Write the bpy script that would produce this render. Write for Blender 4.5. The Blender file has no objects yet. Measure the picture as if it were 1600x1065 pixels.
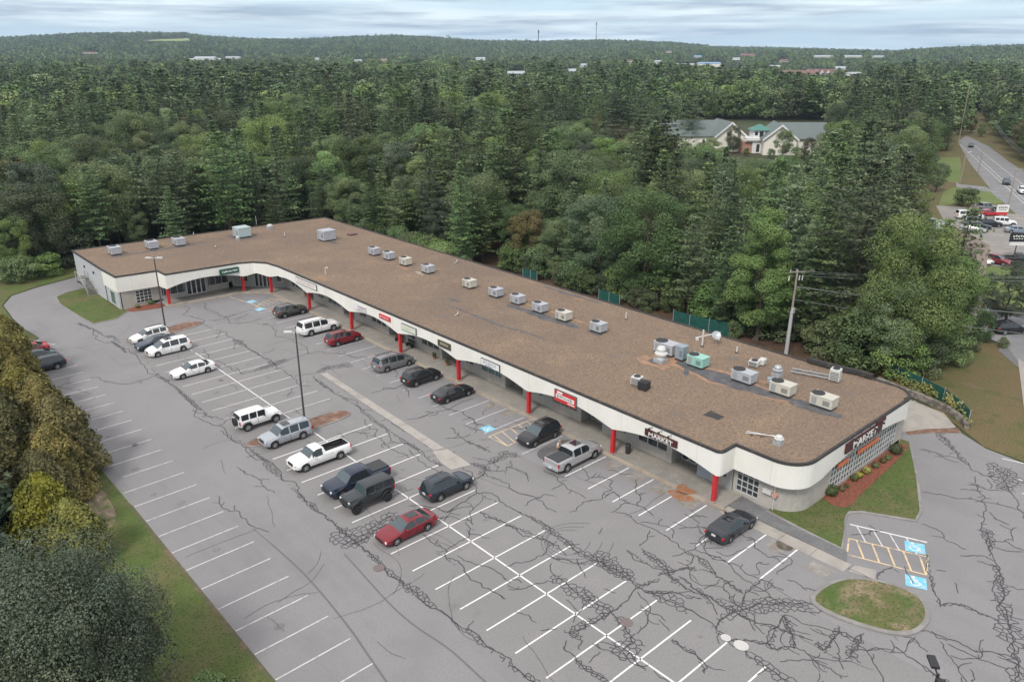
import bpy, bmesh, math, random
import numpy as np
from mathutils import Vector, Matrix, noise
R = math.radians
rnd = random.Random(7)
scn = bpy.context.scene
# ------------------------------------------------------------------ camera
CH = 35.0                                   # camera height above the car park
FPX = 1223.0; PITCH = math.atan(457/1223.); AZ = R(48)
FW = Vector((math.cos(PITCH)*math.cos(AZ), math.cos(PITCH)*math.sin(AZ), -math.sin(PITCH)))
RT = Vector((math.sin(AZ), -math.cos(AZ), 0)); DN = FW.cross(RT)
cd = bpy.data.cameras.new('camera'); cam = bpy.data.objects.new('camera', cd)
scn.collection.objects.link(cam); scn.camera = cam
cam.location = (0, 0, CH)
cam.rotation_euler = Matrix((RT, -DN, -FW)).transposed().to_euler()
cd.sensor_width = 36; cd.lens = FPX/1600*36; cd.clip_start = .5; cd.clip_end = 30000
# ------------------------------------------------------------------ sky and sun
SUN_EL, SUN_AZ = R(48), R(200)              # high soft sun
w = bpy.data.worlds.new('World'); scn.world = w; w.use_nodes = True
nt = w.node_tree; nt.nodes.clear()
def N(t, typ, **k):
    n = t.nodes.new(typ)
    for a, b in k.items():
        if a.startswith('i_'): n.inputs[a[2:]].default_value = b
        else: setattr(n, a, b)
    return n
out = N(nt, 'ShaderNodeOutputWorld'); bg = N(nt, 'ShaderNodeBackground'); nt.links.new(bg.outputs[0], out.inputs[0])
sky = N(nt, 'ShaderNodeTexSky', sky_type='NISHITA', sun_disc=False, sun_elevation=SUN_EL, sun_rotation=R(90)-SUN_AZ, altitude=100, air_density=1.0, dust_density=1.5)
bg.inputs[1].default_value = 0.11
tc = N(nt, 'ShaderNodeTexCoord'); sx = N(nt, 'ShaderNodeSeparateXYZ'); nt.links.new(tc.outputs['Generated'], sx.inputs[0])
at = N(nt, 'ShaderNodeMath', operation='ARCTAN2'); nt.links.new(sx.outputs[1], at.inputs[0]); nt.links.new(sx.outputs[0], at.inputs[1])
cx = N(nt, 'ShaderNodeCombineXYZ'); nt.links.new(at.outputs[0], cx.inputs[0])
rz = N(nt, 'ShaderNodeMath', operation='MULTIPLY'); rz.inputs[1].default_value = 15; nt.links.new(sx.outputs[2], rz.inputs[0]); nt.links.new(rz.outputs[0], cx.inputs[1])
def wnoise(sc, det, off):
    mp = N(nt, 'ShaderNodeMapping'); mp.inputs['Location'].default_value = off; nt.links.new(cx.outputs[0], mp.inputs[0])
    n = N(nt, 'ShaderNodeTexNoise'); n.inputs['Scale'].default_value = sc; n.inputs['Detail'].default_value = det; n.inputs['Roughness'].default_value = .55
    nt.links.new(mp.outputs[0], n.inputs[0]); return n
n1 = wnoise(2.6, 8, (1.3, .4, 0)); n2 = wnoise(6, 8, (5, 2, 0))
cr1 = N(nt, 'ShaderNodeValToRGB'); cr1.color_ramp.elements[0].position = .36; cr1.color_ramp.elements[1].position = .56
nt.links.new(n1.outputs[0], cr1.inputs[0])
# cloud colour: slate undersides to bright tops (values are divided by the background strength)
cr2 = N(nt, 'ShaderNodeValToRGB'); e = cr2.color_ramp.elements
e[0].position = .38; e[0].color = (2.65, 3.3, 4.0, 1); e[1].position = .60; e[1].color = (5.5, 6.25, 6.6, 1)
nt.links.new(n2.outputs[0], cr2.inputs[0])
pale = N(nt, 'ShaderNodeMix', data_type='RGBA'); pale.inputs[0].default_value = .8
nt.links.new(sky.outputs[0], pale.inputs[6]); pale.inputs[7].default_value = (3.9, 5.2, 6.2, 1)
mx = N(nt, 'ShaderNodeMix', data_type='RGBA'); nt.links.new(cr1.outputs[0], mx.inputs[0]); nt.links.new(pale.outputs[2], mx.inputs[6]); nt.links.new(cr2.outputs[0], mx.inputs[7])
# higher up the overcast is even and neutral
hf = N(nt, 'ShaderNodeMapRange'); hf.inputs[1].default_value = .10; hf.inputs[2].default_value = .45; nt.links.new(sx.outputs[2], hf.inputs[0])
mz = N(nt, 'ShaderNodeMix', data_type='RGBA'); mz.inputs[7].default_value = (6.15, 6.1, 6.3, 1); nt.links.new(hf.outputs[0], mz.inputs[0]); nt.links.new(mx.outputs[2], mz.inputs[6])
nt.links.new(mz.outputs[2], bg.inputs[0])
sd = bpy.data.lights.new('sun', 'SUN'); sd.energy = 1.5; sd.angle = R(12); sd.color = (1, .96, .9)
so = bpy.data.objects.new('sun', sd); scn.collection.objects.link(so)
sv = Vector((math.cos(SUN_EL)*math.cos(SUN_AZ), math.cos(SUN_EL)*math.sin(SUN_AZ), math.sin(SUN_EL)))
so.rotation_euler = sv.to_track_quat('Z', 'Y').to_euler(); so.location = (0, 0, 200)
vs = scn.view_settings; vs.view_transform = 'Standard'; vs.look = 'None'; vs.exposure = 0.70; vs.gamma = 1; vs.use_curve_mapping = False
# ------------------------------------------------------------------ helpers
C = scn.collection
def G(px, py, z=0.0):                       # where the sight line of photo pixel px,py meets height z
    d = (px-800)*RT + (py-532.5)*DN + FPX*FW; t = (z-CH)/d.z
    return Vector((d.x*t, d.y*t, z))
def PJ(x, y, z):
    v = Vector((x, y, z-CH)); k = v.dot(FW)
    return 800+FPX*v.dot(RT)/k, 532.5+FPX*v.dot(DN)/k, k
def tag(o, label=None, cat=None, group=None, kind=None):
    if label: o['label'] = label
    if cat: o['category'] = cat
    if group: o['group'] = group
    if kind: o['kind'] = kind
    return o
def empty(name, loc, rz=0, label=None, cat=None, group=None):
    o = bpy.data.objects.new(name, None); C.objects.link(o); o.location = loc; o.rotation_euler = (0, 0, rz); o.empty_display_size = .3
    return tag(o, label, cat, group)
class MB:
    def __init__(s): s.v = []; s.f = []; s.m = []
    def add(s, vs, fs, m=0):
        b = len(s.v); s.v += [tuple(p) for p in vs]; s.f += [tuple(i+b for i in f) for f in fs]; s.m += [m]*len(fs); return s
    def box(s, c, d, rz=0, m=0, taper=1.0):
        x, y, z = d[0]/2, d[1]/2, d[2]/2; ca, sa = math.cos(rz), math.sin(rz); vs = []
        for k, t in ((-1, 1.0), (1, taper)):
            for a, b in ((-1, -1), (1, -1), (1, 1), (-1, 1)):
                X, Y = a*x*t, b*y*t; vs.append((c[0]+X*ca-Y*sa, c[1]+X*sa+Y*ca, c[2]+k*z))
        return s.add(vs, [(3, 2, 1, 0), (4, 5, 6, 7), (0, 1, 5, 4), (1, 2, 6, 5), (2, 3, 7, 6), (3, 0, 4, 7)], m)
    def prism(s, poly, z0, z1, m=0, mside=None, top=True, bottom=True):
        n = len(poly); vs = [(p[0], p[1], z0) for p in poly]+[(p[0], p[1], z1) for p in poly]
        if mside is None: mside = m
        s.add(vs, [(i, (i+1) % n, n+(i+1) % n, n+i) for i in range(n)], mside)
        if top: s.add(vs[n:], [tuple(range(n))], m)
        if bottom: s.add(vs[:n], [tuple(reversed(range(n)))], m)
        return s
    def cyl(s, p, q, r, r2=None, n=10, m=0, cap=True):
        p, q = Vector(p), Vector(q); r2 = r if r2 is None else r2; d = (q-p).normalized()
        u = d.orthogonal().normalized(); v = d.cross(u); vs = []
        for c, rr in ((p, r), (q, r2)):
            for i in range(n):
                a = 2*math.pi*i/n; vs.append(c+u*math.cos(a)*rr+v*math.sin(a)*rr)
        fs = [(i, (i+1) % n, n+(i+1) % n, n+i) for i in range(n)]
        if cap: fs += [tuple(reversed(range(n))), tuple(range(n, 2*n))]
        return s.add(vs, fs, m)
    def tube(s, pts, r, n=5, m=0):
        for a, b in zip(pts, pts[1:]): s.cyl(a, b, r, n=n, m=m, cap=False)
        return s
    def lathe(s, c, prof, n=12, m=0, sx=1, sy=1):    # prof (r,z)
        vs = []
        for r, z in prof:
            for i in range(n):
                a = 2*math.pi*i/n; vs.append((c[0]+r*math.cos(a)*sx, c[1]+r*math.sin(a)*sy, c[2]+z))
        k = len(prof)
        fs = [(j*n+i, j*n+(i+1) % n, (j+1)*n+(i+1) % n, (j+1)*n+i) for j in range(k-1) for i in range(n)]
        fs += [tuple(reversed(range(n))), tuple(range((k-1)*n, k*n))]
        return s.add(vs, fs, m)
    def build(s, name, mats, parent=None, smooth=False, bevel=0, fix=True):
        me = bpy.data.meshes.new(name); me.from_pydata(s.v, [], s.f)
        if not isinstance(mats, (list, tuple)): mats = [mats]
        for mt in mats: me.materials.append(mt)
        me.polygons.foreach_set('material_index', s.m)
        if fix:
            bm = bmesh.new(); bm.from_mesh(me); bmesh.ops.recalc_face_normals(bm, faces=bm.faces)
            if bevel: bmesh.ops.bevel(bm, geom=list(bm.edges), offset=bevel, segments=2, affect='EDGES', profile=.5, clamp_overlap=True)
            bm.to_mesh(me); bm.free()
        if smooth:
            me.shade_smooth(); me.set_sharp_from_angle(angle=R(38))
        o = bpy.data.objects.new(name, me); C.objects.link(o)
        if parent: o.parent = parent
        return o
def sheet(name, poly, z, mat, kind='structure', parent=None):
    s = MB(); s.add([(p[0], p[1], z) for p in poly], [tuple(range(len(poly)))])
    o = s.build(name, mat, parent, fix=False)
    if o.data.polygons[0].normal.z < 0: o.data.flip_normals()
    if kind: o['kind'] = kind
    return o
def smooth_poly(pts, it=2):
    for _ in range(it):
        q = []
        for a, b in zip(pts, pts[1:]+pts[:1]):
            a, b = Vector(a[:2]), Vector(b[:2]); q += [tuple(a*.75+b*.25), tuple(a*.25+b*.75)]
        pts = q
    return pts
# ------------------------------------------------------------------ materials
def new_mat(name):
    m = bpy.data.materials.new(name); m.use_nodes = True; t = m.node_tree; t.nodes.clear()
    o = N(t, 'ShaderNodeOutputMaterial'); b = N(t, 'ShaderNodeBsdfPrincipled'); t.links.new(b.outputs[0], o.inputs[0])
    return m, t, b
MATS = {}
def flat(name, col, rough=.6, metal=0, var=.0, scale=3., coat=0, spec=.5):
    if name in MATS: return MATS[name]
    m, t, b = new_mat(name); b.inputs['Roughness'].default_value = rough; b.inputs['Metallic'].default_value = metal
    b.inputs['Coat Weight'].default_value = coat; b.inputs['Specular IOR Level'].default_value = spec
    b.inputs['Base Color'].default_value = (*col, 1)
    if var:
        tc = N(t, 'ShaderNodeTexCoord'); n = N(t, 'ShaderNodeTexNoise'); n.inputs['Scale'].default_value = scale; n.inputs['Detail'].default_value = 6
        t.links.new(tc.outputs['Object'], n.inputs[0])
        mx = N(t, 'ShaderNodeMix', data_type='RGBA'); mx.inputs[6].default_value = tuple(c*(1-var) for c in col)+(1,); mx.inputs[7].default_value = tuple(min(1, c*(1+var)) for c in col)+(1,)
        t.links.new(n.outputs[0], mx.inputs[0]); t.links.new(mx.outputs[2], b.inputs['Base Color'])
    MATS[name] = m; return m
def layered(name, base, layers, rough=.85, bump=0, bscale=40, spec=.3):
    """base colour, then (colour, noise scale, lo, hi, (sx,sy), detail) patches mixed over it; in world metres"""
    m, t, b = new_mat(name); b.inputs['Roughness'].default_value = rough; b.inputs['Specular IOR Level'].default_value = spec
    g = N(t, 'ShaderNodeNewGeometry'); cur = None
    for i, (col, sc, lo, hi, st, det) in enumerate(layers):
        mp = N(t, 'ShaderNodeMapping'); mp.inputs['Scale'].default_value = (st[0], st[1], 1); mp.inputs['Location'].default_value = (i*13.7, i*7.1, i*3); t.links.new(g.outputs['Position'], mp.inputs[0])
        n = N(t, 'ShaderNodeTexNoise'); n.inputs['Scale'].default_value = sc; n.inputs['Detail'].default_value = det; n.inputs['Roughness'].default_value = .6; t.links.new(mp.outputs[0], n.inputs[0])
        r = N(t, 'ShaderNodeMapRange'); r.inputs[1].default_value = lo; r.inputs[2].default_value = hi; t.links.new(n.outputs[0], r.inputs[0])
        mx = N(t, 'ShaderNodeMix', data_type='RGBA'); t.links.new(r.outputs[0], mx.inputs[0])
        if cur is None: mx.inputs[6].default_value = (*base, 1)
        else: t.links.new(cur, mx.inputs[6])
        mx.inputs[7].default_value = (*col, 1); cur = mx.outputs[2]
    t.links.new(cur, b.inputs['Base Color'])
    if bump:
        n = N(t, 'ShaderNodeTexNoise'); n.inputs['Scale'].default_value = bscale; n.inputs['Detail'].default_value = 3; t.links.new(g.outputs['Position'], n.inputs[0])
        bp = N(t, 'ShaderNodeBump'); bp.inputs['Strength'].default_value = bump; bp.inputs['Distance'].default_value = .05; t.links.new(n.outputs[0], bp.inputs['Height']); t.links.new(bp.outputs[0], b.inputs['Normal'])
    return m
one = (1, 1)
M_ASPH = layered('asphalt', (.232, .224, .228), [((.210, .203, .206), .5, .5, .64, (1, .07), 4), ((.250, .241, .244), .16, .42, .62, one, 6), ((.205, .200, .205), .07, .54, .72, one, 6), ((.28, .268, .265), .5, .68, .82, one, 6), ((.185, .181, .186), .35, .68, .82, (1, .25), 7), ((.208, .202, .206), 7, .50, .66, one, 4)], bump=.12)
M_ASPHD = layered('dark_asphalt', (.15, .15, .155), [((.20, .20, .20), .5, .4, .65, one, 6), ((.12, .12, .12), 9, .5, .65, one, 3)], bump=.3)
M_OLDLINE = layered('worn_white_paint', (.60, .59, .58), [((.34, .335, .33), 2.2, .50, .68, one, 8)], rough=.7)
M_LINE = layered('white_paint', (.74, .73, .71), [((.33, .32, .31), 2.0, .58, .72, one, 8)], rough=.7)
M_YLINE = layered('faded_yellow_paint', (.66, .5, .30), [((.30, .27, .25), 1.6, .5, .62, one, 8)], rough=.7)
M_BLUE = layered('accessible_blue_paint', (.16, .50, .66), [((.38, .55, .62), 2.2, .45, .62, one, 8)], rough=.7)
M_SEAL = flat('crack_sealant', (.040, .041, .045), .6)
M_CRK = flat('open_crack', (.075, .072, .070), .9)
M_SKID = flat('tyre_mark', (.14, .14, .143), .9)
M_GRASS = layered('grass', (.092, .130, .032), [((.130, .125, .052), .25, .42, .6, one, 7), ((.062, .105, .022), .5, .52, .68, one, 7), ((.18, .145, .085), .35, .58, .74, one, 8), ((.055, .07, .02), 6, .5, .65, one, 3)], bump=.8, bscale=12)
M_DRYGRASS = layered('dry_grass', (.155, .118, .055), [((.115, .118, .042), .12, .44, .6, one, 7), ((.075, .10, .028), .5, .54, .7, one, 7), ((.185, .135, .085), .4, .58, .75, one, 8), ((.08, .062, .03), 6, .5, .65, one, 3)], bump=.8, bscale=12)
M_BRIGHTGRASS = layered('lawn', (.115, .165, .045), [((.15, .18, .06), .06, .4, .6, (1, .3), 5), ((.2, .17, .09), .12, .62, .8, one, 6)], bump=.5)
M_STRAW = layered('bare_straw', (.22, .175, .12), [((.36, .29, .21), 2.5, .52, .65, (1, .3), 7), ((.10, .125, .04), .9, .48, .62, one, 7)])
M_SOIL = layered('forest_soil', (.105, .062, .040), [((.065, .045, .03), .5, .42, .6, one, 6), ((.06, .085, .03), .2, .6, .75, one, 6), ((.16, .10, .065), 3, .55, .7, one, 4)], bump=.6)
M_MULCH = layered('red_mulch', (.27, .095, .060), [((.17, .06, .04), 6, .42, .6, one, 5), ((.38, .15, .09), 5, .6, .75, one, 4)], bump=.8, bscale=25)
M_OLDMULCH = layered('old_mulch', (.21, .135, .10), [((.16, .085, .06), 1.6, .42, .6, one, 6), ((.36, .22, .14), 1.2, .55, .7, one, 6), ((.13, .11, .05), .9, .62, .72, one, 4)], bump=.8, bscale=25)
M_CONC = layered('concrete', (.33, .305, .27), [((.25, .24, .22), .35, .44, .65, one, 7), ((.38, .355, .32), 1.3, .55, .7, one, 5), ((.42, .24, .12), .22, .70, .8, one, 6), ((.24, .225, .205), 8, .52, .7, one, 2)])
M_CONC2 = layered('pale_concrete', (.36, .335, .30), [((.29, .27, .245), .6, .44, .65, one, 7), ((.24, .18, .13), .5, .64, .8, one, 6)])
M_KERB = layered('worn_asphalt_kerb', (.22, .21, .20), [((.28, .265, .25), .8, .45, .6, one, 6), ((.25, .16, .12), .6, .64, .75, one, 5)])
M_ROOF = layered('roof_gravel', (.222, .160, .114), [((.180, .134, .104), .06, .42, .62, one, 6), ((.262, .188, .128), .14, .5, .68, one, 7), ((.140, .102, .076), 5.5, .49, .60, one, 6), ((.34, .26, .18), 5.0, .59, .70, one, 5), ((.34, .20, .115), .10, .645, .76, one, 8), ((.150, .130, .115), .35, .60, .72, one, 7)], rough=.95, bump=.5, bscale=7)
M_ORG = layered('washed_gravel', (.37, .22, .135), [((.25, .165, .115), 1.2, .42, .6, one, 6)], rough=.95, bump=.8, bscale=6)
M_TAR = layered('wet_roof_membrane', (.085, .088, .098), [((.13, .125, .125), 1.1, .44, .62, one, 6), ((.2, .155, .12), 2.2, .6, .72, one, 6)], rough=.7)
M_CAP = layered('roof_edge_flashing', (.045, .043, .043), [((.10, .085, .07), 1.3, .55, .7, one, 5)], rough=.7)
M_FASC = layered('cream_fascia', (.77, .755, .70), [((.71, .69, .63), .25, .45, .65, one, 6), ((.64, .61, .54), .9, .66, .82, (1, 1), 8)], rough=.6)
M_BLOCK = layered('grey_block_wall', (.42, .395, .355), [((.36, .34, .31), .5, .45, .62, one, 6), ((.27, .26, .24), .35, .66, .8, one, 7), ((.47, .45, .41), 3, .55, .7, one, 3)], rough=.85)
M_SIDING = layered('pale_metal_siding', (.50, .51, .53), [((.44, .45, .47), 7, .45, .55, (1, 1), 0), ((.40, .40, .40), .2, .6, .8, one, 5)], rough=.55)
M_GLASS = flat('shop_glass', (.035, .042, .05), .12, spec=.6, var=.5, scale=.8)
M_MULL = flat('aluminium_mullion', (.50, .51, .50), .5)
M_RED = flat('red_column_paint', (.52, .025, .03), .45, var=.12, scale=2)
M_SOFF = flat('soffit', (.40, .39, .36), .8)
M_WHITE = flat('white_paint_trim', (.74, .74, .72), .5)
M_BLACK = flat('black_plastic', (.02, .02, .022), .5)
M_POLE = flat('dark_bronze_pole', (.06, .06, .065), .5)
M_GALV = flat('galvanised_metal', (.42, .44, .46), .5, metal=.3, var=.15, scale=3)
M_UNITG = flat('unit_grey', (.40, .41, .44), .55, var=.12, scale=2)
M_UNITC = flat('unit_cream', (.52, .50, .43), .55, var=.1, scale=2)
M_UNITM = flat('unit_mint', (.28, .52, .44), .55, var=.1, scale=2)
M_UNITB = flat('unit_bluegrey', (.26, .31, .35), .6, var=.12, scale=2)
M_UNITW = flat('unit_white', (.58, .58, .56), .5, var=.08, scale=2)
M_DARK = flat('dark_grille', (.03, .03, .032), .7)
M_WOOD = flat('weathered_pole', (.30, .26, .22), .85, var=.2, scale=1.5)
M_WOODG = flat('pole_sleeve', (.42, .42, .42), .7, var=.1, scale=2)
M_WIRE = flat('wire', (.22, .24, .24), .6)
M_FENCE = layered('green_fence_mesh', (.012, .075, .060), [((.02, .10, .085), 2, .45, .65, one, 5)], rough=.7)
M_STONE = layered('retaining_stone', (.26, .23, .20), [((.13, .115, .10), 1.4, .46, .56, one, 5)], bump=.8, bscale=3)
M_BARK = flat('bark', (.10, .075, .055), .9, var=.35, scale=3)
M_TYRE = flat('tyre', (.022, .022, .023), .85)
M_RIM = flat('alloy_rim', (.50, .51, .52), .35, metal=.6)
M_RIMD = flat('dark_rim', (.05, .05, .055), .4, metal=.4)
M_CGLASS = flat('car_glass', (.020, .026, .030), .06, spec=.8)
M_WGLASS = flat('windscreen', (.05, .075, .085), .07, spec=1.0)
M_LAMP = flat('headlamp', (.62, .64, .66), .15)
M_TAIL = flat('tail_lamp', (.40, .012, .012), .25)
M_PLATE = flat('licence_plate', (.6, .63, .6), .5)
M_TRIM = flat('car_black_trim', (.028, .028, .03), .6)
M_ORANGE = flat('orange_plastic', (.85, .16, .05), .5)
def leafmat(name, c1, c2, c3, vlo=.74, vhi=2.05):
    m, t, b = new_mat(name); b.inputs['Roughness'].default_value = .65; b.inputs['Specular IOR Level'].default_value = .25
    at = N(t, 'ShaderNodeAttribute', attribute_name='tint'); oi = N(t, 'ShaderNodeObjectInfo')
    cr = N(t, 'ShaderNodeValToRGB'); e = cr.color_ramp.elements; e[0].color = (*c1, 1); e[0].position = 0; e[1].color = (*c3, 1); e[1].position = 1; k = e.new(.5); k.color = (*c2, 1)
    t.links.new(at.outputs['Fac'], cr.inputs[0])
    h = N(t, 'ShaderNodeHueSaturation'); t.links.new(cr.outputs[0], h.inputs['Color'])
    for sock, lo, hi, mul in (('Hue', .462, .508, 1), ('Value', vlo, vhi, 7.3), ('Saturation', .74, 1.08, 3.7)):
        mu = N(t, 'ShaderNodeMath', operation='MULTIPLY'); mu.inputs[1].default_value = mul; t.links.new(oi.outputs['Random'], mu.inputs[0])
        fr = N(t, 'ShaderNodeMath', operation='FRACT'); t.links.new(mu.outputs[0], fr.inputs[0])
        r = N(t, 'ShaderNodeMapRange'); r.inputs[3].default_value = lo; r.inputs[4].default_value = hi; t.links.new(fr.outputs[0], r.inputs[0]); t.links.new(r.outputs[0], h.inputs[sock])
    t.links.new(h.outputs[0], b.inputs['Base Color'])
    return m
L_PINE = leafmat('pine_needles', (.042, .076, .033), (.078, .127, .052), (.128, .184, .074))
L_OAK = leafmat('oak_leaves', (.040, .072, .025), (.071, .117, .040), (.118, .166, .056))
L_LIME = leafmat('light_leaves', (.052, .096, .030), (.088, .140, .044), (.130, .185, .062))
L_GOLD = leafmat('turning_leaves', (.075, .080, .028), (.115, .112, .038), (.155, .140, .048))
L_HEDGE = leafmat('bronze_arborvitae', (.070, .082, .018), (.135, .130, .026), (.190, .185, .036), .85, 1.35)
L_DARK = leafmat('deep_green_leaves', (.040, .066, .038), (.072, .102, .056), (.125, .150, .088), .95, 1.3)
L_SPRUCE = leafmat('blue_spruce_needles', (.030, .060, .038), (.055, .095, .060), (.12, .16, .085))
L_SHRUB = leafmat('shrub_leaves', (.035, .07, .02), (.05, .095, .025), (.08, .12, .035))
L_GREY = leafmat('grey_green_leaves', (.032, .056, .032), (.058, .086, .048), (.100, .125, .070))
L_VINE = leafmat('vine_leaves', (.07, .10, .02), (.15, .17, .03), (.26, .24, .04))
# ------------------------------------------------------------------ terrain
SKY_X = [-900, -200, 0, 60, 150, 290, 330, 400, 480, 560, 620, 680, 740, 850, 950, 1050, 1120, 1200, 1300, 1400, 1480, 1600, 1800, 2500]
SKY_Y = [60, 60, 59, 57, 53, 51, 55, 58, 58, 55, 53.5, 56, 60, 62, 60, 63, 69, 70, 72.5, 74, 69, 67, 68, 72]
def terr(x, y):   # skyline heights come from the ridge as photographed
    d = math.hypot(x, y)
    if d < 420: return 0.0
    f = (x*math.cos(AZ)+y*math.sin(AZ))/d; r = (x*RT.x+y*RT.y)/d
    px = 800+1306*max(-3, min(3, r/max(f, .25))) if f > 0 else -900
    ys = np.interp(px, SKY_X, SKY_Y)
    zr = 35+(75-ys)/1306*3600-26
    t = min(1, max(0, (d-1250)/2350)); t = t*t*(3-2*t)
    z = zr*t
    n = noise.noise(Vector((x/620, y/620, 1.3)))*16+noise.noise(Vector((x/260, y/260, 4.3)))*6
    z += n*min(1, max(0, (d-900)/900))*(1-t*.75)
    if d > 3700: z -= (d-3700)*.02
    return z
def hit(px, py):
    d = (px-800)*RT + (py-532.5)*DN + FPX*FW; d /= math.hypot(d.x, d.y); t = 60
    while t < 6000:
        if CH+d.z*t <= terr(d.x*t, d.y*t): break
        t *= 1.004
    return Vector((d.x*t, d.y*t, terr(d.x*t, d.y*t)))
tb = MB(); rings = [0, 60, 120, 200, 300, 420]+[420*1.065**i for i in range(1, 41)]; NA = 220
for r_ in rings:
    for i in range(NA):
        a = 2*math.pi*i/NA; X, Y = r_*math.cos(a), r_*math.sin(a); tb.v.append((X, Y, terr(X, Y)-.03))
for j in range(len(rings)-1):
    for i in range(NA): tb.f.append((j*NA+i, (j+1)*NA+i, (j+1)*NA+(i+1) % NA, j*NA+(i+1) % NA)); tb.m.append(0)
M_TERR = layered('woodland_floor', (.060, .055, .030), [((.045, .065, .025), .02, .4, .6, one, 6), ((.09, .06, .04), .3, .55, .7, one, 5)])
GMIN = min(v[2] for v in tb.v); tb.build('ground', M_TERR, smooth=True)['kind'] = 'structure'
# ------------------------------------------------------------------ ground sheets of the plaza
lot = [(13.85, -40), (13.85, 60), (13.6, 95), (14.0, 104), (16.2, 109.5), (18.1, 111.2), (17.5, 116), (17.3, 122), (17.6, 130), (19.5, 134.5), (23.5, 137), (30, 139.5), (44, 141.5), (44, 137.5), (29, 136.8), (29.5, 118), (80, 118), (80, 29), (82.5, 27.5), (78.3, 26.3), (78.1, 21.5), (76.4, 18.7), (75.9, 15.2), (75.5, 6), (75, -40)]
sheet('asphalt_car_park', lot, .0, M_ASPH)
sheet('old_asphalt_band', [(25.25, -30), (43.2, -30), (43.2, 99), (25.6, 104), (25.0, 70)], .004, layered('cracked_asphalt', (.236, .227, .226), [((.218, .210, .209), .12, .42, .62, one, 6), ((.25, .240, .234), .3, .55, .72, one, 6), ((.175, .170, .168), .4, .66, .8, one, 7), ((.20, .193, .19), 7, .50, .66, one, 4)], bump=.12))
def lawn(name, poly, z, mat, kerb=None, it=2):
    p = smooth_poly(poly, it) if it else poly
    s = MB(); s.prism(p, -.02, z, bottom=False); s.build(name, mat)['kind'] = 'structure'
    if kerb:
        n = len(p); c = Vector((sum(q[0] for q in p)/n, sum(q[1] for q in p)/n)); k = MB()
        outp = []
        for i in range(n):
            a, b = Vector(p[i-1]), Vector(p[(i+1) % n]); t = (b-a).normalized(); nn = Vector((t.y, -t.x))
            if nn.dot(Vector(p[i])-c) < 0: nn = -nn
            outp.append(Vector(p[i])+nn*kerb)
        for i in range(n):
            j = (i+1) % n
            k.add([(*p[i], .0), (*p[j], .0), (*outp[j], .0), (*outp[i], .0), (*p[i], z+.02), (*p[j], z+.02), (*outp[j], z-.02), (*outp[i], z-.02)], [(4, 5, 6, 7), (3, 2, 6, 7), (0, 1, 5, 4)])
        k.build('kerb', M_KERB)['kind'] = 'structure'
M_GRASSI = layered('island_grass', (.115, .125, .04), [((.28, .21, .14), .5, .47, .60, one, 8), ((.07, .12, .025), .3, .5, .66, one, 6), ((.17, .14, .075), .9, .5, .68, one, 7), ((.07, .08, .03), 6, .5, .65, one, 3)], bump=.8, bscale=12)
lawn('grass_island', [(44.3, 18.9), (47.8, 18.5), (49.5, 16.6), (50.0, 14.4), (49.1, 13.3), (47.6, 12.75), (45.9, 12.95), (44.9, 14), (44.2, 15.9), (43.9, 17.7)], .12, M_GRASSI, .3, 2)
lawn('corner_lawn', [(51.75, 26.6), (51.45, 23), (51.3, 20.25), (55.0, 21.7), (56.4, 22.2), (57.3, 21.5), (59.2, 18.1), (60.8, 18.4), (66, 20.8), (72.2, 24.0), (72.2, 25.6), (60, 25.6), (53, 26.5)], .10, M_GRASS, .22, 0)
lawn('side_lawn', [(29.6, 131.5), (26.2, 130.8), (24.4, 129.2), (23.9, 125), (24.4, 117), (24.9, 112.4), (27.8, 112.6), (30.1, 115), (29.8, 118)], .08, M_GRASS, .12, 0)
lawn('verge', [(13.85, -40), (13.85, 60), (13.6, 95), (14.0, 104), (16.0, 109.7), (18.0, 111.3), (17.3, 116), (17.1, 122), (17.4, 130), (19.3, 134.7), (23.4, 137.4), (30, 140), (44, 142), (30, 146), (4, 140), (-10, 80), (-10, -40)], .03, M_GRASS, None, 0)
sheet('bare_ground', smooth_poly([(12.6, 71.5), (12.9, 64), (12.2, 59.5), (10.5, 60), (9, 66), (10, 73)]), .045, M_STRAW)
sheet('worn_edge', [(13.5, -20), (13.9, -20), (13.9, 62), (13.6, 62)], .036, layered('worn_edge_soil', (.10, .10, .05), [((.20, .13, .09), .5, .5, .62, one, 7)]))
sheet('service_yard_soil', [(72.5, 29), (84, 34), (92, 34), (98, 60), (98, 142), (72, 142)], .006, M_SOIL)
sheet('back_lawn', [(88, 40), (86.5, 34), (83, 27), (79.5, 22.3), (76.6, 18.9), (76.2, 15.4), (75.8, 6), (75.4, -20), (100, -20), (99, 15), (103.5, 24.3), (107.5, 27.8), (104, 33), (98, 40)], .008, M_DRYGRASS)
sheet('paved_apron', [(73.3, 28.2), (74, 25.0), (78.9, 22.2), (81.4, 24.3), (82.0, 27.0), (82.4, 28.9)], .02, M_CONC2)
sheet('rusty_edge', [(78.0, 21.4), (78.9, 22.0), (76.6, 23.9), (74.2, 25.2), (73.8, 24.7), (76, 23.3)], .024, M_OLDMULCH)
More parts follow.
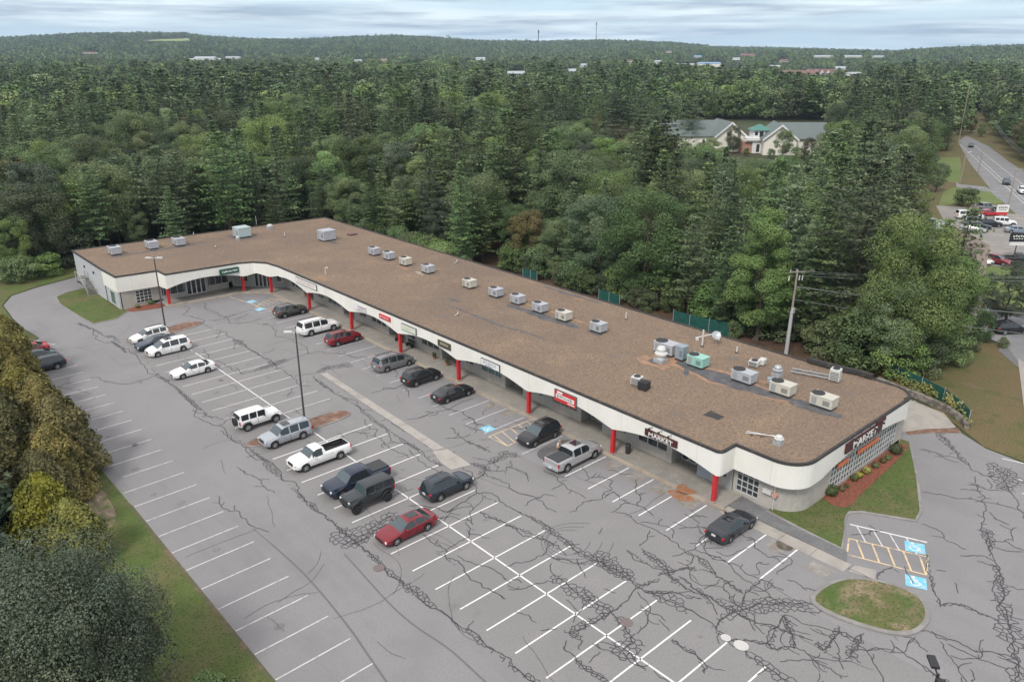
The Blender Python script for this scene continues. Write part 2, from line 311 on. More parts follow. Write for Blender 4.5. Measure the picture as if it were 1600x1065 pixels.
# mulch beds
lawn('mulch_bed', [(57.0, 25.2), (56.2, 23.2), (57.1, 22.4), (59.2, 22.7), (63, 22.9), (68, 23.2), (71.2, 23.6), (71.6, 24.4), (60, 25.2)], .13, M_MULCH, None, 1)
lawn('mulch_strip', [(30.0, 115.2), (31, 114.2), (34.9, 113.4), (35.1, 116.2), (30.2, 116.2)], .10, M_MULCH, None, 1)
lawn('mulch_island', [(25.3, 64.8), (28.0, 64.1), (32.2, 64.3), (35.7, 64.4), (36.3, 65.2), (35.7, 66.2), (32.2, 66.4), (28.1, 66.3), (25.4, 65.9)], .10, M_OLDMULCH, .12, 1)
lawn('mulch_island', [(26.0, 101.6), (29.7, 101.3), (33.2, 101.8), (35.7, 102.3), (36.1, 103.7), (33.8, 104.6), (30.6, 103.6), (28.1, 104.0), (26.0, 103.0)], .10, M_OLDMULCH, .12, 1)
# pavements
sw = MB(); sw.prism([(49.15, 29.2), (53.8, 29.2), (53.8, 114.6), (45.4, 114.6), (45.4, 116.6), (35.05, 116.6), (35.05, 113.5), (46.3, 112.4), (49.15, 109.5)], 0, .15, bottom=False)
sw.build('walkway', M_CONC)['kind'] = 'structure'
M_KE = layered('stained_kerb', (.40, .345, .28), [((.31, .26, .21), .6, .44, .62, one, 7), ((.36, .22, .13), .3, .6, .75, one, 6)])
ke = MB(); ke.add([(49.0, 29.05, 0), (49.0, 109.6, 0), (49.3, 109.6, .165), (49.3, 29.05, .165)], [(0, 1, 2, 3)])
ke.prism([(49.0, 29.0), (49.34, 29.0), (49.34, 109.55), (49.0, 109.6)], 0, .158)
ke.prism([(46.25, 112.25), (49.0, 109.6), (49.34, 109.7), (46.4, 112.6)], 0, .158); ke.prism([(35.0, 113.3), (46.25, 112.25), (46.4, 112.6), (35.0, 113.65)], 0, .158)
ke.build('kerb', M_KE)['kind'] = 'structure'
s = MB(); s.prism([(50.0, 19.2), (51.2, 19.7), (51.5, 20.3), (51.7, 26.6), (52.2, 29.2), (50.1, 29.2)], 0, .07, bottom=False); s.build('side_path', M_ASPHD)['kind'] = 'structure'
s = MB()
for i in range(4): s.prism([(48.75, 18.8+i*2.6), (50.0, 18.8+i*2.6), (50.0, 21.36+i*2.6), (48.75, 21.36+i*2.6)], 0, .03, bottom=False)
s.add([(50.1, 18.6, .02), (49.1, 18.6, .02), (49.6, 16.9, .02), (50.7, 17.3, .02)], [(3, 2, 1, 0)])
s.build('gutter', M_CONC2)['kind'] = 'structure'
s = MB(); s.add([(39.1, 76.4, .035), (39.8, 76.0, .035), (38.8, 52.5, .035), (37.8, 52.8, .035)], [(3, 2, 1, 0)]); s.add([(37.6, 52.8, .038), (38.9, 52.3, .038), (38.7, 48.4, .038), (36.8, 48.9, .038), (36.9, 50.5, .038)], [(0, 1, 2, 3, 4)])
s.build('concrete_drain_channel', layered('channel_concrete', (.37, .345, .315), [((.30, .28, .255), .7, .48, .66, one, 7), ((.24, .20, .17), .5, .66, .8, one, 7)]))['kind'] = 'structure'
s = MB()
for q in ([(47.5, 40.6), (48.9, 40.5), (49.0, 39.3), (47.35, 39.4)], [(47.35, 37.9), (48.97, 37.9), (49.0, 36.5), (47.4, 36.45)], [(47.4, 35.2), (48.95, 35.2), (49.0, 33.7), (47.3, 33.7)], [(47.35, 32.5), (48.9, 32.4), (49.0, 30.9), (47.15, 31.0)], [(47.3, 28.6), (48.6, 28.6), (48.7, 27.2), (47.2, 27.2)], [(47.3, 20.9), (48.4, 20.9), (48.4, 19.2), (47.0, 19.4)], [(47.3, 24.2), (48.6, 24.3), (48.6, 23), (47.2, 22.9)], [(47.4, 57.5), (48.9, 57.4), (48.9, 56.2), (47.4, 56.2)], [(47.4, 54.8), (48.9, 54.8), (48.9, 53.6), (47.4, 53.6)]):
    s.add([(a, b, .009) for a, b in q], [(0, 1, 2, 3)])
s.build('concrete_patches', layered('patch_concrete', (.27, .255, .235), [((.22, .19, .165), 1, .45, .62, one, 7), ((.33, .31, .28), 2, .55, .7, one, 4)]))['kind'] = 'structure'
s = MB()
s.add([(p[0], p[1], .170) for p in smooth_poly([(48.5, 33.2), (49.1, 32.0), (49.9, 31.9), (49.6, 33.0), (50.3, 33.6), (49.2, 33.8)])], [tuple(range(24))])
s.add([(p[0], p[1], .014) for p in smooth_poly([(47.6, 32.7), (48.3, 31.3), (49.0, 31.6), (49.0, 33.4), (48.2, 34.2)])], [tuple(range(20))])
s.build('rust_stain', layered('rust_stain', (.34, .14, .06), [((.28, .20, .15), 1.6, .46, .58, one, 7)]))['kind'] = 'structure'
# ------------------------------------------------------------------ markings
def stripe(s, a, b, wd, z=.012):
    a, b = Vector(a), Vector(b); t = (b-a).normalized(); n = Vector((-t.y, t.x))*wd/2
    s.add([(*(a-n), z), (*(b-n), z), (*(b+n), z), (*(a+n), z)], [(0, 1, 2, 3)])
wh = MB(); ow = MB(); ye = MB(); bl = MB()
for k in range(-4, 27):
    y = 33.68+2.79*k; stripe(ow, (13.95 if k < 10 or k % 3 else 14.8, y-.05), (19.08, y+.02), .10)
stripe(ow, (14.6, 108.7), (18.9, 107.2), .10); stripe(ow, (17.2, 111.0), (19.0, 107.2), .12)
SY = [23.05+2.735*k for k in range(-9, 30)]
for y in SY:
    if 63.2 < y < 67: continue
    if y > 100.5: continue
    st = wh if y < 62 else ow
    stripe(st, (25.95, y), (36.5, y), .115 if y < 62 else .105)
stripe(wh, (31.3, 1), (31.35, 63.6), .13); stripe(wh, (31.05, 67.2), (31.0, 92.5), .11)
stripe(ow, (31.0, 93.4), (31.0, 97), .1)
BY = [22.35, 24.95]+[27.7+2.74*k for k in range(0, 28)]
for y in BY:
    if 49.5 < y < 51: continue
    if y > 104: continue
    stripe(wh if y < 45 else ow, (43.5, y), (48.85, y), .12 if y < 45 else .105)
# striped aisles
def hatch(s, p, n, wd=.11, z=.013, close=(1, 1, 1, 1), slant=0):
    p = [Vector(q) for q in p]
    for i in range(4):
        if close[i]: stripe(s, p[i], p[(i+1) % 4], wd, z)
    for i in range(n):
        t = (i+.5)/n; a = p[0].lerp(p[1], t); b = p[3].lerp(p[2], max(0, min(1, t+slant))); stripe(s, a, b, wd, z+.002)
hatch(ye, [(43.4, 51.55), (48.95, 51.5), (48.95, 48.95), (43.5, 48.95)], 5, slant=-.12, close=(1, 0, 1, 1))
hatch(ye, [(44.5, 105.0), (45.2, 102.5), (48.9, 104.2), (48.2, 107.2)][::1], 0); 
for i in range(6): t = i/5; stripe(ye, (44.7+3.9*t, 105.8+.9*t), (45.0+3.9*t, 104.2+.9*t), .12, .015)
stripe(ye, (43.7, 112.2), (44.9, 105.9), .14)
hatch(ye, [(53.0, 20.45), (55.05, 15.5), (52.8, 14.7), (50.95, 19.6)], 5, .13, slant=.12)
stripe(wh, (54.9, 21.3), (56.9, 16.25), .14)
for i in range(4):
    t = (i+.35)/4.6; a = Vector((54.9, 21.2)).lerp(Vector((56.9, 16.25)), t); b = Vector((53.0, 20.4)).lerp(Vector((55.05, 15.5)), t+.14); stripe(ow, a, b, .1, .015)
stripe(wh, (72.4, 14.9), (72.6, 12), .12); stripe(wh, (70.1, 13.8), (70.4, 11), .12); stripe(wh, (75.4, 17.0), (75.9, 15.2), .12)
def symbol(c, rz, s_=1.0, worn=False):
    ca, sa = math.cos(rz), math.sin(rz)
    T = lambda x, y, z: (c[0]+(x*ca-y*sa)*s_, c[1]+(x*sa+y*ca)*s_, z)
    bl.add([T(-.62, -.62, .016), T(.62, -.62, .016), T(.62, .62, .016), T(-.62, .62, .016)], [(0, 1, 2, 3)])
    for k in range(10):                     # wheel ring
        a0, a1 = R(150+k*24), R(150+(k+1)*24)
        wh.add([T(-.05+.30*math.cos(a0), -.12+.30*math.sin(a0), .02), T(-.05+.30*math.cos(a1), -.12+.30*math.sin(a1), .02), T(-.05+.22*math.cos(a1), -.12+.22*math.sin(a1), .02), T(-.05+.22*math.cos(a0), -.12+.22*math.sin(a0), .02)], [(3, 2, 1, 0)])
    for a, b in (((-.12, .4), (-.05, -.02)), ((-.05, -.02), (.22, -.02)), ((.22, -.02), (.36, -.38)), ((-.09, .2), (.15, .2)), ((.30, -.38), (.46, -.34))):
        pa, pb = T(*a, 0), T(*b, 0); stripe(wh, pa[:2], pb[:2], .08*s_, .021)
    wh.add([T(-.13+.09*math.cos(R(q)), .5+.09*math.sin(R(q)), .02) for q in range(0, 360, 45)], [tuple(range(8))])
symbol((44.4, 52.9), R(-90)); symbol((45.15, 107.6), R(-80)); symbol((44.5, 103.4), R(-80)); symbol((55.55, 16.6), R(-65), 1.1); symbol((51.45, 14.85), R(-65), 1.1)
for m_, n_, mt_ in ((wh, 'white_parking_lines', M_LINE), (ow, 'faded_parking_lines', M_OLDLINE), (ye, 'yellow_hatching', M_YLINE), (bl, 'blue_parking_symbols', M_BLUE)):
    o = m_.build(n_, mt_, fix=False); o['kind'] = 'structure'
    bm = bmesh.new(); bm.from_mesh(o.data)
    for f in bm.faces:
        if f.normal.z < 0: f.normal_flip()
    bm.to_mesh(o.data); bm.free()
# ------------------------------------------------------------------ cracks and crack sealant
ck = MB(); ck2 = MB()
def ribbon(s, pts, wd, z):
    pts = [Vector(p) for p in pts]
    if len(pts) < 2: return
    L, Rr = [], []
    for i, p in enumerate(pts):
        t = (pts[min(i+1, len(pts)-1)]-pts[max(i-1, 0)])
        if t.length < 1e-5: t = Vector((1, 0))
        t.normalize(); n = Vector((-t.y, t.x)); ww = wd*rnd.uniform(.40, .62)*(.75 if i in (0, len(pts)-1) else 1)
        L.append(p+n*ww); Rr.append(p-n*ww)
    vs = []
    for a, b in zip(L, Rr): vs += [(a.x, a.y, z), (b.x, b.y, z)]
    s.add(vs, [(2*i, 2*i+1, 2*i+3, 2*i+2) for i in range(len(pts)-1)])
def resample(path, step):
    out_ = []
    for a, b in zip(path, path[1:]):
        a, b = Vector(a[:2]), Vector(b[:2]); n = max(1, int((b-a).length/step))
        out_ += [a.lerp(b, i/n) for i in range(n)]
    return out_+[Vector(path[-1][:2])]
zc = [0]
def nz():
    zc[0] = (zc[0]+1) % 40; return .022+zc[0]*.0002
def wander(path, amp=.12, wd=.055, s=None, step=.35):
    l = []
    for a, b in zip(path, path[1:]): l += kinked(a, b, .11, 5)[:-1]
    l.append(Vector(path[-1][:2])); ribbon(s or ck, l, .055, nz())
    for p in l[2:-2]:
        if rnd.random() < .07: twig(p, rnd.uniform(0, 6.28), rnd.randint(1, 4), .045)
    return l
def gp(l): return [G(*p).xy for p in l]
from mathutils.geometry import delaunay_2d_cdt
def kinked(a, b, amp, depth=3):
    pts = [Vector(a), Vector(b)]
    for d_ in range(depth):
        q = [pts[0]]
        for u, v in zip(pts, pts[1:]):
            m_ = (u+v)/2; L_ = (v-u).length
            if L_ > .28: t = (v-u)/L_; m_ = m_+Vector((-t.y, t.x))*rnd.gauss(0, amp)*L_; q += [m_, v]
            else: q += [v]
        pts = q
    return pts
def twig(p, an, n_, wd, st=.26):
    l = [p]
    for _ in range(n_): an += rnd.uniform(-.75, .75); l.append(l[-1]+Vector((math.cos(an), math.sin(an)))*st*rnd.uniform(.6, 1.3))
    ribbon(ck, l, wd, nz()); return l
def web(path, w_, strands=4, wd=.05, link=.5, step=.3):
    w_ = max(w_*2.1, .42); cell = min(.46, max(.26, .20+w_*.13)); wd = .056; q = resample(path, .2); o = rnd.uniform(0, 99)
    # the core crack
    core = []
    for a, b in zip(path, path[1:]): core += kinked(a, b, .10, 4)[:-1]
    core.append(Vector(path[-1])); ribbon(ck, core, wd*1.15, nz())
    half = [w_*.5*max(.12, .62+1.25*noise.noise(Vector((i*.055, o, 0)))) for i in range(len(q))]
    seen = {}
    for i, p in enumerate(q):
        r_ = half[i]+cell
        for ix in range(int((p.x-r_)/cell), int((p.x+r_)/cell)+1):
            for iy in range(int((p.y-r_)/cell), int((p.y+r_)/cell)+1):
                if (ix, iy) not in seen: seen[(ix, iy)] = Vector(((ix+.5+rnd.uniform(-.42, .42))*cell, (iy+.5+rnd.uniform(-.42, .42))*cell))
    pts = list(seen.values())
    if len(pts) < 4: return
    vs, es, fs, *_ = delaunay_2d_cdt(pts, [], [], 0, 1e-6)
    cc = []; em = {}
    for fi, f in enumerate(fs):
        A_, B_, C_ = vs[f[0]], vs[f[1]], vs[f[2]]; d = 2*(A_.x*(B_.y-C_.y)+B_.x*(C_.y-A_.y)+C_.x*(A_.y-B_.y))
        if abs(d) < 1e-7: cc.append(None)
        else:
            a2, b2, c2 = A_.length_squared, B_.length_squared, C_.length_squared
            cc.append(Vector(((a2*(B_.y-C_.y)+b2*(C_.y-A_.y)+c2*(A_.y-B_.y))/d, (a2*(C_.x-B_.x)+b2*(A_.x-C_.x)+c2*(B_.x-A_.x))/d)))
        for k in range(3): em.setdefault(tuple(sorted((f[k], f[(k+1) % 3]))), []).append(fi)
    def near(p):
        j = min(range(0, len(q), 1), key=lambda i: (q[i].x-p.x)**2+(q[i].y-p.y)**2); return (q[j]-p).length-half[j]
    ok = [c is not None and near(c) < 0 for c in cc]
    for k, f in em.items():
        if len(f) == 2:
            a, b = cc[f[0]], cc[f[1]]
            if a is None or b is None or (a-b).length > cell*1.7: continue
            if ok[f[0]] and ok[f[1]]: ribbon(ck, kinked(a, b, .08, 1), wd, nz())
    for i in range(0, len(q), 9):
        if rnd.random() < .12: twig(q[i], rnd.uniform(0, 6.28), rnd.randint(2, 5), wd*.9)
web(gp([(412, 718), (440, 748), (470, 775), (500, 800), (520, 815), (548, 840), (575, 862), (600, 885), (622, 905), (650, 925), (680, 950), (720, 980), (760, 1010), (800, 1040), (840, 1066)]), .42, 4, .055, .8)
web(gp([(538, 838), (560, 838), (585, 822), (612, 806)]), 1.9, 11, .06, 1.2, .22)
web(gp([(548, 850), (572, 840), (600, 822)]), 1.2, 7, .06, 1.2, .22)
web(gp([(745, 770), (790, 790), (830, 808), (860, 828), (890, 850)]), .4, 4, .055, .6)
web(gp([(890, 850), (920, 870), (945, 880), (985, 905), (1010, 925), (1050, 940), (1090, 960), (1120, 985), (1150, 1005), (1190, 1035), (1235, 1066)]), 1.05, 7, .065, 1.0, .25)
web(gp([(940, 870), (965, 890), (985, 900)]), .7, 6, .06, 1.0, .25)
web(gp([(868, 903), (900, 925), (935, 945), (960, 962), (978, 985), (990, 1005), (975, 1015)]), .75, 5, .06, .8)
web(gp([(975, 1012), (992, 1030), (1008, 1045)]), .4, 4, .06, .8)
web(gp([(945, 965), (965, 950), (985, 930), (1000, 915), (1030, 903)]), .55, 6, .06, .9)
web(gp([(945, 960), (915, 975), (890, 988), (905, 995)]), .45, 5, .06, .9)
web(gp([(1118, 980), (1130, 965), (1145, 955), (1172, 949), (1210, 944), (1255, 945)]), .55, 5, .06, .9)
web(gp([(1005, 860), (1040, 885), (1052, 905), (1085, 925), (1112, 932), (1142, 952)]), .35, 4, .055, .7)
web(gp([(1030, 897), (1060, 890), (1085, 888)]), .3, 3, .055, .6)
web(gp([(1467, 679), (1493, 705), (1515, 727), (1535, 742), (1560, 745)]), .7, 6, .06, .9)
web(gp([(1553, 728), (1570, 742), (1575, 765), (1562, 762)]), .9, 8, .06, 1, .25)
web(gp([(1540, 830), (1548, 850), (1546, 868)]), .4, 4, .06, .8)
web(gp([(1556, 885), (1568, 920), (1560, 945), (1572, 968)]), .5, 4, .06, .6)
web(gp([(1565, 945), (1575, 975), (1583, 1010), (1588, 1066)]), 1.2, 8, .065, 1.0, .25)
web(gp([(1500, 868), (1535, 868), (1552, 876)]), .3, 3, .05, .7)
web(gp([(1450, 868), (1455, 900), (1462, 930), (1470, 946), (1500, 944), (1530, 957), (1560, 970)]), .28, 3, .055, .5)
web(gp([(1400, 1010), (1425, 1028), (1455, 1050), (1480, 1066)]), .3, 4, .055, .7)
web(gp([(1455, 985), (1490, 1000), (1530, 1018), (1565, 1022), (1590, 1030)]), .3, 3, .055, .6)
web(gp([(1310, 980), (1298, 1000), (1285, 1015), (1278, 1005)]), .35, 4, .06, .9)
web(gp([(1345, 990), (1335, 1010), (1328, 1025)]), .45, 5, .06, .9)
web(gp([(1225, 960), (1218, 975), (1200, 1005), (1212, 1015), (1240, 1010)]), .3, 3, .06, .7)
web(gp([(121, 505), (146, 514), (183, 539), (197, 550)]), .3, 3, .05, .5)
web(gp([(183, 539), (215, 556), (245, 584), (282, 612), (300, 629), (350, 668), (412, 718)]), .22, 3, .05, .5)
web(gp([(168, 525), (180, 528), (190, 535)]), 1.1, 6, .045, .8)
web(gp([(365, 530), (396, 549), (430, 570)]), .4, 4, .05, .8)
web(gp([(370, 575), (378, 585), (395, 580), (420, 572), (445, 562)]), .6, 4, .045, .7)
web(gp([(500, 580), (515, 575), (540, 570)]), 1.0, 8, .05, 1)
web(gp([(515, 590), (540, 605), (570, 622), (600, 645), (640, 675), (680, 700), (715, 722)]), .35, 3, .05, .6)
web(gp([(490, 590), (520, 612), (560, 635), (600, 668), (650, 700), (690, 727)]), .3, 2, .05, .4)
web(gp([(715, 722), (740, 725), (760, 730), (750, 745), (735, 752)]), .5, 5, .05, .9)
web(gp([(770, 722), (790, 708), (808, 712)]), .7, 6, .055, 1)
web(gp([(705, 668), (735, 692), (765, 705)]), .25, 3, .05, .6)
for l in ([(287, 478), (316, 499), (344, 516), (365, 530)], [(430, 570), (455, 587), (487, 604)], [(320, 472), (340, 490), (354, 496), (362, 505)], [(354, 496), (380, 487), (400, 484)], [(354, 496), (335, 502)], [(362, 505), (390, 503), (410, 497)], [(410, 505), (430, 525), (460, 535), (480, 552), (490, 553)], [(430, 570), (455, 560), (480, 552), (540, 554), (575, 560)], [(590, 555), (620, 590)], [(452, 587), (475, 585), (500, 580)],
          [(580, 615), (600, 606), (630, 600), (655, 585)], [(635, 655), (665, 650), (700, 640), (740, 622)], [(690, 635), (740, 660), (780, 667)], [(640, 620), (632, 606)], [(745, 770), (738, 755), (720, 725)], [(800, 720), (792, 735), (770, 735), (745, 730)], [(790, 730), (820, 738), (825, 752)], [(760, 740), (800, 765), (830, 775), (870, 800)], [(820, 790), (850, 772), (868, 775)],
          [(850, 735), (880, 755), (917, 778)], [(880, 755), (862, 765)], [(912, 728), (958, 752), (955, 765), (942, 778), (910, 785), (890, 800)], [(945, 778), (960, 768), (968, 780), (990, 788), (1010, 796), (1022, 805)], [(962, 800), (1000, 818), (1025, 828), (1060, 850), (1090, 868)], [(985, 785), (965, 795), (955, 800)], [(1080, 806), (1105, 808)], [(1120, 818), (1105, 835), (1085, 858), (1065, 865), (1050, 868)],
          [(1085, 858), (1115, 868), (1150, 882), (1200, 908), (1225, 922)], [(1170, 838), (1178, 855), (1200, 870), (1225, 880)], [(1075, 862), (1082, 875), (1078, 890)], [(1000, 853), (1015, 828)], [(995, 748), (992, 762), (1000, 775), (995, 790)],
          [(660, 835), (672, 845), (695, 857), (697, 872), (705, 878)], [(697, 858), (715, 848), (733, 838), (735, 825), (728, 815)], [(680, 810), (705, 806), (720, 812)], [(715, 867), (740, 880), (775, 892), (790, 905)], [(733, 833), (765, 840)], [(730, 808), (738, 820)], [(790, 885), (825, 877), (855, 855), (870, 845)], [(795, 920), (830, 915), (865, 908)], [(800, 905), (815, 910)], [(868, 903), (862, 880)],
          [(805, 955), (825, 960), (838, 972)], [(900, 872), (908, 890), (915, 902)], [(1105, 865), (1128, 875), (1150, 895), (1180, 915), (1225, 945)], [(1230, 905), (1260, 922)], [(1140, 945), (1165, 965), (1180, 985)], [(1010, 955), (1010, 975), (995, 990)], [(998, 953), (1040, 970)], [(925, 1005), (950, 1015), (968, 1018)], [(845, 985), (870, 982)], [(885, 1000), (882, 1015)], [(907, 998), (905, 1015)], [(920, 1035), (938, 1018)],
          [(1225, 960), (1260, 975), (1300, 985)], [(1180, 960), (1195, 990)], [(1240, 1010), (1260, 1020), (1290, 1040), (1315, 1060)], [(1310, 985), (1350, 1012), (1375, 1050), (1380, 1066)], [(1328, 1025), (1345, 1035)], [(1310, 1020), (1318, 1045)], [(1400, 985), (1432, 1000), (1450, 1018)], [(1480, 1005), (1530, 1030), (1560, 1040), (1575, 1045)], [(1385, 955), (1450, 985), (1480, 1000)], [(1515, 1045), (1520, 1066)],
          [(1524, 744), (1533, 783), (1544, 836), (1548, 862), (1557, 906), (1562, 945)], [(1436, 702), (1450, 703), (1470, 712), (1495, 715)], [(1440, 768), (1480, 774), (1515, 779), (1545, 785), (1580, 792), (1600, 800)], [(1575, 765), (1590, 782), (1600, 810)], [(1500, 765), (1535, 768)], [(1550, 846), (1600, 860)], [(1462, 890), (1478, 892)], [(1440, 818), (1470, 830), (1480, 845), (1510, 858)], [(1575, 915), (1600, 920)], [(1570, 962), (1600, 968)], [(1497, 722), (1460, 712)],
          [(370, 730), (400, 745), (430, 770)], [(390, 705), (412, 718)], [(340, 665), (378, 650), (392, 640)], [(345, 672), (375, 690)], [(340, 775), (375, 800), (420, 830)], [(245, 585), (200, 600), (140, 590)], [(300, 640), (350, 655), (370, 640)], [(640, 705), (660, 722), (690, 738)], [(480, 690), (510, 700), (540, 715)], [(570, 655), (600, 690), (640, 715)], [(320, 545), (340, 565), (370, 580)], [(460, 640), (490, 655)]):
    wander(gp(l), .18, .066)
for l in ([(1200, 813), (1290, 855), (1322, 872)], [(1205, 820), (1260, 850), (1320, 885), (1365, 905)], [(1312, 850), (1305, 870), (1318, 880)], [(1395, 885), (1372, 895), (1372, 905)], [(1330, 835), (1380, 828)]): wander(gp(l), .05, .06)
for l in ([(700, 872), (735, 905), (790, 935)], [(750, 800), (800, 822), (850, 842), (885, 868)], [(880, 1010), (905, 1035), (945, 1060)], [(1060, 900), (1095, 925), (1120, 960)], [(1010, 925), (1055, 925), (1095, 935)], [(1130, 1000), (1170, 1000), (1200, 1005)], [(1150, 955), (1180, 972), (1225, 985), (1270, 1000)], [(1160, 948), (1165, 925), (1190, 905)], [(1225, 962), (1235, 985), (1240, 1010)], [(1300, 985), (1340, 1000)], [(1050, 1000), (1085, 1020), (1100, 1050)], [(860, 870), (905, 880), (945, 882)], [(640, 790), (700, 800), (745, 770)], [(1090, 870), (1120, 900), (1160, 925)], [(980, 860), (1010, 880), (1045, 890)]):
    web(gp(l), rnd.uniform(.12, .4), rnd.choice([2, 2, 3, 4]), .05, .6)
def blocked(p):
    if 25 < p.x < 37 and (63 < p.y < 67.3 or 101 < p.y < 105): return True
    return p.x > 48.8 or p.x < 25.8
for _ in range(90):                        # many short sealed cracks
    if _ < 60: p = Vector((rnd.uniform(26, 48), rnd.uniform(8, 105)))
    else: p = Vector((rnd.uniform(30, 48), rnd.uniform(5, 30)))
    an = rnd.choice([0, 1.57, 3.14, 4.71])+rnd.gauss(0, .5); l = [p]
    for _k in range(rnd.randint(3, 14)):
        an += rnd.uniform(-.7, .7); q = l[-1]+Vector((math.cos(an), math.sin(an)))*.3
        if blocked(q): break
        l.append(q)
        if rnd.random() < .12 and len(l) > 2:
            a2 = an+rnd.choice([-1, 1])*rnd.uniform(.6, 1.3); b = [q]
            for _j in range(rnd.randint(2, 6)):
                a2 += rnd.uniform(-.4, .4); b.append(b[-1]+Vector((math.cos(a2), math.sin(a2)))*.25)
            if not any(blocked(c) for c in b): ribbon(ck, b, .045, nz())
    if len(l) > 2 and not blocked(p): ribbon(ck, l, .05, nz())
for _ in range(26):
    p = Vector((rnd.uniform(52, 74), rnd.uniform(2, 17))); an = rnd.uniform(0, 6.28); l = [p]
    for _k in range(rnd.randint(3, 9)): an += rnd.uniform(-.5, .5); l.append(l[-1]+Vector((math.cos(an), math.sin(an)))*.3)
    ribbon(ck, l, .055, nz())
ck.build('crack_sealant', M_SEAL, fix=False)['kind'] = 'structure'
# thin open cracks and tyre marks
for _ in range(60):
    y = rnd.uniform(5, 108); x = rnd.choice([rnd.uniform(14, 25), rnd.uniform(26, 48)]); an = rnd.choice([0, 1.57])+rnd.gauss(0, .25); l = [Vector((x, y))]
    for _k in range(rnd.randint(6, 22)):
        an += rnd.uniform(-.22, .22); q = l[-1]+Vector((math.cos(an), math.sin(an)))*.35
        if q.x > 48.5 or q.x < 14: break
        l.append(q)
    ribbon(ck2, l, .028, .0195)
ck2.build('hairline_cracks', M_CRK, fix=False)['kind'] = 'structure'
sk = MB()
def smear(path, wd):
    q = resample(path, .5); q2 = []
    for a in range(0, 1): q2 = q
    for _ in range(6): q2 = [q2[0]]+[(q2[i-1]+q2[i]*2+q2[i+1])/4 for i in range(1, len(q2)-1)]+[q2[-1]]
    L = [];
    for i, p in enumerate(q2):
        t = (q2[min(i+1, len(q2)-1)]-q2[max(i-1, 0)]).normalized(); n = Vector((-t.y, t.x))*wd/2; L += [(*(p+n), .0165), (*(p-n), .0165)]
    sk.add(L, [(2*i, 2*i+1, 2*i+3, 2*i+2) for i in range(len(q2)-1)])
smear(gp([(425, 850), (470, 890), (510, 935), (550, 985), (580, 1030), (605, 1066)]), .13); smear(gp([(538, 865), (570, 900), (610, 945), (650, 980), (700, 1010), (760, 1066)]), .12); smear(gp([(395, 825), (425, 850)]), .08)
for rr, cc in ((2.3, (36.9, 34.2)), (1.75, (36.7, 34.5)), (2.9, (37.1, 34.0))):
    smear([(cc[0]+rr*math.cos(R(a)), cc[1]+rr*math.sin(R(a))) for a in range(20, 330, 15)], .07)
sk.build('tyre_marks', M_SKID, fix=False)['kind'] = 'structure'
oil = MB()
for k in range(34):
    row = rnd.choice([(28.4, 23.05), (34.0, 23.05), (46.2, 27.7), (16.5, 33.7)]); c = Vector((row[0]+rnd.gauss(0, .5), row[1]+2.737*(rnd.randint(-4, 24)+.5)+rnd.gauss(0, .12))); r_ = rnd.uniform(.12, .42); o0 = rnd.uniform(0, 50)
    if 62.5 < c.y < 67.5 or c.y > 99: continue
    oil.add([(c.x+math.cos(R(a))*r_*1.4*(1+.5*noise.noise(Vector((math.cos(R(a)), math.sin(R(a)), o0)))), c.y+math.sin(R(a))*r_*(1+.5*noise.noise(Vector((math.cos(R(a)), math.sin(R(a)), o0+9)))), .0142+k*.00002) for a in range(0, 360, 24)], [tuple(range(15))])
oil.build('oil_stains', layered('oil_stain', (.165, .16, .16), [((.215, .208, .206), 3, .38, .58, one, 6)]), fix=False)['kind'] = 'structure'
# small ground things
def disc(name, c, r, mat, z, label, cat, n=20):
    s = MB(); s.lathe((0, 0, 0), [(r, 0), (r, .012), (r*.97, .018)], n)
    for k in range(5): s.box((0, (k-2)*r*.3, .02), (r*1.2, r*.07, .008))
    o = s.build(name, mat); o.location = (c[0], c[1], z); tag(o, label, cat); return o
M_IRON = flat('cast_iron', (.17, .135, .13), .7, var=.2, scale=6)
for px, py, lb in ((592, 887, 'brown iron manhole cover beside the sealed crack band in the driving lane'), (979, 972, 'brown iron manhole cover in the crossing of dense cracks'), (345, 594, 'small iron drain cover behind the white saloon car'), (1122, 821, 'small iron drain cover on the concrete patch by the last red column'), (211, 695, 'small iron drain cover across a faded parking line')):
    disc('manhole_cover', G(px, py), .42 if px in (592, 979) else .26, M_IRON, .024, lb, 'manhole cover')
M_PATCH = flat('pale_patch', (.50, .49, .47), .8, var=.1)
for px, py, a in ((1134, 996, .42), (1158, 1008, .6)):
    c = G(px, py); s = MB(); s.add([(c.x+a*math.cos(R(q))*.75, c.y+a*.8*math.sin(R(q)), .034) for q in range(0, 360, 20)], [tuple(range(18))]); s.build('pale_patch', M_PATCH, fix=False)['kind'] = 'structure'
sheet('wet_patch', smooth_poly([(44.6, 46.3), (46.5, 46.6), (48.9, 46.2), (48.9, 44.4), (46.8, 44.2), (45.2, 44.0), (43.9, 44.9)]), .0268, layered('damp_asphalt', (.105, .102, .104), [((.16, .155, .155), .9, .5, .66, one, 6)]))
sheet('sunken_patch', smooth_poly([p.xy for p in (G(1210, 842), G(1240, 850), G(1238, 862), G(1214, 857))]), .026, layered('dark_patch', (.09, .075, .06), [((.16, .14, .12), 2, .45, .6, one, 6)]))
# ================================================================== THE SHOPPING PLAZA
RZ = 4.85
bld = empty('shopping_plaza', (52, 70, 0), 0, 'long single storey L shaped shopping plaza with cream fascia, red columns and gravel roof', 'building')
def bb(s, name, mats, **k):                  # a part of the plaza: geometry given in world metres
    s.v = [(x-52, y-70, z) for x, y, z in s.v]; return s.build(name, mats, bld, **k)
def arc(cx_, cy_, r, a0, a1, n=8): return [(cx_+r*math.cos(R(a0+(a1-a0)*i/n)), cy_+r*math.sin(R(a0+(a1-a0)*i/n))) for i in range(n+1)]
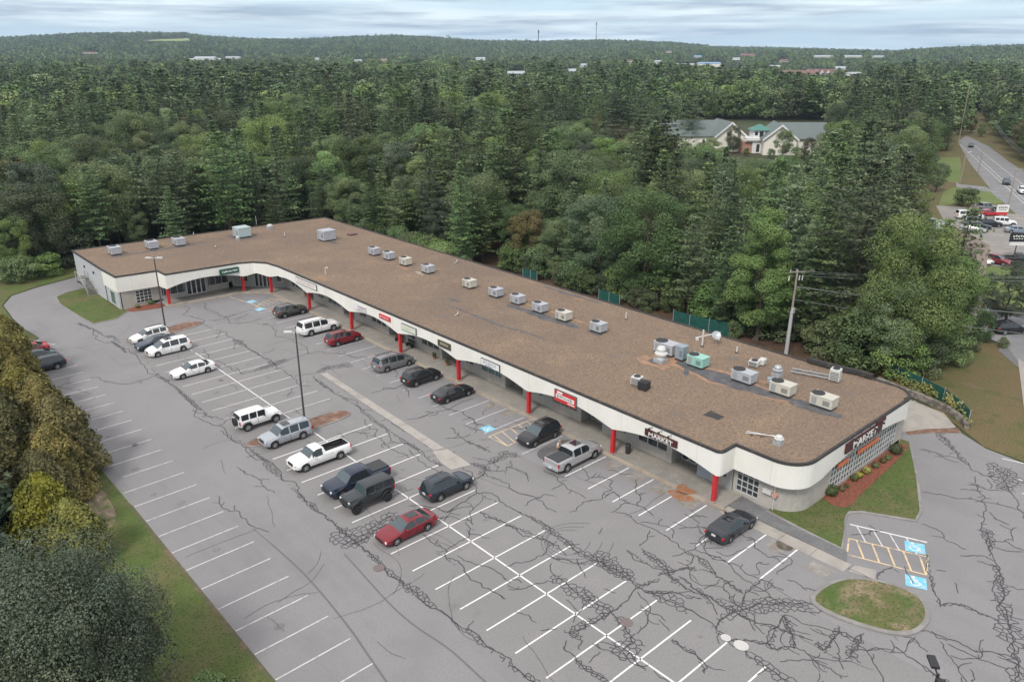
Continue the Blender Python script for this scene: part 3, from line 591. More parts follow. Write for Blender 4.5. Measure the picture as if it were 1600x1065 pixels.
# roof outline, counter clockwise from the left end
FX = 49.25
front = [(29.35, 122.0), (29.55, 116.35), (35.15, 115.75), (35.25, 112.9), (45.6, 112.1)] + [(47.6, 111.2), (48.9, 109.4), (FX, 106.5), (FX, 30.6)]
endp = arc(49.75, 30.35, .5, 180, 270, 3)+[(51.35, 29.85), (51.35, 26.6)]+arc(53.7, 26.55, 2.35, 180, 270, 8)+[(70.6, 24.2)]+arc(70.6, 26.6, 2.4, -90, 0, 6)+[(73.0, 29.6)]
back = [(72.5, 33), (72.4, 60), (72.4, 133.6), (29.3, 137.3)]
outl = front+endp+back
s = MB(); s.add([(x, y, RZ) for x, y in outl], [tuple(range(len(outl)))]); o = bb(s, 'roof', M_ROOF, fix=False)
bm = bmesh.new(); bm.from_mesh(o.data); bmesh.ops.triangulate(bm, faces=bm.faces)
for f in bm.faces:
    if f.normal.z < 0: f.normal_flip()
bm.to_mesh(o.data); bm.free()
# flashing round the edge
s = MB(); n = len(outl); ins = []
def offset(poly, d):
    n = len(poly); r = []
    for i in range(n):
        a, b, c = Vector(poly[i-1]), Vector(poly[i]), Vector(poly[(i+1) % n]); t1 = (b-a).normalized(); t2 = (c-b).normalized()
        n1 = Vector((-t1.y, t1.x)); n2 = Vector((-t2.y, t2.x)); m_ = (n1+n2); k = m_.length
        m_ = m_/k if k > .1 else n1; r.append(tuple(b+m_*d/max(.5, m_.dot(n1))))
    return r
def cw(poly): return sum(a[0]*b[1]-b[0]*a[1] for a, b in zip(poly, poly[1:]+poly[:1]))
sg = 1 if cw(outl) > 0 else -1
inn = offset(outl, .2*sg); out_ = offset(outl, -.04*sg)
for i in range(n):
    j = (i+1) % n; h = .11
    s.add([(*out_[i], RZ-.1), (*out_[j], RZ-.1), (*out_[j], RZ+h), (*out_[i], RZ+h), (*inn[i], RZ+h-.02), (*inn[j], RZ+h-.02), (*inn[i], RZ-.02), (*inn[j], RZ-.02)], [(0, 1, 2, 3), (3, 2, 5, 4), (4, 5, 7, 6)])
bb(s, 'roof_edge', M_CAP)
s = MB()                                      # raised tar parapet at the back right corner
for a, b in zip([(72.95, 28.6), (73.0, 30), (72.6, 31.5), (72.45, 33.6)], [(73.0, 30), (72.6, 31.5), (72.45, 33.6), (72.4, 35)]):
    s.prism([(a[0]-.35, a[1]), (a[0]+.12, a[1]), (b[0]+.12, b[1]), (b[0]-.35, b[1])], RZ+.15, RZ+.55)
bb(s, 'parapet', M_CAP)
# fascia: a thick band whose lower edge arches between the columns
COLS = [(49.55, y) for y in (30.28, 41.2, 52.45, 63.9, 75.3, 86.6, 98.0)]+[(49.3, 109.4), (46.4, 112.75), (35.6, 113.85)]
FZ = 2.72
path = [(29.55, 116.35), (35.15, 115.75), (35.25, 112.9), (45.6, 112.1), (47.6, 111.2), (48.9, 109.4), (FX, 106.5), (FX, 30.6)]+endp[1:-1]
q = [(29.37, 122.0)]+path
def rs(p, st):
    o_ = []
    for a, b in zip(p, p[1:]):
        a, b = Vector(a), Vector(b); k = max(1, int((b-a).length/st)); o_ += [a.lerp(b, i/k) for i in range(k)]
    return o_+[Vector(p[-1])]
fp = rs(q, .5)
def low(p):
    x, y = p
    if x < FX+.2 and y < 106.5 and y > 30.2:
        ys = [30.28, 41.2, 52.45, 63.9, 75.3, 86.6, 98.0, 109.0]
        for a, b in zip(ys, ys[1:]):
            if a <= y <= b:
                t = (y-a)/(b-a); return FZ+.82*(math.sin(math.pi*t)**.95)
    if y >= 106.5 and x > 45.7:
        d = min((Vector(p)-Vector((48.9, 109.2))).length, (Vector(p)-Vector((46.3, 112))).length); return FZ+min(.7, d*.25)
    if 35.2 < x <= 45.7 and 111.5 < y < 113.2:
        t = (x-35.4)/(46.2-35.4); return FZ+.85*(math.sin(math.pi*min(1, max(0, t)))**.8)
    if y < 24.6 and 55.4 < x < 71.4:
        t = (x-55.4)/16; return FZ-.05+.85*math.sin(math.pi*t)**.7
    if x < 35.2: return FZ-.15
    return FZ-.05
s = MB(); n = len(fp)
for i in range(n-1):
    a, b = fp[i], fp[i+1]; t = (b-a)
    if t.length < 1e-4: continue
    na = (fp[min(i+1, n-1)]-fp[max(i-1, 0)]).normalized(); nb = (fp[min(i+2, n-1)]-fp[i]).normalized()
    ia = a+Vector((-na.y, na.x))*.3; ib = b+Vector((-nb.y, nb.x))*.3
    la, lb = low(a), low(b)
    s.add([(*a, la), (*b, lb), (*b, RZ-.09), (*a, RZ-.09), (*ia, la), (*ib, lb), (*ia, RZ-.2), (*ib, RZ-.2)], [(0, 1, 2, 3), (4, 5, 1, 0), (5, 4, 6, 7)])
acc = 0                                       # panel joints
for i in range(n-1):
    a, b = fp[i], fp[i+1]; acc += (b-a).length
    if acc > 3.6:
        acc = 0; t = (b-a).normalized(); nn_ = Vector((t.y, -t.x)); p0 = a+nn_*.004; p1 = a+t*.022+nn_*.004
        s.add([(*p0, low(a)+.02), (*p1, low(a)+.02), (*p1, RZ-.1), (*p0, RZ-.1)], [(0, 1, 2, 3)], 1)
bb(s, 'fascia', [M_FASC, flat('joint_gap', (.50, .48, .43), .8)], smooth=True)
# soffit above the walkway
s = MB(); s.add([(x, y, 4.0) for x, y in [(49.5, 30.2), (54, 30.2), (54, 114.5), (45, 116.8), (35.3, 116.8), (35.5, 113.2), (45.7, 112.4), (48, 111.2), (49.3, 108.5)]], [tuple(range(9))])
bb(s, 'soffit', M_SOFF, fix=False)
# red columns
for i, (x, y) in enumerate(COLS):
    s = MB(); s.prism([(x-.20, y-.16), (x+.16, y-.16), (x+.16, y+.16), (x-.20, y+.16)], .15, FZ+(1.2 if i > 6 else .9) if i != 0 else FZ+.3, m=0)
    s.box((x-.02, y, .2), (.6, .56, .1), m=1); bb(s, 'column', [M_RED, M_CONC], bevel=0)
# shop front along the long wing
WX = 52.1; Z0, Z1 = .15, 4.0
wall = MB(); kids = []
M_SHOP = [M_BLOCK, flat('painted_grey_wall', (.36, .36, .34), .8, var=.08), flat('blue_grey_wall', (.30, .33, .38), .8, var=.08)]
def seg(y0, y1, z0=Z0, z1=Z1, x=WX, m=1, th=.25): wall.box((x+th/2, (y0+y1)/2, (z0+z1)/2), (th, y1-y0, z1-z0), m=m)
def window(y0, y1, z0, z1, n, x=WX, rows=1, glass=None, name='window'):
    f = MB(); t = .07; X = x+.10
    for k in range(n+1): yy = y0+(y1-y0)*k/n; f.box((X, min(max(yy, y0+t/2), y1-t/2), (z0+z1)/2), (.12, t, z1-z0))
    for k in range(rows+1): zz = z0+(z1-z0)*k/rows; f.box((X+.004, (y0+y1)/2, min(max(zz, z0+t/2), z1-t/2)), (.10, y1-y0-.02, t))
    fo = bb(f, name, M_MULL)
    g_ = MB(); g_.box((X+.03, (y0+y1)/2, (z0+z1)/2), (.03, y1-y0-.04, z1-z0-.04)); g_.v = [(a-52, b-70, c) for a, b, c in g_.v]
    g_.build('pane', glass or M_GLASS, fo); return fo
M_TEALG = flat('teal_tinted_glass', (.10, .17, .17), .15, var=.4, scale=1.5)
M_POST = flat('poster_glass', (.16, .10, .09), .3, var=.7, scale=2.2)
bays = [30.28, 41.2, 52.45, 63.9, 75.3, 86.6, 98.0, 109.2]
for bi, (a, b) in enumerate(zip(bays, bays[1:])):
    W_ = b-a; Y = lambda t: a+W_*t
    gl = [M_GLASS, M_POST, M_TEALG, M_GLASS, M_GLASS, M_GLASS, M_GLASS][bi]
    # from the left end (high y): pier, triple window, pier, recessed entry, wall, small window
    seg(Y(.93), Y(1.0)); seg(Y(.62), Y(.93), Z0, .95, m=0); seg(Y(.62), Y(.93), 2.75, Z1)
    window(Y(.62), Y(.93), .95, 2.75, 3, glass=gl)
    seg(Y(.57), Y(.62), m=0)
    # recess
    wall.box((WX+.86, Y(.57)+.1, (Z0+Z1)/2), (1.2, .2, Z1-Z0), m=1); wall.box((WX+.86, Y(.32)-.1, (Z0+Z1)/2), (1.2, .2, Z1-Z0), m=1)
    d = MB(); X = WX+1.4
    seg(Y(.32), Y(.57), 2.5, Z1, x=X-.1, th=.2)
    for k, (p, r_) in enumerate([(.33, .40), (.41, .48), (.49, .56)]):
        fo = MB(); y0, y1 = Y(p), Y(r_)
        for yy in (y0+.04, y1-.04): fo.box((X, yy, 1.32), (.1, .08, 2.34))
        for zz in (.22, 2.45): fo.box((X+.003, (y0+y1)/2, zz), (.1, y1-y0-.02, .1))
        f2 = bb(fo, 'door' if k != 1 else 'window', M_MULL)
        g_ = MB(); g_.box((X+.02, (y0+y1)/2, 1.32), (.03, y1-y0-.1, 2.2)); g_.v = [(u-52, v-70, c) for u, v, c in g_.v]; g_.build('pane', M_GLASS, f2)
        if k != 1: h = MB(); h.box((X-.1, y0+.16, 1.25), (.04, .04, .5)); h.v = [(u-52, v-70, c) for u, v, c in h.v]; h.build('handle', M_GALV, f2)
    seg(Y(.20), Y(.32), m=2 if bi in (0, 3) else 1); seg(Y(.05), Y(.20), Z0, 1.0, m=0); seg(Y(.05), Y(.20), 2.6, Z1); window(Y(.05), Y(.20), 1.0, 2.6, 2, glass=gl if bi in (2,) else None); seg(Y(0), Y(.05))
seg(109.2, 110.6)
# corner entry and left wing front (wall along y = 116.6)
WY = 116.45
def segx(x0, x1, z0=.15, z1=4.0, y=WY, m=1): wall.box(((x0+x1)/2, y+.125, (z0+z1)/2), (x1-x0, .25, z1-z0), m=m)
def windowx(x0, x1, z0, z1, n, y=WY, rows=1, glass=None, name='window', side=-1):
    f = MB(); t = .07; Yp = y+.02 if side < 0 else y
    for k in range(n+1): xx = x0+(x1-x0)*k/n; f.box((min(max(xx, x0+t/2), x1-t/2), Yp, (z0+z1)/2), (t, .12, z1-z0))
    for k in range(rows+1): zz = z0+(z1-z0)*k/rows; f.box(((x0+x1)/2, Yp+.004, min(max(zz, z0+t/2), z1-t/2)), (x1-x0-.02, .10, t))
    fo = bb(f, name, M_MULL)
    g_ = MB(); g_.box(((x0+x1)/2, Yp+.03, (z0+z1)/2), (x1-x0-.04, .03, z1-z0-.04)); g_.v = [(a-52, b-70, c) for a, b, c in g_.v]
    g_.build('pane', glass or M_GLASS, fo); return fo
segx(30.0, 34.2, 0, 1.0-.6, m=0); segx(30.0, 31.9, .4, 4.2, y=WY, m=0); segx(34.15, 35.6, .4, 4.2, m=0); segx(31.9, 34.15, 2.35, 4.2, m=0)
windowx(31.9, 34.15, .45, 2.35, 4, rows=4)
segx(35.6, 38.9, .15, .8, m=0); segx(35.6, 38.9, 2.6, 4.0); windowx(35.75, 38.8, .8, 2.6, 3)
segx(38.9, 39.2); segx(42.1, 42.5); segx(39.2, 42.1, 2.7, 4.0)
for k in range(4):
    x0 = 39.2+.725*k; fo = MB()
    for xx in (x0+.04, x0+.685): fo.box((xx, WY+.1, 1.4), (.07, .1, 2.5))
    for zz in (.22, 2.6): fo.box((x0+.36, WY+.103, zz), (.7, .1, .1))
    f2 = bb(fo, 'door' if k in (1, 2) else 'window', M_WHITE); g_ = MB(); g_.box((x0+.36, WY+.12, 1.4), (.6, .03, 2.4)); g_.v = [(u-52, v-70, c) for u, v, c in g_.v]; g_.build('pane', M_GLASS, f2)
segx(42.5, 46.2, .15, 1.0, m=0); segx(42.5, 46.2, 2.7, 4.0); windowx(42.6, 45.6, 1.0, 2.7, 3); segx(45.6, 46.6)
# angled corner shop front
def segd(p, q_, z0, z1, m=1, th=.25, s_=None):
    p, q_ = Vector(p), Vector(q_); c = (p+q_)/2; d_ = q_-p; (s_ or wall).box((c.x, c.y, (z0+z1)/2), (d_.length, th, z1-z0), rz=math.atan2(d_.y, d_.x), m=m)
A, B = Vector((46.6, 116.5)), Vector((52.2, 110.6))
for t0, t1, z0, z1 in ((0, .12, .15, 4), (.12, .28, .15, .9), (.12, .28, 2.5, 4), (.28, .40, .15, 4), (.40, .72, 2.6, 4), (.72, .82, .15, 4), (.82, .94, .15, 1.0), (.82, .94, 2.5, 4), (.94, 1, .15, 4)): segd(A.lerp(B, t0), A.lerp(B, t1), z0, z1)
ang = math.atan2(B.y-A.y, B.x-A.x)
for t0, t1, z0, z1, nm in ((.12, .28, .9, 2.5, 'window'), (.40, .48, .15, 2.6, 'door'), (.48, .56, .15, 2.6, 'door'), (.56, .64, .15, 2.6, 'window'), (.64, .72, .15, 2.6, 'window'), (.82, .94, 1.0, 2.5, 'window')):
    f = MB(); p, q_ = A.lerp(B, t0+.004), A.lerp(B, t1-.004)
    for e_ in (p.lerp(q_, .04), p.lerp(q_, .96)): f.box((e_.x, e_.y, (z0+z1)/2), (.07, .12, z1-z0-.02), rz=ang)
    for zz in (z0+.06, z1-.05): segd(p, q_, zz-.04, zz+.04, s_=f, m=0, th=.11)
    fo = bb(f, nm, M_WHITE); g_ = MB(); segd(p.lerp(q_, .03), q_.lerp(p, .03), z0+.03, z1-.03, m=0, th=.04, s_=g_); g_.v = [(a-52, b-70, c) for a, b, c in g_.v]; g_.build('pane', M_GLASS, fo)
# end block under the fascia, grey block wall that follows the curve
ew = [(52.15, 30.2), (52.15, 27.2)]+arc(54.6, 27.05, 2.45, 180, 270, 8)+[(57.6, 24.6)]
for a, b in zip(ew, ew[1:]):
    if a == (52.15, 30.2):
        segd((52.27, 30.2), (52.27, 29.95), 0, 3.6, m=0); segd((52.27, 27.85), (52.27, 27.2), 0, 3.6, m=0); segd((52.27, 29.95), (52.27, 27.85), 0, .35, m=0); segd((52.27, 29.95), (52.27, 27.85), 2.5, 3.6, m=0)
    else:
        va, vb = Vector((*a, 0)), Vector((*b, 0)); wall.add([(*a, 0), (*b, 0), (*b, 3.9), (*a, 3.9)], [(0, 1, 2, 3)], 0)
window(27.85, 29.95, .35, 2.5, 4, x=52.15, rows=4)
wall.box((64.5, 24.725, .2), (13.8, .25, .4), m=0); wall.box((70.9, 24.725, 1.8), (1.6, .25, 3.6), m=0); wall.box((57.65, 24.725, 2), (.1, .25, 3.6), m=0)
wall.add([(71.7, 24.6, 0), (72.6, 25.4, 0), (72.6, 25.4, 3.9), (71.7, 24.6, 3.9)], [(0, 1, 2, 3)], 0)
wall.add([(72.6, 25.4, 0), (72.6, 30, 0), (72.6, 30, 4.6), (72.6, 25.4, 4.6)], [(0, 1, 2, 3)], 0)
# gridded market windows, each bay a window of its own
gw = [57.7+i*(70.1-57.7)/6 for i in range(7)]
M_OSIGN = flat('orange_window_sign', (.72, .20, .09), .5)
for i in range(6):
    windowx(gw[i], gw[i+1], .4, 3.75, 4, y=24.62, rows=6)
for x0, x1 in ((58.6, 60.5), (62.2, 66.2)):
    s = MB(); s.box(((x0+x1)/2, 24.52, 2.35), (x1-x0, .04, .42)); bb(s, 'window_sign', M_OSIGN)['label'] = 'orange banner in the market window'
# back, left and inner walls
for a, b in (((72.35, 30), (72.3, 133.4)), ((72.3, 133.4), (29.45, 137.1))):
    wall.add([(*a, 0), (*b, 0), (*b, RZ-.05), (*a, RZ-.05)], [(0, 1, 2, 3)], 0)
bb(wall, 'wall', M_SHOP)
s = MB(); s.add([(29.45, 137.1, -.2), (29.5, 122.0, -.2), (29.5, 122.0, RZ-.09), (29.45, 137.1, RZ-.09)], [(0, 1, 2, 3)]); s.box((29.72, 119.2, 1.3), (.25, 5.6, 2.9)); bb(s, 'side_wall', M_SIDING)
s = MB(); s.box((29.56, 118.9, 1.35), (.06, 1.9, 1.9)); fo = bb(s, 'window', M_MULL)
s = MB();
for k in range(3): s.box((29.52, 118.3+.6*k, 1.35), (.03, .5, 1.75))
s.v = [(a-52, b-70, c) for a, b, c in s.v]; s.build('pane', M_TEALG, fo)
for yy in (131.5, 126.8): s = MB(); s.box((29.4, yy, 3.4), (.14, .4, .3)); bb(s, 'wall_lamp', M_BLACK)
# side stairs
stt = empty('wooden_stairs', (28.7, 131, 0), 0, 'grey wooden stairs with landing and handrail against the pale side wall', 'stairs')
s = MB()
for i in range(9): s.box((0, -4.4+i*.42, .11+i*.19), (1.3, .4, .07))
s.box((0, 0.2, 1.85), (1.4, 1.8, .09)); s.build('steps', flat('grey_timber', (.20, .185, .165), .9, var=.2), stt)
s = MB()
for x in (-.65, .65):
    s.cyl((x, -4.5, .9), (x, -.7, 2.8), .035); s.cyl((x, -.7, 2.8), (x, 1.0, 2.8), .035)
    for y, z in ((-4.5, 0), (-2.6, .9), (-.7, 1.8), (1.0, 0)): s.cyl((x, y, z), (x, y, z+1 if y < .9 else 2.8), .05)
s.build('handrail', M_GALV, stt)
# roof membrane patches (lie on the gravel)
def rsheet(name, pts, z, mat):
    s = MB(); s.add([(p[0]-52, p[1]-70, z) for p in pts], [tuple(range(len(pts)))]); o = s.build(name, mat, bld, fix=False)
    if o.data.polygons[0].normal.z < 0: o.data.flip_normals()
    return o
def rp(l): return [tuple(G(*p, RZ).xy) for p in l]
zz_ = RZ+.012
for l in ([(370, 372), (385, 376), (392, 367), (380, 362), (360, 359)],):
    pass
def band(path, wd, mat, name, z):
    q_ = resample(path, .6); L = []
    for i, p in enumerate(q_):
        t = (q_[min(i+1, len(q_)-1)]-q_[max(i-1, 0)]).normalized(); n_ = Vector((-t.y, t.x)); e_ = math.sin(math.pi*(i+.35)/(len(q_)-.3))**.35
        w1 = wd*e_*(.62+.55*noise.noise(Vector((p.x*.5, p.y*.5, 2))))*.9; w2 = wd*e_*(.62+.55*noise.noise(Vector((p.x*.5, p.y*.5, 8))))*.9
        L += [(*(p+n_*w1), z), (*(p-n_*w2), z)]
    s = MB(); s.add([(a-52, b-70, c) for a, b, c in L], [(2*i, 2*i+1, 2*i+3, 2*i+2) for i in range(len(q_)-1)]); o = s.build(name, mat, bld, fix=False)
    if o.data.polygons[0].normal.z < 0: o.data.flip_normals()
band([(62.2, 46.8), (62.6, 44), (62.6, 41.5), (62.2, 38.8), (62.3, 36), (62.4, 33.5), (62.5, 31)], 2.5, M_ORG, 'washed_gravel', RZ+.008)
band([(62.6, 44), (62.3, 41.8), (62.2, 39), (62.0, 36.5), (62.4, 33.5), (62.7, 31.4)], 1.9, M_TAR, 'roof_membrane', RZ+.014)
band([(64.4, 35.8), (65.2, 33.2)], .7, M_ORG, 'washed_gravel', RZ+.011)
band([(62.4, 31.4), (62.6, 28.9), (62.8, 26.6)], 1.4, M_TAR, 'roof_membrane', RZ+.016)
band([(61.0, 47.6), (60.6, 45.2), (60.2, 43.6)], 1.8, M_ORG, 'washed_gravel', RZ+.010); band([(61.0, 46.4), (60.9, 44.9)], 1.1, M_TAR, 'roof_membrane', RZ+.018)
band([(61.6, 42.3), (60.2, 41.3)], .4, M_TAR, 'roof_membrane', RZ+.020)
band([(62.3, 70), (62.3, 66), (62.5, 61), (62.5, 58)], 1.25, M_TAR, 'roof_membrane', RZ+.012)
band([(64.2, 69), (64.4, 64), (64.3, 58)], .5, M_ORG, 'washed_gravel', RZ+.010)
band([(62.7, 56.8), (62.6, 54.6)], .75, M_TAR, 'roof_membrane', RZ+.012)
band([(63.4, 80.4), (63.2, 78.2)], .4, M_TAR, 'roof_membrane', RZ+.012); band([(63.6, 74.5), (63.2, 72.5)], .4, M_TAR, 'roof_membrane', RZ+.012)
band([(62.6, 95), (62.6, 92)], .5, M_ORG, 'washed_gravel', RZ+.012); band([(62.8, 90.5), (62.6, 88.2)], .5, layered('pale_gravel', (.36, .32, .27), [((.28, .2, .14), 1, .45, .6, one, 5)]), 'washed_gravel', RZ+.012)
band(rp([(706, 478), (740, 492), (780, 508), (815, 517), (856, 531)]), .34, M_TAR, 'roof_membrane', RZ+.012)
band(rp([(703, 466), (720, 472)]), .45, M_TAR, 'roof_membrane', RZ+.012)
band(rp([(850, 447), (885, 459), (920, 468), (940, 474)]), .5, M_TAR, 'roof_membrane', RZ+.012)
band([(32.4, 128.6), (36, 128.7), (40, 128.5), (45, 128.6), (47.5, 129.5)], .85, M_TAR, 'roof_membrane', RZ+.012)
band([(52.3, 131), (52.8, 127.5), (55.5, 126.8)], .9, M_TAR, 'roof_membrane', RZ+.012)
band([(63, 115.6), (63.3, 113)], .7, M_TAR, 'roof_membrane', RZ+.012)
rsheet('roof_membrane', rp([(1098, 648), (1111, 641), (1132, 651), (1123, 656)]), RZ+.013, M_CAP)
# ------------------------------------------------------------------ lettering and signs
def textmesh(body, size, name, mat, parent, M, ext=.02, sx=1.0, shear=0):
    cu = bpy.data.curves.new('lettering', 'FONT'); cu.body = body; cu.size = size; cu.align_x = 'CENTER'; cu.align_y = 'CENTER'; cu.extrude = ext; cu.shear = shear; cu.offset = size*.018
    to = bpy.data.objects.new('lettering', cu); me = bpy.data.meshes.new_from_object(to)
    bpy.data.objects.remove(to); bpy.data.curves.remove(cu)
    me.transform(M @ Matrix.Diagonal((sx, 1, 1, 1))); me.materials.clear(); me.materials.append(mat)
    o = bpy.data.objects.new(name, me); C.objects.link(o); o.parent = parent; return o
def basis(o, right, up): r_, u = Vector(right).normalized(), Vector(up); return Matrix.Translation(Vector(o)-Vector((52, 70, 0))) @ Matrix((r_, u, r_.cross(u))).transposed().to_4x4()
def sign(y0, y1, z0, z1, mat, edge, label, x=FX, depth=.14):
    s = MB(); s.box((x-depth/2, (y0+y1)/2, (z0+z1)/2), (depth, y1-y0, z1-z0), m=1); s.box((x-depth-.006, (y0+y1)/2, (z0+z1)/2), (.02, y1-y0-.12, z1-z0-.12), m=0)
    o = bb(s, 'sign', [mat, edge]); o['label'] = label; return o, x-depth-.02
def onfront(xf, y, z): return basis((xf, y, z), (0, -1, 0), (0, 0, 1))
def scrawl(parent, xf, y0, y1, z, h, mat, n=9, seed=1):
    rr = random.Random(seed); s = MB(); y = y1; w_ = (y1-y0)/n      # lettering too small in the photograph to read: rows of letter-sized strokes
    for k in range(n):
        a = y-w_*.12; b = y-w_*.78; y -= w_
        s.box((xf, a-.02, z), (.02, .04, h))
        if rr.random() < .7: s.box((xf-.002, (a+b)/2, z+h*.4*rr.choice([1, 0, -1])), (.02, a-b, .045))
        if rr.random() < .6: s.box((xf, b+.02, z), (.02, .04, h*rr.choice([1, .6])))
    s.v = [(a-52, b-70, c) for a, b, c in s.v]; s.build('lettering', mat, parent)
K = lambda n_, c: flat(n_, c, .5)
SW = K('sign_white', (.72, .72, .70)); SD = K('sign_dark_frame', (.10, .10, .11)); SR = K('sign_red', (.56, .03, .03)); SGN = K('sign_green', (.01, .085, .055)); SM = K('sign_maroon', (.07, .018, .022)); SP = K('sign_pink_letters', (.62, .25, .25))
SOL = K('sign_olive', (.07, .065, .04)); SCR = K('sign_cream', (.58, .53, .36)); SGR = K('sign_grey_letters', (.20, .23, .28)); SBK = K('sign_black', (.02, .02, .025)); SPR = K('sign_purple_letters', (.32, .10, .26))
# green sign over the corner entry, on the angled run of fascia
s = MB(); s.box((44.2-0, 111.95, 3.95), (2.9, .2, .82)); o = bb(s, 'sign', SGN); o['label'] = 'dark green sign with white cursive words over the corner entry'
o.data.transform(Matrix.Translation((0, .08, 0)))
textmesh('California Nails', .42, 'lettering', SW, o, basis((44.2, 111.9, 3.95), (1, 0, 0), (0, 0, 1)), .02, .92, .35)
o, xf = sign(94.7, 100.7, 3.75, 4.55, SW, SD, 'long white sign with pale red lettering in a dark frame'); scrawl(o, xf, 95.2, 100.2, 4.18, .34, SP, 16, 2)
o, xf = sign(82.2, 84.9, 3.55, 4.35, SW, K('sign_pale_edge', (.5, .5, .5)), 'small white sign with two rows of purple letters'); scrawl(o, xf, 82.3, 84.0, 4.12, .24, SPR, 8, 3); scrawl(o, xf, 82.3, 84.0, 3.78, .24, SGR, 8, 4)
o, xf = sign(76.7, 79.1, 3.85, 4.38, SR, SR, 'small red sign with white lettering'); scrawl(o, xf, 76.9, 78.9, 4.12, .22, SW, 9, 5)
o, xf = sign(71.3, 74.3, 3.6, 4.38, K('sign_pale_green', (.62, .66, .56)), SD, 'pale green sign in a dark frame with faint lettering'); scrawl(o, xf, 71.9, 73.9, 4.0, .28, SCR, 9, 6)
o, xf = sign(64.8, 67.1, 3.55, 4.28, SOL, SOL, 'dark olive sign with a cream lettered panel'); scrawl(o, xf, 65.1, 66.6, 4.0, .26, SCR, 7, 7)
o, xf = sign(56.5, 59.5, 3.55, 4.32, SW, SD, 'white sign with grey lettering in a dark frame'); scrawl(o, xf, 56.9, 59.1, 4.0, .34, SGR, 8, 8); scrawl(o, xf, 57.5, 58.8, 3.7, .12, SGR, 12, 9)
o, xf = sign(45.55, 48.45, 3.2, 4.4, SR, SD, 'large red sign with a white band of black letters')
s = MB(); s.box((xf, 47.0, 3.8), (.02, 2.4, .4)); s.box((xf, 47.7, 4.2), (.02, .7, .22)); s.box((xf, 46.2, 3.42), (.02, .9, .1)); s.v = [(a-52, b-70, c) for a, b, c in s.v]; s.build('band', SW, o); scrawl(o, xf-.012, 45.95, 48.05, 3.8, .24, SBK, 10, 10)
o, xf = sign(34.0, 37.4, 3.68, 4.3, SM, SM, 'maroon board sign with white MARKET lettering'); textmesh('MARKET', .52, 'lettering', SW, o, onfront(xf, 35.7, 3.93), .02, 1.3)
scrawl(o, xf, 34.6, 36.4, 4.2, .1, SCR, 10, 11)
for yy in (34.7, 35.7, 36.7): s = MB(); s.cyl((FX, yy, 4.62), (FX-.45, yy, 4.66), .03); s.box((FX-.48, yy, 4.6), (.16, .14, .14)); bb(s, 'sign_lamp', M_BLACK)
s = MB(); s.prism([(58.6, 24.02), (65.2, 24.02), (65.2, 24.18), (58.6, 24.18)], 3.72, 4.62); s.box((64.9, 24.1, 4.68), (1.7, .14, .3)); o = bb(s, 'sign', SM); o['label'] = 'maroon board sign with white MARKET letters on the end wall'
textmesh('MARKET', .92, 'lettering', SW, o, basis((61.9, 24.0, 4.1), (1, 0, 0), (0, 0, 1)), .02, 1.25)
for xx in (59.6, 61.2, 62.8, 64.4): s = MB(); s.cyl((xx, 24.2, 4.78), (xx, 23.7, 4.84), .03); s.box((xx, 23.66, 4.78), (.14, .16, .14)); bb(s, 'sign_lamp', M_BLACK)
# vents in the fascia and meter boxes on the curved wall
s = MB(); s.box((55.0, 25.0-.35, 3.95), (.3, .2, .2))
bb(s, 'wall_lamp', M_BLACK)
s = MB(); s.box((52.05, 27.0, 1.55), (.3, .75, .35)); s.cyl((52.05, 26.4, 0), (52.05, 26.4, 2.3), .035); bb(s, 'meter_box', M_UNITW)
s = MB(); s.cyl((51.9, 26.35, 1.5), (52.2, 26.35, 1.5), .22, n=12); bb(s, 'gas_meter', flat('pinkish_meter', (.55, .3, .24), .6))
# shop display boards behind glass, things on the walkway
def thing1(s, name, mats, loc, label, cat, group=None, rz=0, smooth=False):
    o = s.build(name, mats, smooth=smooth); o.location = loc; o.rotation_euler.z = rz; return tag(o, label, cat, group)
M_TERRA = flat('terracotta', (.28, .12, .07), .8)
def leafball(c, r, n, size, mat, name, parent=None, seed=1, flatten=.8, open_=.35):
    rr = random.Random(seed); s = MB(); tint = []
    for k in range(n):
        d = Vector((rr.gauss(0, 1), rr.gauss(0, 1), rr.gauss(0, 1))).normalized(); q_ = Vector(c)+Vector((d.x*r, d.y*r, d.z*r*flatten))*rr.uniform(1-open_, 1.04)
        u = Vector((rr.gauss(0, 1), rr.gauss(0, 1), rr.gauss(0, 1))); u = (u-u.dot(d)*d*.7).normalized(); v = d.cross(u).normalized() if abs(d.dot(u)) < .95 else d.orthogonal().normalized()
        a = size*rr.uniform(.6, 1.3); s.v += [tuple(q_+u*a), tuple(q_+v*a*.7), tuple(q_-u*a), tuple(q_-v*a*.7)]; b = len(s.v)-4; s.f.append((b, b+1, b+2, b+3)); s.m.append(0); tint.append(rr.random())
    o = s.build(name, mat, parent, fix=False); at = o.data.attributes.new('tint', 'FLOAT', 'FACE'); at.data.foreach_set('value', tint); return o
def potted(x, y, label, seed):
    e_ = empty('potted_plant', (x, y, .15), 0, label, 'potted plant'); s = MB(); s.lathe((0, 0, 0), [(.16, 0), (.22, .32), (.24, .36), (.19, .36)]); s.build('pot', M_TERRA, e_); leafball((0, 0, .6), .32, 90, .09, L_SHRUB, 'foliage', e_, seed)
potted(51.3, 68.3, 'potted plant on the walkway by the olive sign, left of the recessed door', 1); potted(51.4, 71.0, 'potted plant on the walkway under the pale green sign', 2)
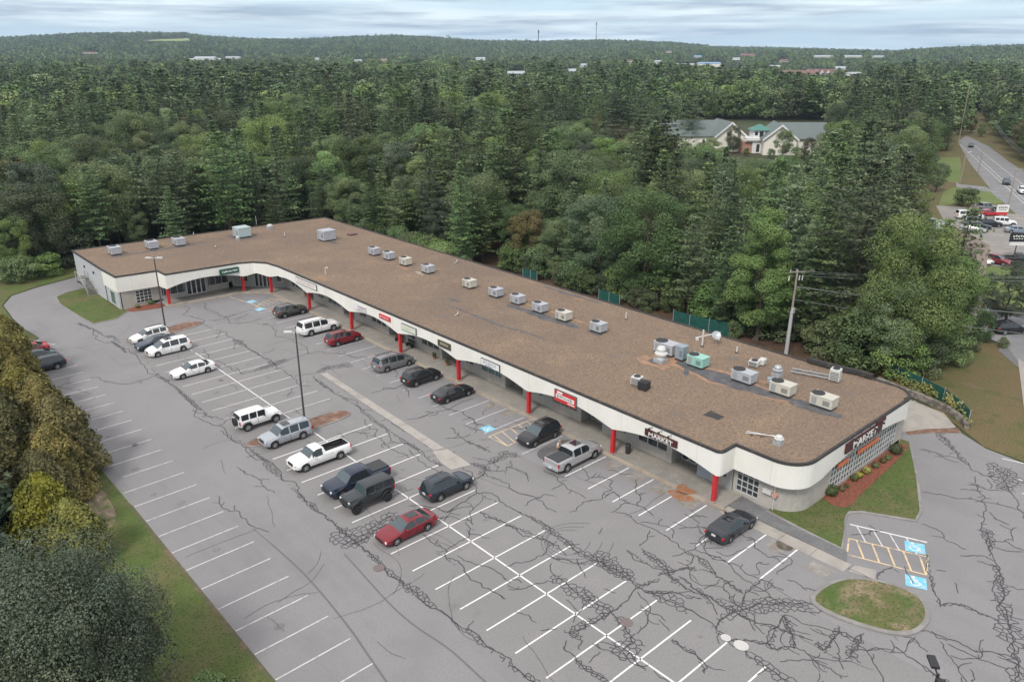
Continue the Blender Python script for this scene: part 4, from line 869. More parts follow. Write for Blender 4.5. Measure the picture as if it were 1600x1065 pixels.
def patio(x, y, label):
    e_ = empty('bench', (x, y, .15), 0, label, 'bench'); s = MB(); s.box((0, 0, .45), (.45, 1.3, .05)); s.build('seat', M_TRIM, e_); s = MB(); s.box((.22, 0, .75), (.05, 1.3, .4)); s.build('backrest', M_TRIM, e_)
    for yy in (-.55, .55):
        s = MB(); s.box((0, yy, .22), (.4, .05, .44)); s.build('leg', M_TRIM, e_)
patio(51.5, 76.2, 'dark bench on the walkway just left of the red column behind the red crossover'); patio(51.5, 78.6, 'dark bench against the shop wall, farther left of the same red column')
s = MB(); s.box((0, 0, .9), (.6, .7, 1.8)); s.box((-.32, 0, 1.05), (.04, .5, 1.0), m=1); thing1(s, 'vending_machine', [flat('dull_red_machine', (.35, .05, .05), .5), M_GLASS], (52.6, 44.0, .15), 'dark red vending machine in the recess right of the large red sign', 'vending machine')
s = MB(); s.lathe((0, 0, 0), [(.22, 0), (.26, .8), (.27, .85), (.2, .95)], 12); thing1(s, 'litter_bin', M_TRIM, (50.6, 40.3, .15), 'dark litter bin on the walkway by the red column near the silver pickup', 'bin')
# shrubs in the end bed
for i, (px, py, r_, mt, lb) in enumerate([(1298, 775, .62, L_SHRUB, 'dark rounded evergreen shrub at the left end of the mulch bed'), (1334, 752, .36, L_SHRUB, 'dark green shrub in the mulch bed left of the yellow ones'), (1342, 747, .34, L_VINE, 'yellow shrub in the mulch bed beside the dark green one'), (1353, 741, .42, L_VINE, 'bright yellow green shrub in the middle of the mulch bed'), (1367, 732, .34, L_SHRUB, 'small dark shrub right of the bright yellow one'), (1379, 724, .30, L_GOLD, 'low reddish green shrub under the end of the window grid'), (1387, 719, .30, L_SHRUB, 'low green shrub next to the reddish one'), (1399, 710, .66, L_SHRUB, 'large dark evergreen shrub at the right end of the mulch bed'), (1315, 768, .28, L_GOLD, 'low brownish shrub beside the left evergreen'), (1322, 763, .22, L_GOLD, 'tiny brownish plant near the left end of the bed'), (236, 476, .42, L_SHRUB, 'green shrub under the gridded window of the left wing'), (216, 482, .34, L_GOLD, 'brownish shrub against the block wall of the left wing')]):
    p = G(px, py); o = leafball((0, 0, r_*.75), r_, 420 if r_ > .5 else 240, .085, mt, 'shrub', None, 40+i); o.location = (p.x, p.y, .12); tag(o, lb, 'shrub')
# ------------------------------------------------------------------ rooftop units
def rtu(px, py, L_, W_, H_, mat, label, rz=0, fan=True, name='rooftop_unit', side=1):
    p = G(px, py, RZ); e_ = empty(name, (p.x, p.y, RZ), rz, label, 'air conditioner' , 'packaged units on the gravel roof')
    s = MB(); s.box((0, 0, .10), (L_*.9, W_*.9, .2)); s.build('kerb_frame', M_TRIM, e_)
    s = MB(); s.box((0, 0, .2+H_/2), (L_, W_, H_)); s.build('housing', mat, e_, bevel=.05)
    s = MB(); s.box((0, 0, .2+H_+.02), (L_+.06, W_+.06, .05)); s.build('lid', mat, e_)
    if fan: s = MB(); s.lathe((0, W_*.28*side, .2+H_+.03), [(.33*W_/1.2, .0), (.33*W_/1.2, .07), (.10, .08)], 14); s.build('fan_guard', M_DARK, e_)
    s = MB()
    for k in range(4): s.box((-L_/2-.012, -W_*.24, .2+H_*(.3+k*.13)), (.03, W_*.30, H_*.06))
    s.build('louvre', flat('louvre_grey', (.12, .12, .125), .7), e_)
    s = MB(); s.box((-L_/2-.01, W_*.30, .2+H_*.5), (.03, W_*.22, H_*.7)); s.build('access_panel', flat('panel_seam', (.30, .31, .32), .6), e_)
    return e_
U = [(180, 397, 'grey rooftop unit nearest the left end of the roof'), (238, 388, 'grey rooftop unit second from the left end of the roof'), (280, 383, 'grey rooftop unit third from the left end of the roof')]
for px, py, lb in U: rtu(px, py, 1.5, 2.2, 1.0, M_UNITG, lb)
rtu(379, 370, 2.3, 2.3, 1.5, flat('unit_pale_blue', (.42, .50, .50), .5, var=.1), 'large pale blue box unit at the back of the left wing roof', fan=False)
rtu(511, 375, 2.3, 2.2, 1.5, M_UNITG, 'large grey louvred unit standing alone near the roof back corner', fan=False)
for px, py, mt, lb in ((585, 398, M_UNITG, 'grey unit, first of four close together past the lone louvred unit'), (608, 405, M_UNITG, 'grey unit, second of four close together'), (634, 414, M_UNITC, 'cream unit, third of four close together'), (669, 426, M_UNITG, 'light grey unit with a pipe mat, last of four close together'), (734, 449, M_UNITC, 'cream unit standing alone in the middle of the roof'), (775, 463, M_UNITG, 'grey unit left of the tar band on mid roof'), (809, 474, M_UNITG, 'grey unit at the left end of the tar band'), (844, 487, M_UNITG, 'grey unit in the middle of the tar band'), (881, 500, M_UNITC, 'cream unit with dark side louvres on the tar band'), (935, 518, M_UNITG, 'grey unit right of the tar band, nearer the utility pole')):
    rtu(px, py, 1.25, 1.65, .9, mt, lb)
for px, py, L_, W_, H_, mt, lb in ((1041, 552, 1.4, 2.4, 1.05, M_UNITG, 'long grey unit behind the white mushroom vent'), (1090, 572, 1.3, 1.9, .92, M_UNITM, 'mint green rooftop unit'), (1162, 596, 1.25, 2.2, .92, M_UNITG, 'long lavender grey unit in the wet tar band'), (1222, 615, 1.3, 2.1, .92, M_UNITC, 'cream unit below the round exhaust fan'), (1286, 635, 1.3, 2.1, .92, M_UNITC, 'cream unit nearest the right end of the roof')):
    rtu(px, py, L_, W_, H_, mt, lb)
rtu(1064, 562, 1.0, 1.0, 1.35, M_UNITB, 'square blue grey box between the long grey unit and the mint unit', fan=False)
def fan_vent(px, py, r_, h, mat, label):
    p = G(px, py, RZ); e_ = empty('exhaust_fan', (p.x, p.y, RZ), 0, label, 'roof vent')
    s = MB(); s.box((0, 0, .18), (r_*1.9, r_*1.9, .36)); s.build('curb', M_GALV, e_)
    s = MB(); s.lathe((0, 0, .36), [(r_*.7, 0), (r_*.72, h*.3), (r_*1.1, h*.36), (r_*1.12, h*.5), (r_*.75, h*.58), (r_*.7, h*.75), (r_*.85, h*.8), (r_*.6, h), (.05, h*1.02)], 18); s.build('hood', mat, e_, smooth=True)
fan_vent(1032, 565, .58, 1.3, M_UNITW, 'white mushroom shaped vent ringed by washed gravel'); fan_vent(1214, 588, .45, .8, M_GALV, 'round galvanised exhaust fan above the cream unit'); fan_vent(1216, 694, .35, .45, M_UNITW, 'small white roof vent with pipes near the front corner')
fan_vent(422, 358, .5, .5, M_UNITW, 'low white vent near the back edge of the left wing roof'); fan_vent(372, 376, .3, .4, M_UNITW, 'tiny white vent just in front of the large pale blue box')
for px, py, lb, mt, hh in ((995, 601, 'small white condenser beside the black one', M_UNITW, .8), (1006, 608, 'small black condenser beside the white one', M_TRIM, .75), (1178, 572, 'white condenser pair behind the long lavender unit', M_UNITW, .55), (1304, 595, 'tall white condenser on steel rails at the back edge', M_UNITW, 1.2)):
    p = G(px, py, RZ); e_ = empty('condenser', (p.x, p.y, RZ), .2, lb, 'air conditioner')
    s = MB(); s.box((0, 0, .1+hh/2), (.85, .95, hh)); s.build('housing', mt, e_, bevel=.03)
    s = MB(); s.lathe((0, 0, .1+hh), [(.34, 0), (.34, .05), (.3, .05)], 16); s.build('fan_guard', M_DARK, e_)
    s = MB()
    for k in range(6): s.box((-.435, 0, .2+k*hh*.13), (.02, .8, hh*.05))
    s.build('louvre', M_DARK, e_)
    s = MB(); s.box((0, -.3, .05), (.9, .1, .1)); s.box((0, .3, .05), (.9, .1, .1)); s.build('skid', M_DARK, e_)
    if px == 1178: s = MB(); s.box((.9, -.5, .38), (.9, .6, .5)); s.build('second_fan', mt, e_)
p = G(1274, 588, RZ); e_ = empty('steel_rack', (p.x, p.y, RZ), R(-72), 'rusty steel rack of rails lying beside the tall white condenser', 'metal rack')
s = MB(); s.box((0, -.4, .25), (4.6, .1, .12)); s.box((0, .4, .25), (4.6, .1, .12)); s.build('rails', M_GALV, e_)
s = MB(); [s.box((-1.9+.55*k, 0, .16), (.08, .9, .08), rz=.5 if k % 2 else -.4) for k in range(8)]; s.build('cross_bars', M_BARK, e_)
p = G(1223, 602, RZ); s = MB(); s.box((0, 0, .16), (2.6, .55, .3)); s.box((-1.1, 0, .35), (.7, .6, .5)); thing1(s, 'duct', M_UNITB, (p.x, p.y, RZ), 'blue grey duct running right from the round exhaust fan', 'duct', rz=R(-62))
p = G(1190, 681, RZ); e_ = empty('pipe_run', (p.x, p.y, RZ), R(-60), 'pair of loose pipes lying behind the small vent near the front corner', 'pipes')
s = MB(); s.cyl((-1.3, 0, .12), (1.3, .15, .12), .04); s.cyl((-1.2, .35, .1), (1.2, .05, .1), .035); s.build('pipes', M_UNITW, e_); s = MB(); s.box((0, .1, .05), (.2, .8, .1)); s.box((-.8, .1, .05), (.2, .6, .1)); s.build('blocks', M_BARK, e_)
p = G(1118, 538, RZ); e_ = empty('satellite_dish', (p.x, p.y, RZ), R(20), 'grey satellite dish on a post at the back edge of the roof', 'satellite dish')
s = MB(); s.cyl((0, 0, 0), (0, 0, .95), .05); s.build('mast', M_GALV, e_); s = MB(); s.lathe((0, 0, 0), [(.05, 0), (.35, .06), (.5, .16), (.49, .18), (.34, .09), (.04, .03)], 18); d_ = s.build('dish', M_GALV, e_, smooth=True); d_.location = (-.1, 0, 1.05); d_.rotation_euler = (R(20), R(-45), 0)
s = MB(); s.cyl((0, 0, 1.0), (-.7, .1, 1.1), .02); s.build('feed_arm', M_GALV, e_)
p = G(1117, 534, RZ); s = MB(); s.cyl((-1.3, .0, .3), (1.2, 0, .9), .06); s.box((-1.3, 0, .15), (.3, .3, .3)); s.box((1.1, 0, .4), (.2, .2, .8)); thing1(s, 'white_pipe', M_UNITW, (p.x, p.y+.8, RZ), 'long white slanting pipe beside the satellite dish', 'pipe', rz=R(-42))
for px, py, h, lb, r_ in ((1097, 541, 1.9, 'tall white vent pipe left of the satellite dish', .09), (1151, 551, .7, 'short white vent pipe right of the satellite dish', .08), (978, 499, .9, 'white vent pipe standing alone near the back edge of mid roof', .07), (445, 370, .8, 'thin white vent pipe on the left wing roof, left of the grey louvred unit', .07), (337, 387, .35, 'tiny white pipe stub in the middle of the left wing roof', .1), (303, 368, .6, 'thin pipe at the back edge above the third grey unit', .06), (401, 352, 1.7, 'thin mast at the very back edge of the left wing roof', .035)):
    p = G(px, py, RZ); s = MB(); s.cyl((0, 0, 0), (0, 0, h), r_, n=8); s.lathe((0, 0, 0), [(r_*2.6, 0), (r_*1.1, .12)], 10, m=1); thing1(s, 'vent_pipe', [M_UNITW, M_CAP], (p.x, p.y, RZ), lb, 'vent pipe')
p = G(509, 429, RZ); s = MB(); s.cyl((0, 0, 0), (0, 0, 1.0), .09); s.cyl((0, 0, 1.0), (.1, -.3, 1.15), .09); s.cyl((.1, -.3, 1.15), (.12, -.42, .95), .09); thing1(s, 'gooseneck_vent', M_UNITC, (p.x, p.y, RZ), 'cream gooseneck pipe near the front edge above the bend in the roof', 'vent pipe')
p = G(712, 494, RZ); s = MB(); s.cyl((-.4, 0, .1), (.4, .3, .1), .07); s.cyl((0, .1, .1), (.1, .1, .5), .06); thing1(s, 'pipe_elbow', M_UNITC, (G(1*715, 1*0+493, RZ).x, p.y, RZ), 'cream pipe elbow lying between the tar strips', 'pipe')
p = G(714, 411, RZ); s = MB(); s.cyl((-.45, 0, .1), (.45, .3, .1), .07); s.cyl((0, .1, .1), (.1, .1, .55), .06); thing1(s, 'pipe_elbow', M_UNITC, (p.x, p.y, RZ), 'cream pipe elbow near the back edge of mid roof', 'pipe')
p = G(550, 367, RZ); s = MB(); s.box((0, 0, .12), (1.3, 1.1, .24)); s.box((0, 0, .26), (1.4, 1.2, .05)); thing1(s, 'roof_hatch', flat('brown_hatch', (.16, .10, .09), .7), (p.x, p.y, RZ), 'low brown hatch right of the grey louvred unit', 'hatch')
# ------------------------------------------------------------------ light poles
def lamp_pole(x, y, h, label, heads, mt=M_POLE):
    e_ = empty('lamp_pole', (x, y, 0), 0, label, 'street lamp', 'lamp poles of the car park')
    s = MB(); s.lathe((0, 0, 0), [(.3, 0), (.3, .5), (.26, .55)], 14); s.build('base', M_CONC2, e_)
    s = MB(); s.cyl((0, 0, .5), (0, 0, h), .11, .07, n=8); s.build('pole', mt, e_)
    for dx, dy in heads:
        s = MB(); s.cyl((0, 0, h-.1), (dx*.35, dy*.35, h-.05), .04); s.box((dx*.72, dy*.72, h), (.75, .34, .12), rz=math.atan2(dy, dx)); hd = s.build('lamp_head', M_UNITW if y > 20 else M_BLACK, e_)
        s = MB(); s.box((dx*.72, dy*.72, h-.08), (.6, .26, .04), rz=math.atan2(dy, dx)); s.build('lens', M_LAMP, hd)
rx, ry = RT.x, RT.y
lamp_pole(31.35, 103.6, 9.8, 'tall lamp pole with two heads behind the white wagon in the farthest mulch island', [(rx, ry), (-rx, -ry)])
lamp_pole(31.5, 65.7, 9.8, 'tall lamp pole with two heads in the middle mulch island by the silver off-roader', [(rx, ry), (-rx, -ry)])
p = G(1466, 1052, 9.8); lamp_pole(p.x, p.y, 9.8, 'black twin lamp head seen from above at the bottom right corner', [(.8, .6), (-.8, -.6)], M_BLACK)
# ------------------------------------------------------------------ fences and retaining wall
def fence(pts, h, label, vines=0, group=None):
    e_ = empty('mesh_fence', (pts[0][0], pts[0][1], 0), 0, label, 'fence', group); o_ = Vector(pts[0])
    s = MB(); ps = MB()
    for a, b in zip(pts, pts[1:]):
        a, b = Vector(a)-o_, Vector(b)-o_; t = (b-a).normalized(); n_ = Vector((-t.y, t.x))*.012
        s.add([(*(a-n_), .05), (*(b-n_), .05), (*(b-n_), h), (*(a-n_), h), (*(a+n_), .05), (*(b+n_), .05), (*(b+n_), h), (*(a+n_), h)], [(0, 1, 2, 3), (7, 6, 5, 4), (3, 2, 6, 7)])
    s.build('screen', M_FENCE, e_)
    for p in pts: s = MB(); q_ = Vector(p)-o_; s.cyl((q_.x, q_.y, 0), (q_.x, q_.y, h+.1), .045, n=6); s.build('post', M_GALV, e_)
    if vines:
        q2 = resample([tuple(Vector(p)-o_) for p in pts], .45); rr = random.Random(4); s = MB(); tint = []
        for i, p in enumerate(q2):
            dens = .5+.5*noise.noise(Vector((i*.23, 7, 0)))*2.2; top = h*(.45+.7*abs(noise.noise(Vector((i*.17, 3, 0))))*1.9)
            for k in range(int(max(0, dens)*vines)):
                z = rr.uniform(0, min(h*1.15, top)); c = Vector((p.x+rr.uniform(-.35, .35), p.y+rr.uniform(-.35, .35), z)); u = Vector((rr.gauss(0, 1), rr.gauss(0, 1), rr.gauss(0, 1))).normalized(); v = u.orthogonal().normalized(); a = rr.uniform(.07, .15)
                b = len(s.v); s.v += [tuple(c+u*a), tuple(c+v*a), tuple(c-u*a), tuple(c-v*a)]; s.f.append((b, b+1, b+2, b+3)); s.m.append(0); tint.append(min(1, max(0, .5+noise.noise(Vector((i*.2, 9, z)))+rr.uniform(-.2, .2))))
        o = s.build('vines', L_VINE, e_, fix=False); at = o.data.attributes.new('tint', 'FLOAT', 'FACE'); at.data.foreach_set('value', tint)
fence([(83.9, 111.2), (84.3, 108.8), (84.8, 106.4)], 1.7, 'green mesh fence panel behind the far middle of the roof')
fence([(83.2, 89.8), (83.5, 88.3), (83.7, 87)], 1.7, 'short green mesh fence panel left of the middle one behind the roof')
fence([(83.5, 73.6), (83.5, 71.6), (83.4, 69.5)], 1.8, 'short green mesh fence panel behind the grey units on mid roof')
fence([(83.4, 60), (83.5, 57.4), (84.0, 54.7), (84.6, 51.9)], 1.9, 'long green mesh fence left of the utility pole')
fence([(87.4, 36.4), (87.2, 34), (86.3, 31.2), (85.3, 28.2), (84.0, 25.4), (81.9, 23.0), (80.2, 21.6)], 1.6, 'curved green mesh fence overgrown with yellow green vines', 150)
rw = [(84.0, 32.5), (83.2, 29.5), (82.9, 27.5), (82.0, 24.6), (80.3, 22.3), (79.2, 21.6)]
s = MB()
for a, b in zip(rw, rw[1:]):
    a, b = Vector(a), Vector(b); t = (b-a).normalized(); n_ = Vector((t.y, -t.x))*-.45; s.prism([tuple(a), tuple(b), tuple(b+n_), tuple(a+n_)], 0, .62)
tag(s.build('retaining_wall', M_STONE), 'low curved stone retaining wall below the vine covered fence', 'wall')
# ------------------------------------------------------------------ utility pole and wires
def upole(x, y, h, label, arm=True, sleeve=False, tilt=0, lamp=False, az_=R(-30)):
    e_ = empty('utility_pole', (x, y, terr(x, y)), 0, label, 'utility pole', 'wooden utility poles'); e_.rotation_euler = (0, tilt, 0)
    s = MB(); s.cyl((0, 0, 0), (0, 0, h), .17, .11, n=8); s.build('pole', M_WOOD, e_)
    if sleeve: s = MB(); s.cyl((0.02, 0, 0), (0.02, 0, h*.52), .24, .2, n=10); s.box((0, -.15, h*.53), (.4, .3, .7)); s.build('conduit', M_WOODG, e_)
    if arm:
        ca, sa = math.cos(az_), math.sin(az_); s = MB(); s.box((ca*.6, sa*.6, h-.25), (3.4, .12, .14), rz=az_); s.build('cross_arm', M_WOOD, e_)
        for k in (-1.1, -.3, .9, 1.9): s = MB(); s.lathe((ca*(k+.2), sa*(k+.2), h-.2), [(.05, 0), (.09, .1), (.05, .2), (.07, .28)], 8); s.build('insulator', M_GALV, e_)
        if sleeve:
            for k in (-1.0, .35, .75): s = MB(); s.cyl((ca*k, sa*k, h-1.3), (ca*k+.05, sa*k, h-.7), .07, n=6); s.build('cut_out', M_UNITW, e_)
    if lamp: s = MB(); s.cyl((0, 0, h-.6), (1.2*math.cos(az_), 1.2*math.sin(az_), h-.2), .04); s.box((1.4*math.cos(az_), 1.4*math.sin(az_), h-.2), (.6, .3, .15), rz=az_); s.build('lamp_arm', M_UNITW, e_)
    return Vector((x, y, terr(x, y)))
p = G(1228, 553); up = upole(p.x, p.y, 10.6, 'weathered utility pole with cross arm and grey conduit behind the roof', True, True, R(1.0))
def wire(a, b, sag, label, r_=.02):
    a, b = Vector(a), Vector(b); pts = [a.lerp(b, t/16)-Vector((0, 0, 4*sag*(t/16)*(1-t/16))) for t in range(17)]
    s = MB(); s.tube(pts, r_, 5); o = s.build('overhead_wire', M_WIRE); tag(o, label, 'wire', 'wires from the utility pole behind the roof')
e1 = (up.x+.6, up.y-1.2, 10.7)
for k, (dx, dz, lb) in enumerate(((0, 0, 'upper thin wire running right from the cross arm'), (.7, .1, 'upper thin wire beside the first, running right from the cross arm'), (-.6, -.3, 'third wire running right from the cross arm'))): wire((up.x+dx, up.y-.6-dx*.6, 10.4+dz), (up.x+60+dx, up.y-40, 9.5+dz), 1.6, lb, .022)
wire((up.x, up.y, 8.6), (up.x+42, up.y-62, 8.6), 1.6, 'single heavy wire running down to the right in front of the trees', .035)
wire((up.x, up.y, 7.0), (up.x+34, up.y-60, 6.2), 1.4, 'lowest wire crossing above the lawn on the right', .025)
s = MB(); s.cyl((0, 0, 0), (1.6, -.9, 2.2), .04); thing1(s, 'fallen_branch', M_WOODG, tuple(G(1176, 530)), 'bare grey stick leaning at the edge of the trees left of the utility pole', 'branch')
# traffic marker left of the grey minivan
p = G(586, 564); s = MB(); s.lathe((0, 0, 0), [(.2, 0), (.2, .04), (.13, .05), (.03, .7)], 10); thing1(s, 'traffic_cone', M_ORANGE, (p.x, p.y, .02), 'orange cone on the asphalt behind the grey minivan', 'traffic cone')
# ================================================================== VEHICLES
def paint(name, col, rough=.28, metal=0): return flat('paint_'+name, col, rough, metal=metal, coat=.6, spec=.5)
P_ = dict(white=paint('white', (.80, .80, .79)), navy=paint('navy', (.018, .028, .055), metal=.3), silver=paint('silver', (.42, .44, .47), metal=.4), red=paint('maroon_red', (.20, .010, .018), metal=.2), bred=paint('bright_red', (.50, .02, .035)),
          black=paint('black', (.014, .014, .016)), grey=paint('grey', (.22, .225, .235), metal=.4), brown=paint('brown_grey', (.095, .088, .080), metal=.3), dkblue=paint('dark_blue', (.022, .034, .050), metal=.3), teal=paint('dark_teal', (.02, .045, .05)), mattblk=paint('matt_black', (.020, .025, .028), .55), lblue=paint('light_blue_grey', (.25, .31, .38), metal=.3), dgrey=paint('dark_grey', (.030, .032, .040), metal=.3), pickup=paint('pickup_silver', (.46, .46, .46), metal=.4))
M_TON = flat('tonneau_vinyl', (.045, .048, .052), .75)
# kinds: L, W, H, roof profile (x from nose, z), belt (x,z), windscreen x range, rear glass x range, side window x ranges, wheel x, wheel radius, sill
KIND = {
 'saloon': dict(L=4.85, W=1.84, top=[(0, .58), (.12, .70), (.5, .80), (1.35, .93), (2.15, 1.36), (2.5, 1.43), (3.1, 1.43), (3.6, 1.34), (4.25, 1.05), (4.6, 1.03), (4.8, .96), (4.85, .72)], belt=[(0, .56), (1.3, .86), (4.2, .97), (4.85, .70)], ws=(1.35, 2.15), rg=(3.6, 4.25), side=[(1.75, 2.72), (2.82, 3.6), (3.66, 3.98)], wx=(.95, 3.80), wr=.33, sill=.24, rw=.60, hood=0),
 'suv': dict(L=4.65, W=1.86, top=[(0, .68), (.10, .86), (.4, .96), (1.2, 1.06), (1.95, 1.56), (2.3, 1.65), (3.2, 1.67), (4.1, 1.62), (4.3, 1.52), (4.58, 1.08), (4.65, .80)], belt=[(0, .66), (1.2, .98), (4.4, 1.08), (4.65, .78)], ws=(1.2, 1.95), rg=(4.12, 4.56), side=[(1.6, 2.55), (2.65, 3.45), (3.53, 4.15)], wx=(.90, 3.62), wr=.36, sill=.30, rw=.64, hood=0),
 'bigsuv': dict(L=5.5, W=2.02, top=[(0, .80), (.08, 1.02), (.4, 1.12), (1.35, 1.20), (2.0, 1.78), (2.3, 1.87), (4.0, 1.90), (5.15, 1.86), (5.28, 1.76), (5.45, 1.15), (5.5, .9)], belt=[(0, .78), (1.35, 1.10), (5.3, 1.15), (5.5, .88)], ws=(1.35, 2.0), rg=(5.18, 5.42), side=[(1.75, 2.75), (2.87, 3.85), (3.97, 5.05)], wx=(1.0, 4.25), wr=.41, sill=.38, rw=.74, hood=0),
 'minivan': dict(L=5.1, W=1.98, top=[(0, .62), (.1, .80), (.4, .92), (.95, 1.06), (1.85, 1.58), (2.2, 1.70), (3.5, 1.74), (4.65, 1.70), (4.82, 1.58), (5.04, 1.10), (5.1, .80)], belt=[(0, .6), (.95, .97), (4.9, 1.05), (5.1, .78)], ws=(.95, 1.85), rg=(4.68, 5.0), side=[(1.55, 2.5), (2.6, 3.6), (3.7, 4.62)], wx=(.95, 4.0), wr=.34, sill=.24, rw=.68, hood=0),
 'wagon': dict(L=4.7, W=1.76, top=[(0, .60), (.1, .74), (.4, .84), (1.2, .97), (1.95, 1.42), (2.3, 1.52), (3.6, 1.54), (4.25, 1.50), (4.35, 1.42), (4.64, 1.0), (4.7, .72)], belt=[(0, .58), (1.2, .88), (4.5, .98), (4.7, .70)], ws=(1.2, 1.95), rg=(4.27, 4.58), side=[(1.6, 2.5), (2.6, 3.4), (3.5, 4.25)], wx=(.88, 3.6), wr=.32, sill=.24, rw=.60, hood=0),
 'pickup': dict(L=5.8, W=1.98, top=[(0, .78), (.08, 1.02), (.4, 1.12), (1.45, 1.20), (2.0, 1.72), (2.3, 1.82), (3.5, 1.84), (3.85, 1.78), (4.0, 1.27), (4.02, 1.25), (5.74, 1.25), (5.8, 1.2)], belt=[(0, .76), (1.45, 1.1), (3.9, 1.14), (5.8, 1.14)], ws=(1.45, 2.0), rg=(3.85, 4.0), side=[(1.8, 2.75), (2.87, 3.72)], wx=(1.02, 4.65), wr=.41, sill=.42, rw=.72, hood=0, bed=(4.08, 5.7)),
 'regcab': dict(L=5.6, W=1.94, top=[(0, .74), (.08, .98), (.4, 1.07), (1.4, 1.15), (1.95, 1.66), (2.2, 1.75), (2.75, 1.76), (2.95, 1.72), (3.08, 1.22), (3.1, 1.20), (5.54, 1.20), (5.6, 1.15)], belt=[(0, .72), (1.4, 1.05), (3.0, 1.09), (5.6, 1.09)], ws=(1.4, 1.95), rg=(2.95, 3.08), side=[(1.75, 2.75)], wx=(1.0, 4.45), wr=.38, sill=.40, rw=.70, hood=0, bed=(3.18, 5.5)),
 'jeep': dict(L=4.3, W=1.66, top=[(0, .80), (.06, 1.12), (.3, 1.16), (1.35, 1.24), (1.62, 1.78), (1.75, 1.84), (3.0, 1.85), (4.15, 1.83), (4.22, 1.76), (4.27, 1.15), (4.3, .9)], belt=[(0, .78), (1.35, 1.14), (4.2, 1.18), (4.3, .88)], ws=(1.35, 1.62), rg=(4.17, 4.26), side=[(1.62, 2.4), (2.5, 3.2), (3.32, 4.05)], wx=(.62, 3.55), wr=.42, sill=.50, rw=.70, hood=0),
}
def interp(pts, x): return float(np.interp(x, [p[0] for p in pts], [p[1] for p in pts]))
def vehicle(kind, col, pos, rz, label, cat, trim=False, rails=False, sunroof=False, tonneau=False, rim=None, spare=False, flare=False, lift=0, far=False, glass=None, roofcol=None, group=None, flag=None):
    k = KIND[kind]; L, W, top, belt = k['L'], k['W'], k['top'], k['belt']; hw = W/2; name = {'saloon': 'parked_car', 'suv': 'sport_utility_vehicle', 'bigsuv': 'sport_utility_vehicle', 'minivan': 'minivan', 'wagon': 'station_wagon', 'pickup': 'pickup_truck', 'regcab': 'pickup_truck', 'jeep': 'off_road_vehicle'}[kind]
    root = empty(name, (pos[0], pos[1], pos[2] if len(pos) > 2 else .012), rz, label, cat, group)
    wr, sill = k['wr'], k['sill']; ar = wr*1.22
    xs = {0.0, L, .05, L-.05}
    for x, z in top: xs.add(x)
    for w_ in k['wx']:
        for t in ((-1.001, -1, -.86, -.5, 0, .5, .86, 1, 1.001) if not far else (-1.001, -1, -.6, 0, .6, 1, 1.001)): xs.add(round(w_+t*ar, 4))
    for a, b in k['side']+[k['ws'], k['rg']]: xs.update((a, b))
    if k.get('bed'): xs.update(k['bed'])
    if not far:
        for x in np.arange(.25, L, .3): 
            if min(abs(x-q_) for q_ in xs) > .12: xs.add(round(float(x), 3))
    xs = sorted(x for x in xs if 0 <= x <= L)
    # soften the profile
    def T(x):
        return interp(top, x) if k.get('bed') and x > k['rg'][0] else (interp(top, x)*.6+(interp(top, max(0, x-.09))+interp(top, min(L, x+.09)))*.2)
    roofH = max(z for _, z in top); rings = []
    for x in xs:
        tz = T(x); bz = min(interp(belt, x), tz-.035)
        t = max(0, min(1, (tz-bz-.10)/(roofH-bz-.10)))
        e_ = min(x, L-x); nose = 1 if e_ > .55 else .80+.20*math.sin(math.pi/2*e_/.55)
        if kind in ('pickup', 'regcab', 'jeep') and x > L/2: nose = 1 if e_ > .12 else .97
        if kind == 'jeep': nose = max(nose, .96)
        sz = sill+lift*.4
        if e_ < .3: sz += .10*(1-e_/.3)
        for w_ in k['wx']:
            d = abs(x-w_)
            if d < ar: sz = max(sz, wr+lift*.5+math.sqrt(max(0, ar*ar-d*d))*.97)
        sz = min(sz, bz-.12); mid = sz+(bz-sz)*.45
        y = hw*nose; y4 = (y-.10)*(1-t)+(k['rw'])*t
        rings.append([(x, y*.94, sz), (x, y, max(sz+.02, min(mid, bz-.05))), (x, y-.025, bz-.02), (x, y-.055, bz+.02 if tz-bz > .06 else bz+.012), (x, y4, tz-.055*t-.02*(1-t)), (x, y4-.10 if t > .3 else y4*.8, tz+.0), (x, y4*.45, tz+.022), (x, 0, tz+.03)])
    def tr(p, sd): return (L/2-p[0], p[1]*sd, p[2]+lift)
    body = MB(); parts = {'windscreen': MB(), 'rear_window': MB()}; sides = {}
    nR = 8
    def inr(a, b, r): return a >= r[0]-.001 and b <= r[1]+.001
    bed = k.get('bed')
    for sd in (1, -1):
        for i in range(len(xs)-1):
            A_, B_ = rings[i], rings[i+1]; xa, xb = xs[i], xs[i+1]
            for j in range(nR-1):
                quad = [tr(A_[j], sd), tr(B_[j], sd), tr(B_[j+1], sd), tr(A_[j+1], sd)]
                if sd < 0: quad.reverse()
                tgt = body; m_ = 0
                if j >= 4 and inr(xa, xb, k['ws']): tgt = parts['windscreen']
                elif j >= 4 and inr(xa, xb, k['rg']): tgt = parts['rear_window']
                elif j == 3:
                    for si, r in enumerate(k['side']):
                        if inr(xa, xb, r) and A_[4][2]-A_[3][2] > .07: tgt = sides.setdefault((si, sd), MB())
                elif j == 0 and trim: m_ = 1
                elif j >= 4 and roofcol and T((xa+xb)/2) > roofH-.08: m_ = 2
                if bed and j >= 5 and inr(xa, xb, bed): continue
                tgt.add(quad, [(0, 1, 2, 3)], m_)
    for R_, f in ((rings[0], 0), (rings[-1], 1)):
        lp = [tr(p, 1) for p in R_]+[tr(p, -1) for p in reversed(R_[:-1])]
        body.add(lp, [tuple(range(len(lp)))], 0)
    body.box((0, 0, sill+lift+.16), (L*.9, W*.84, .22), m=1)
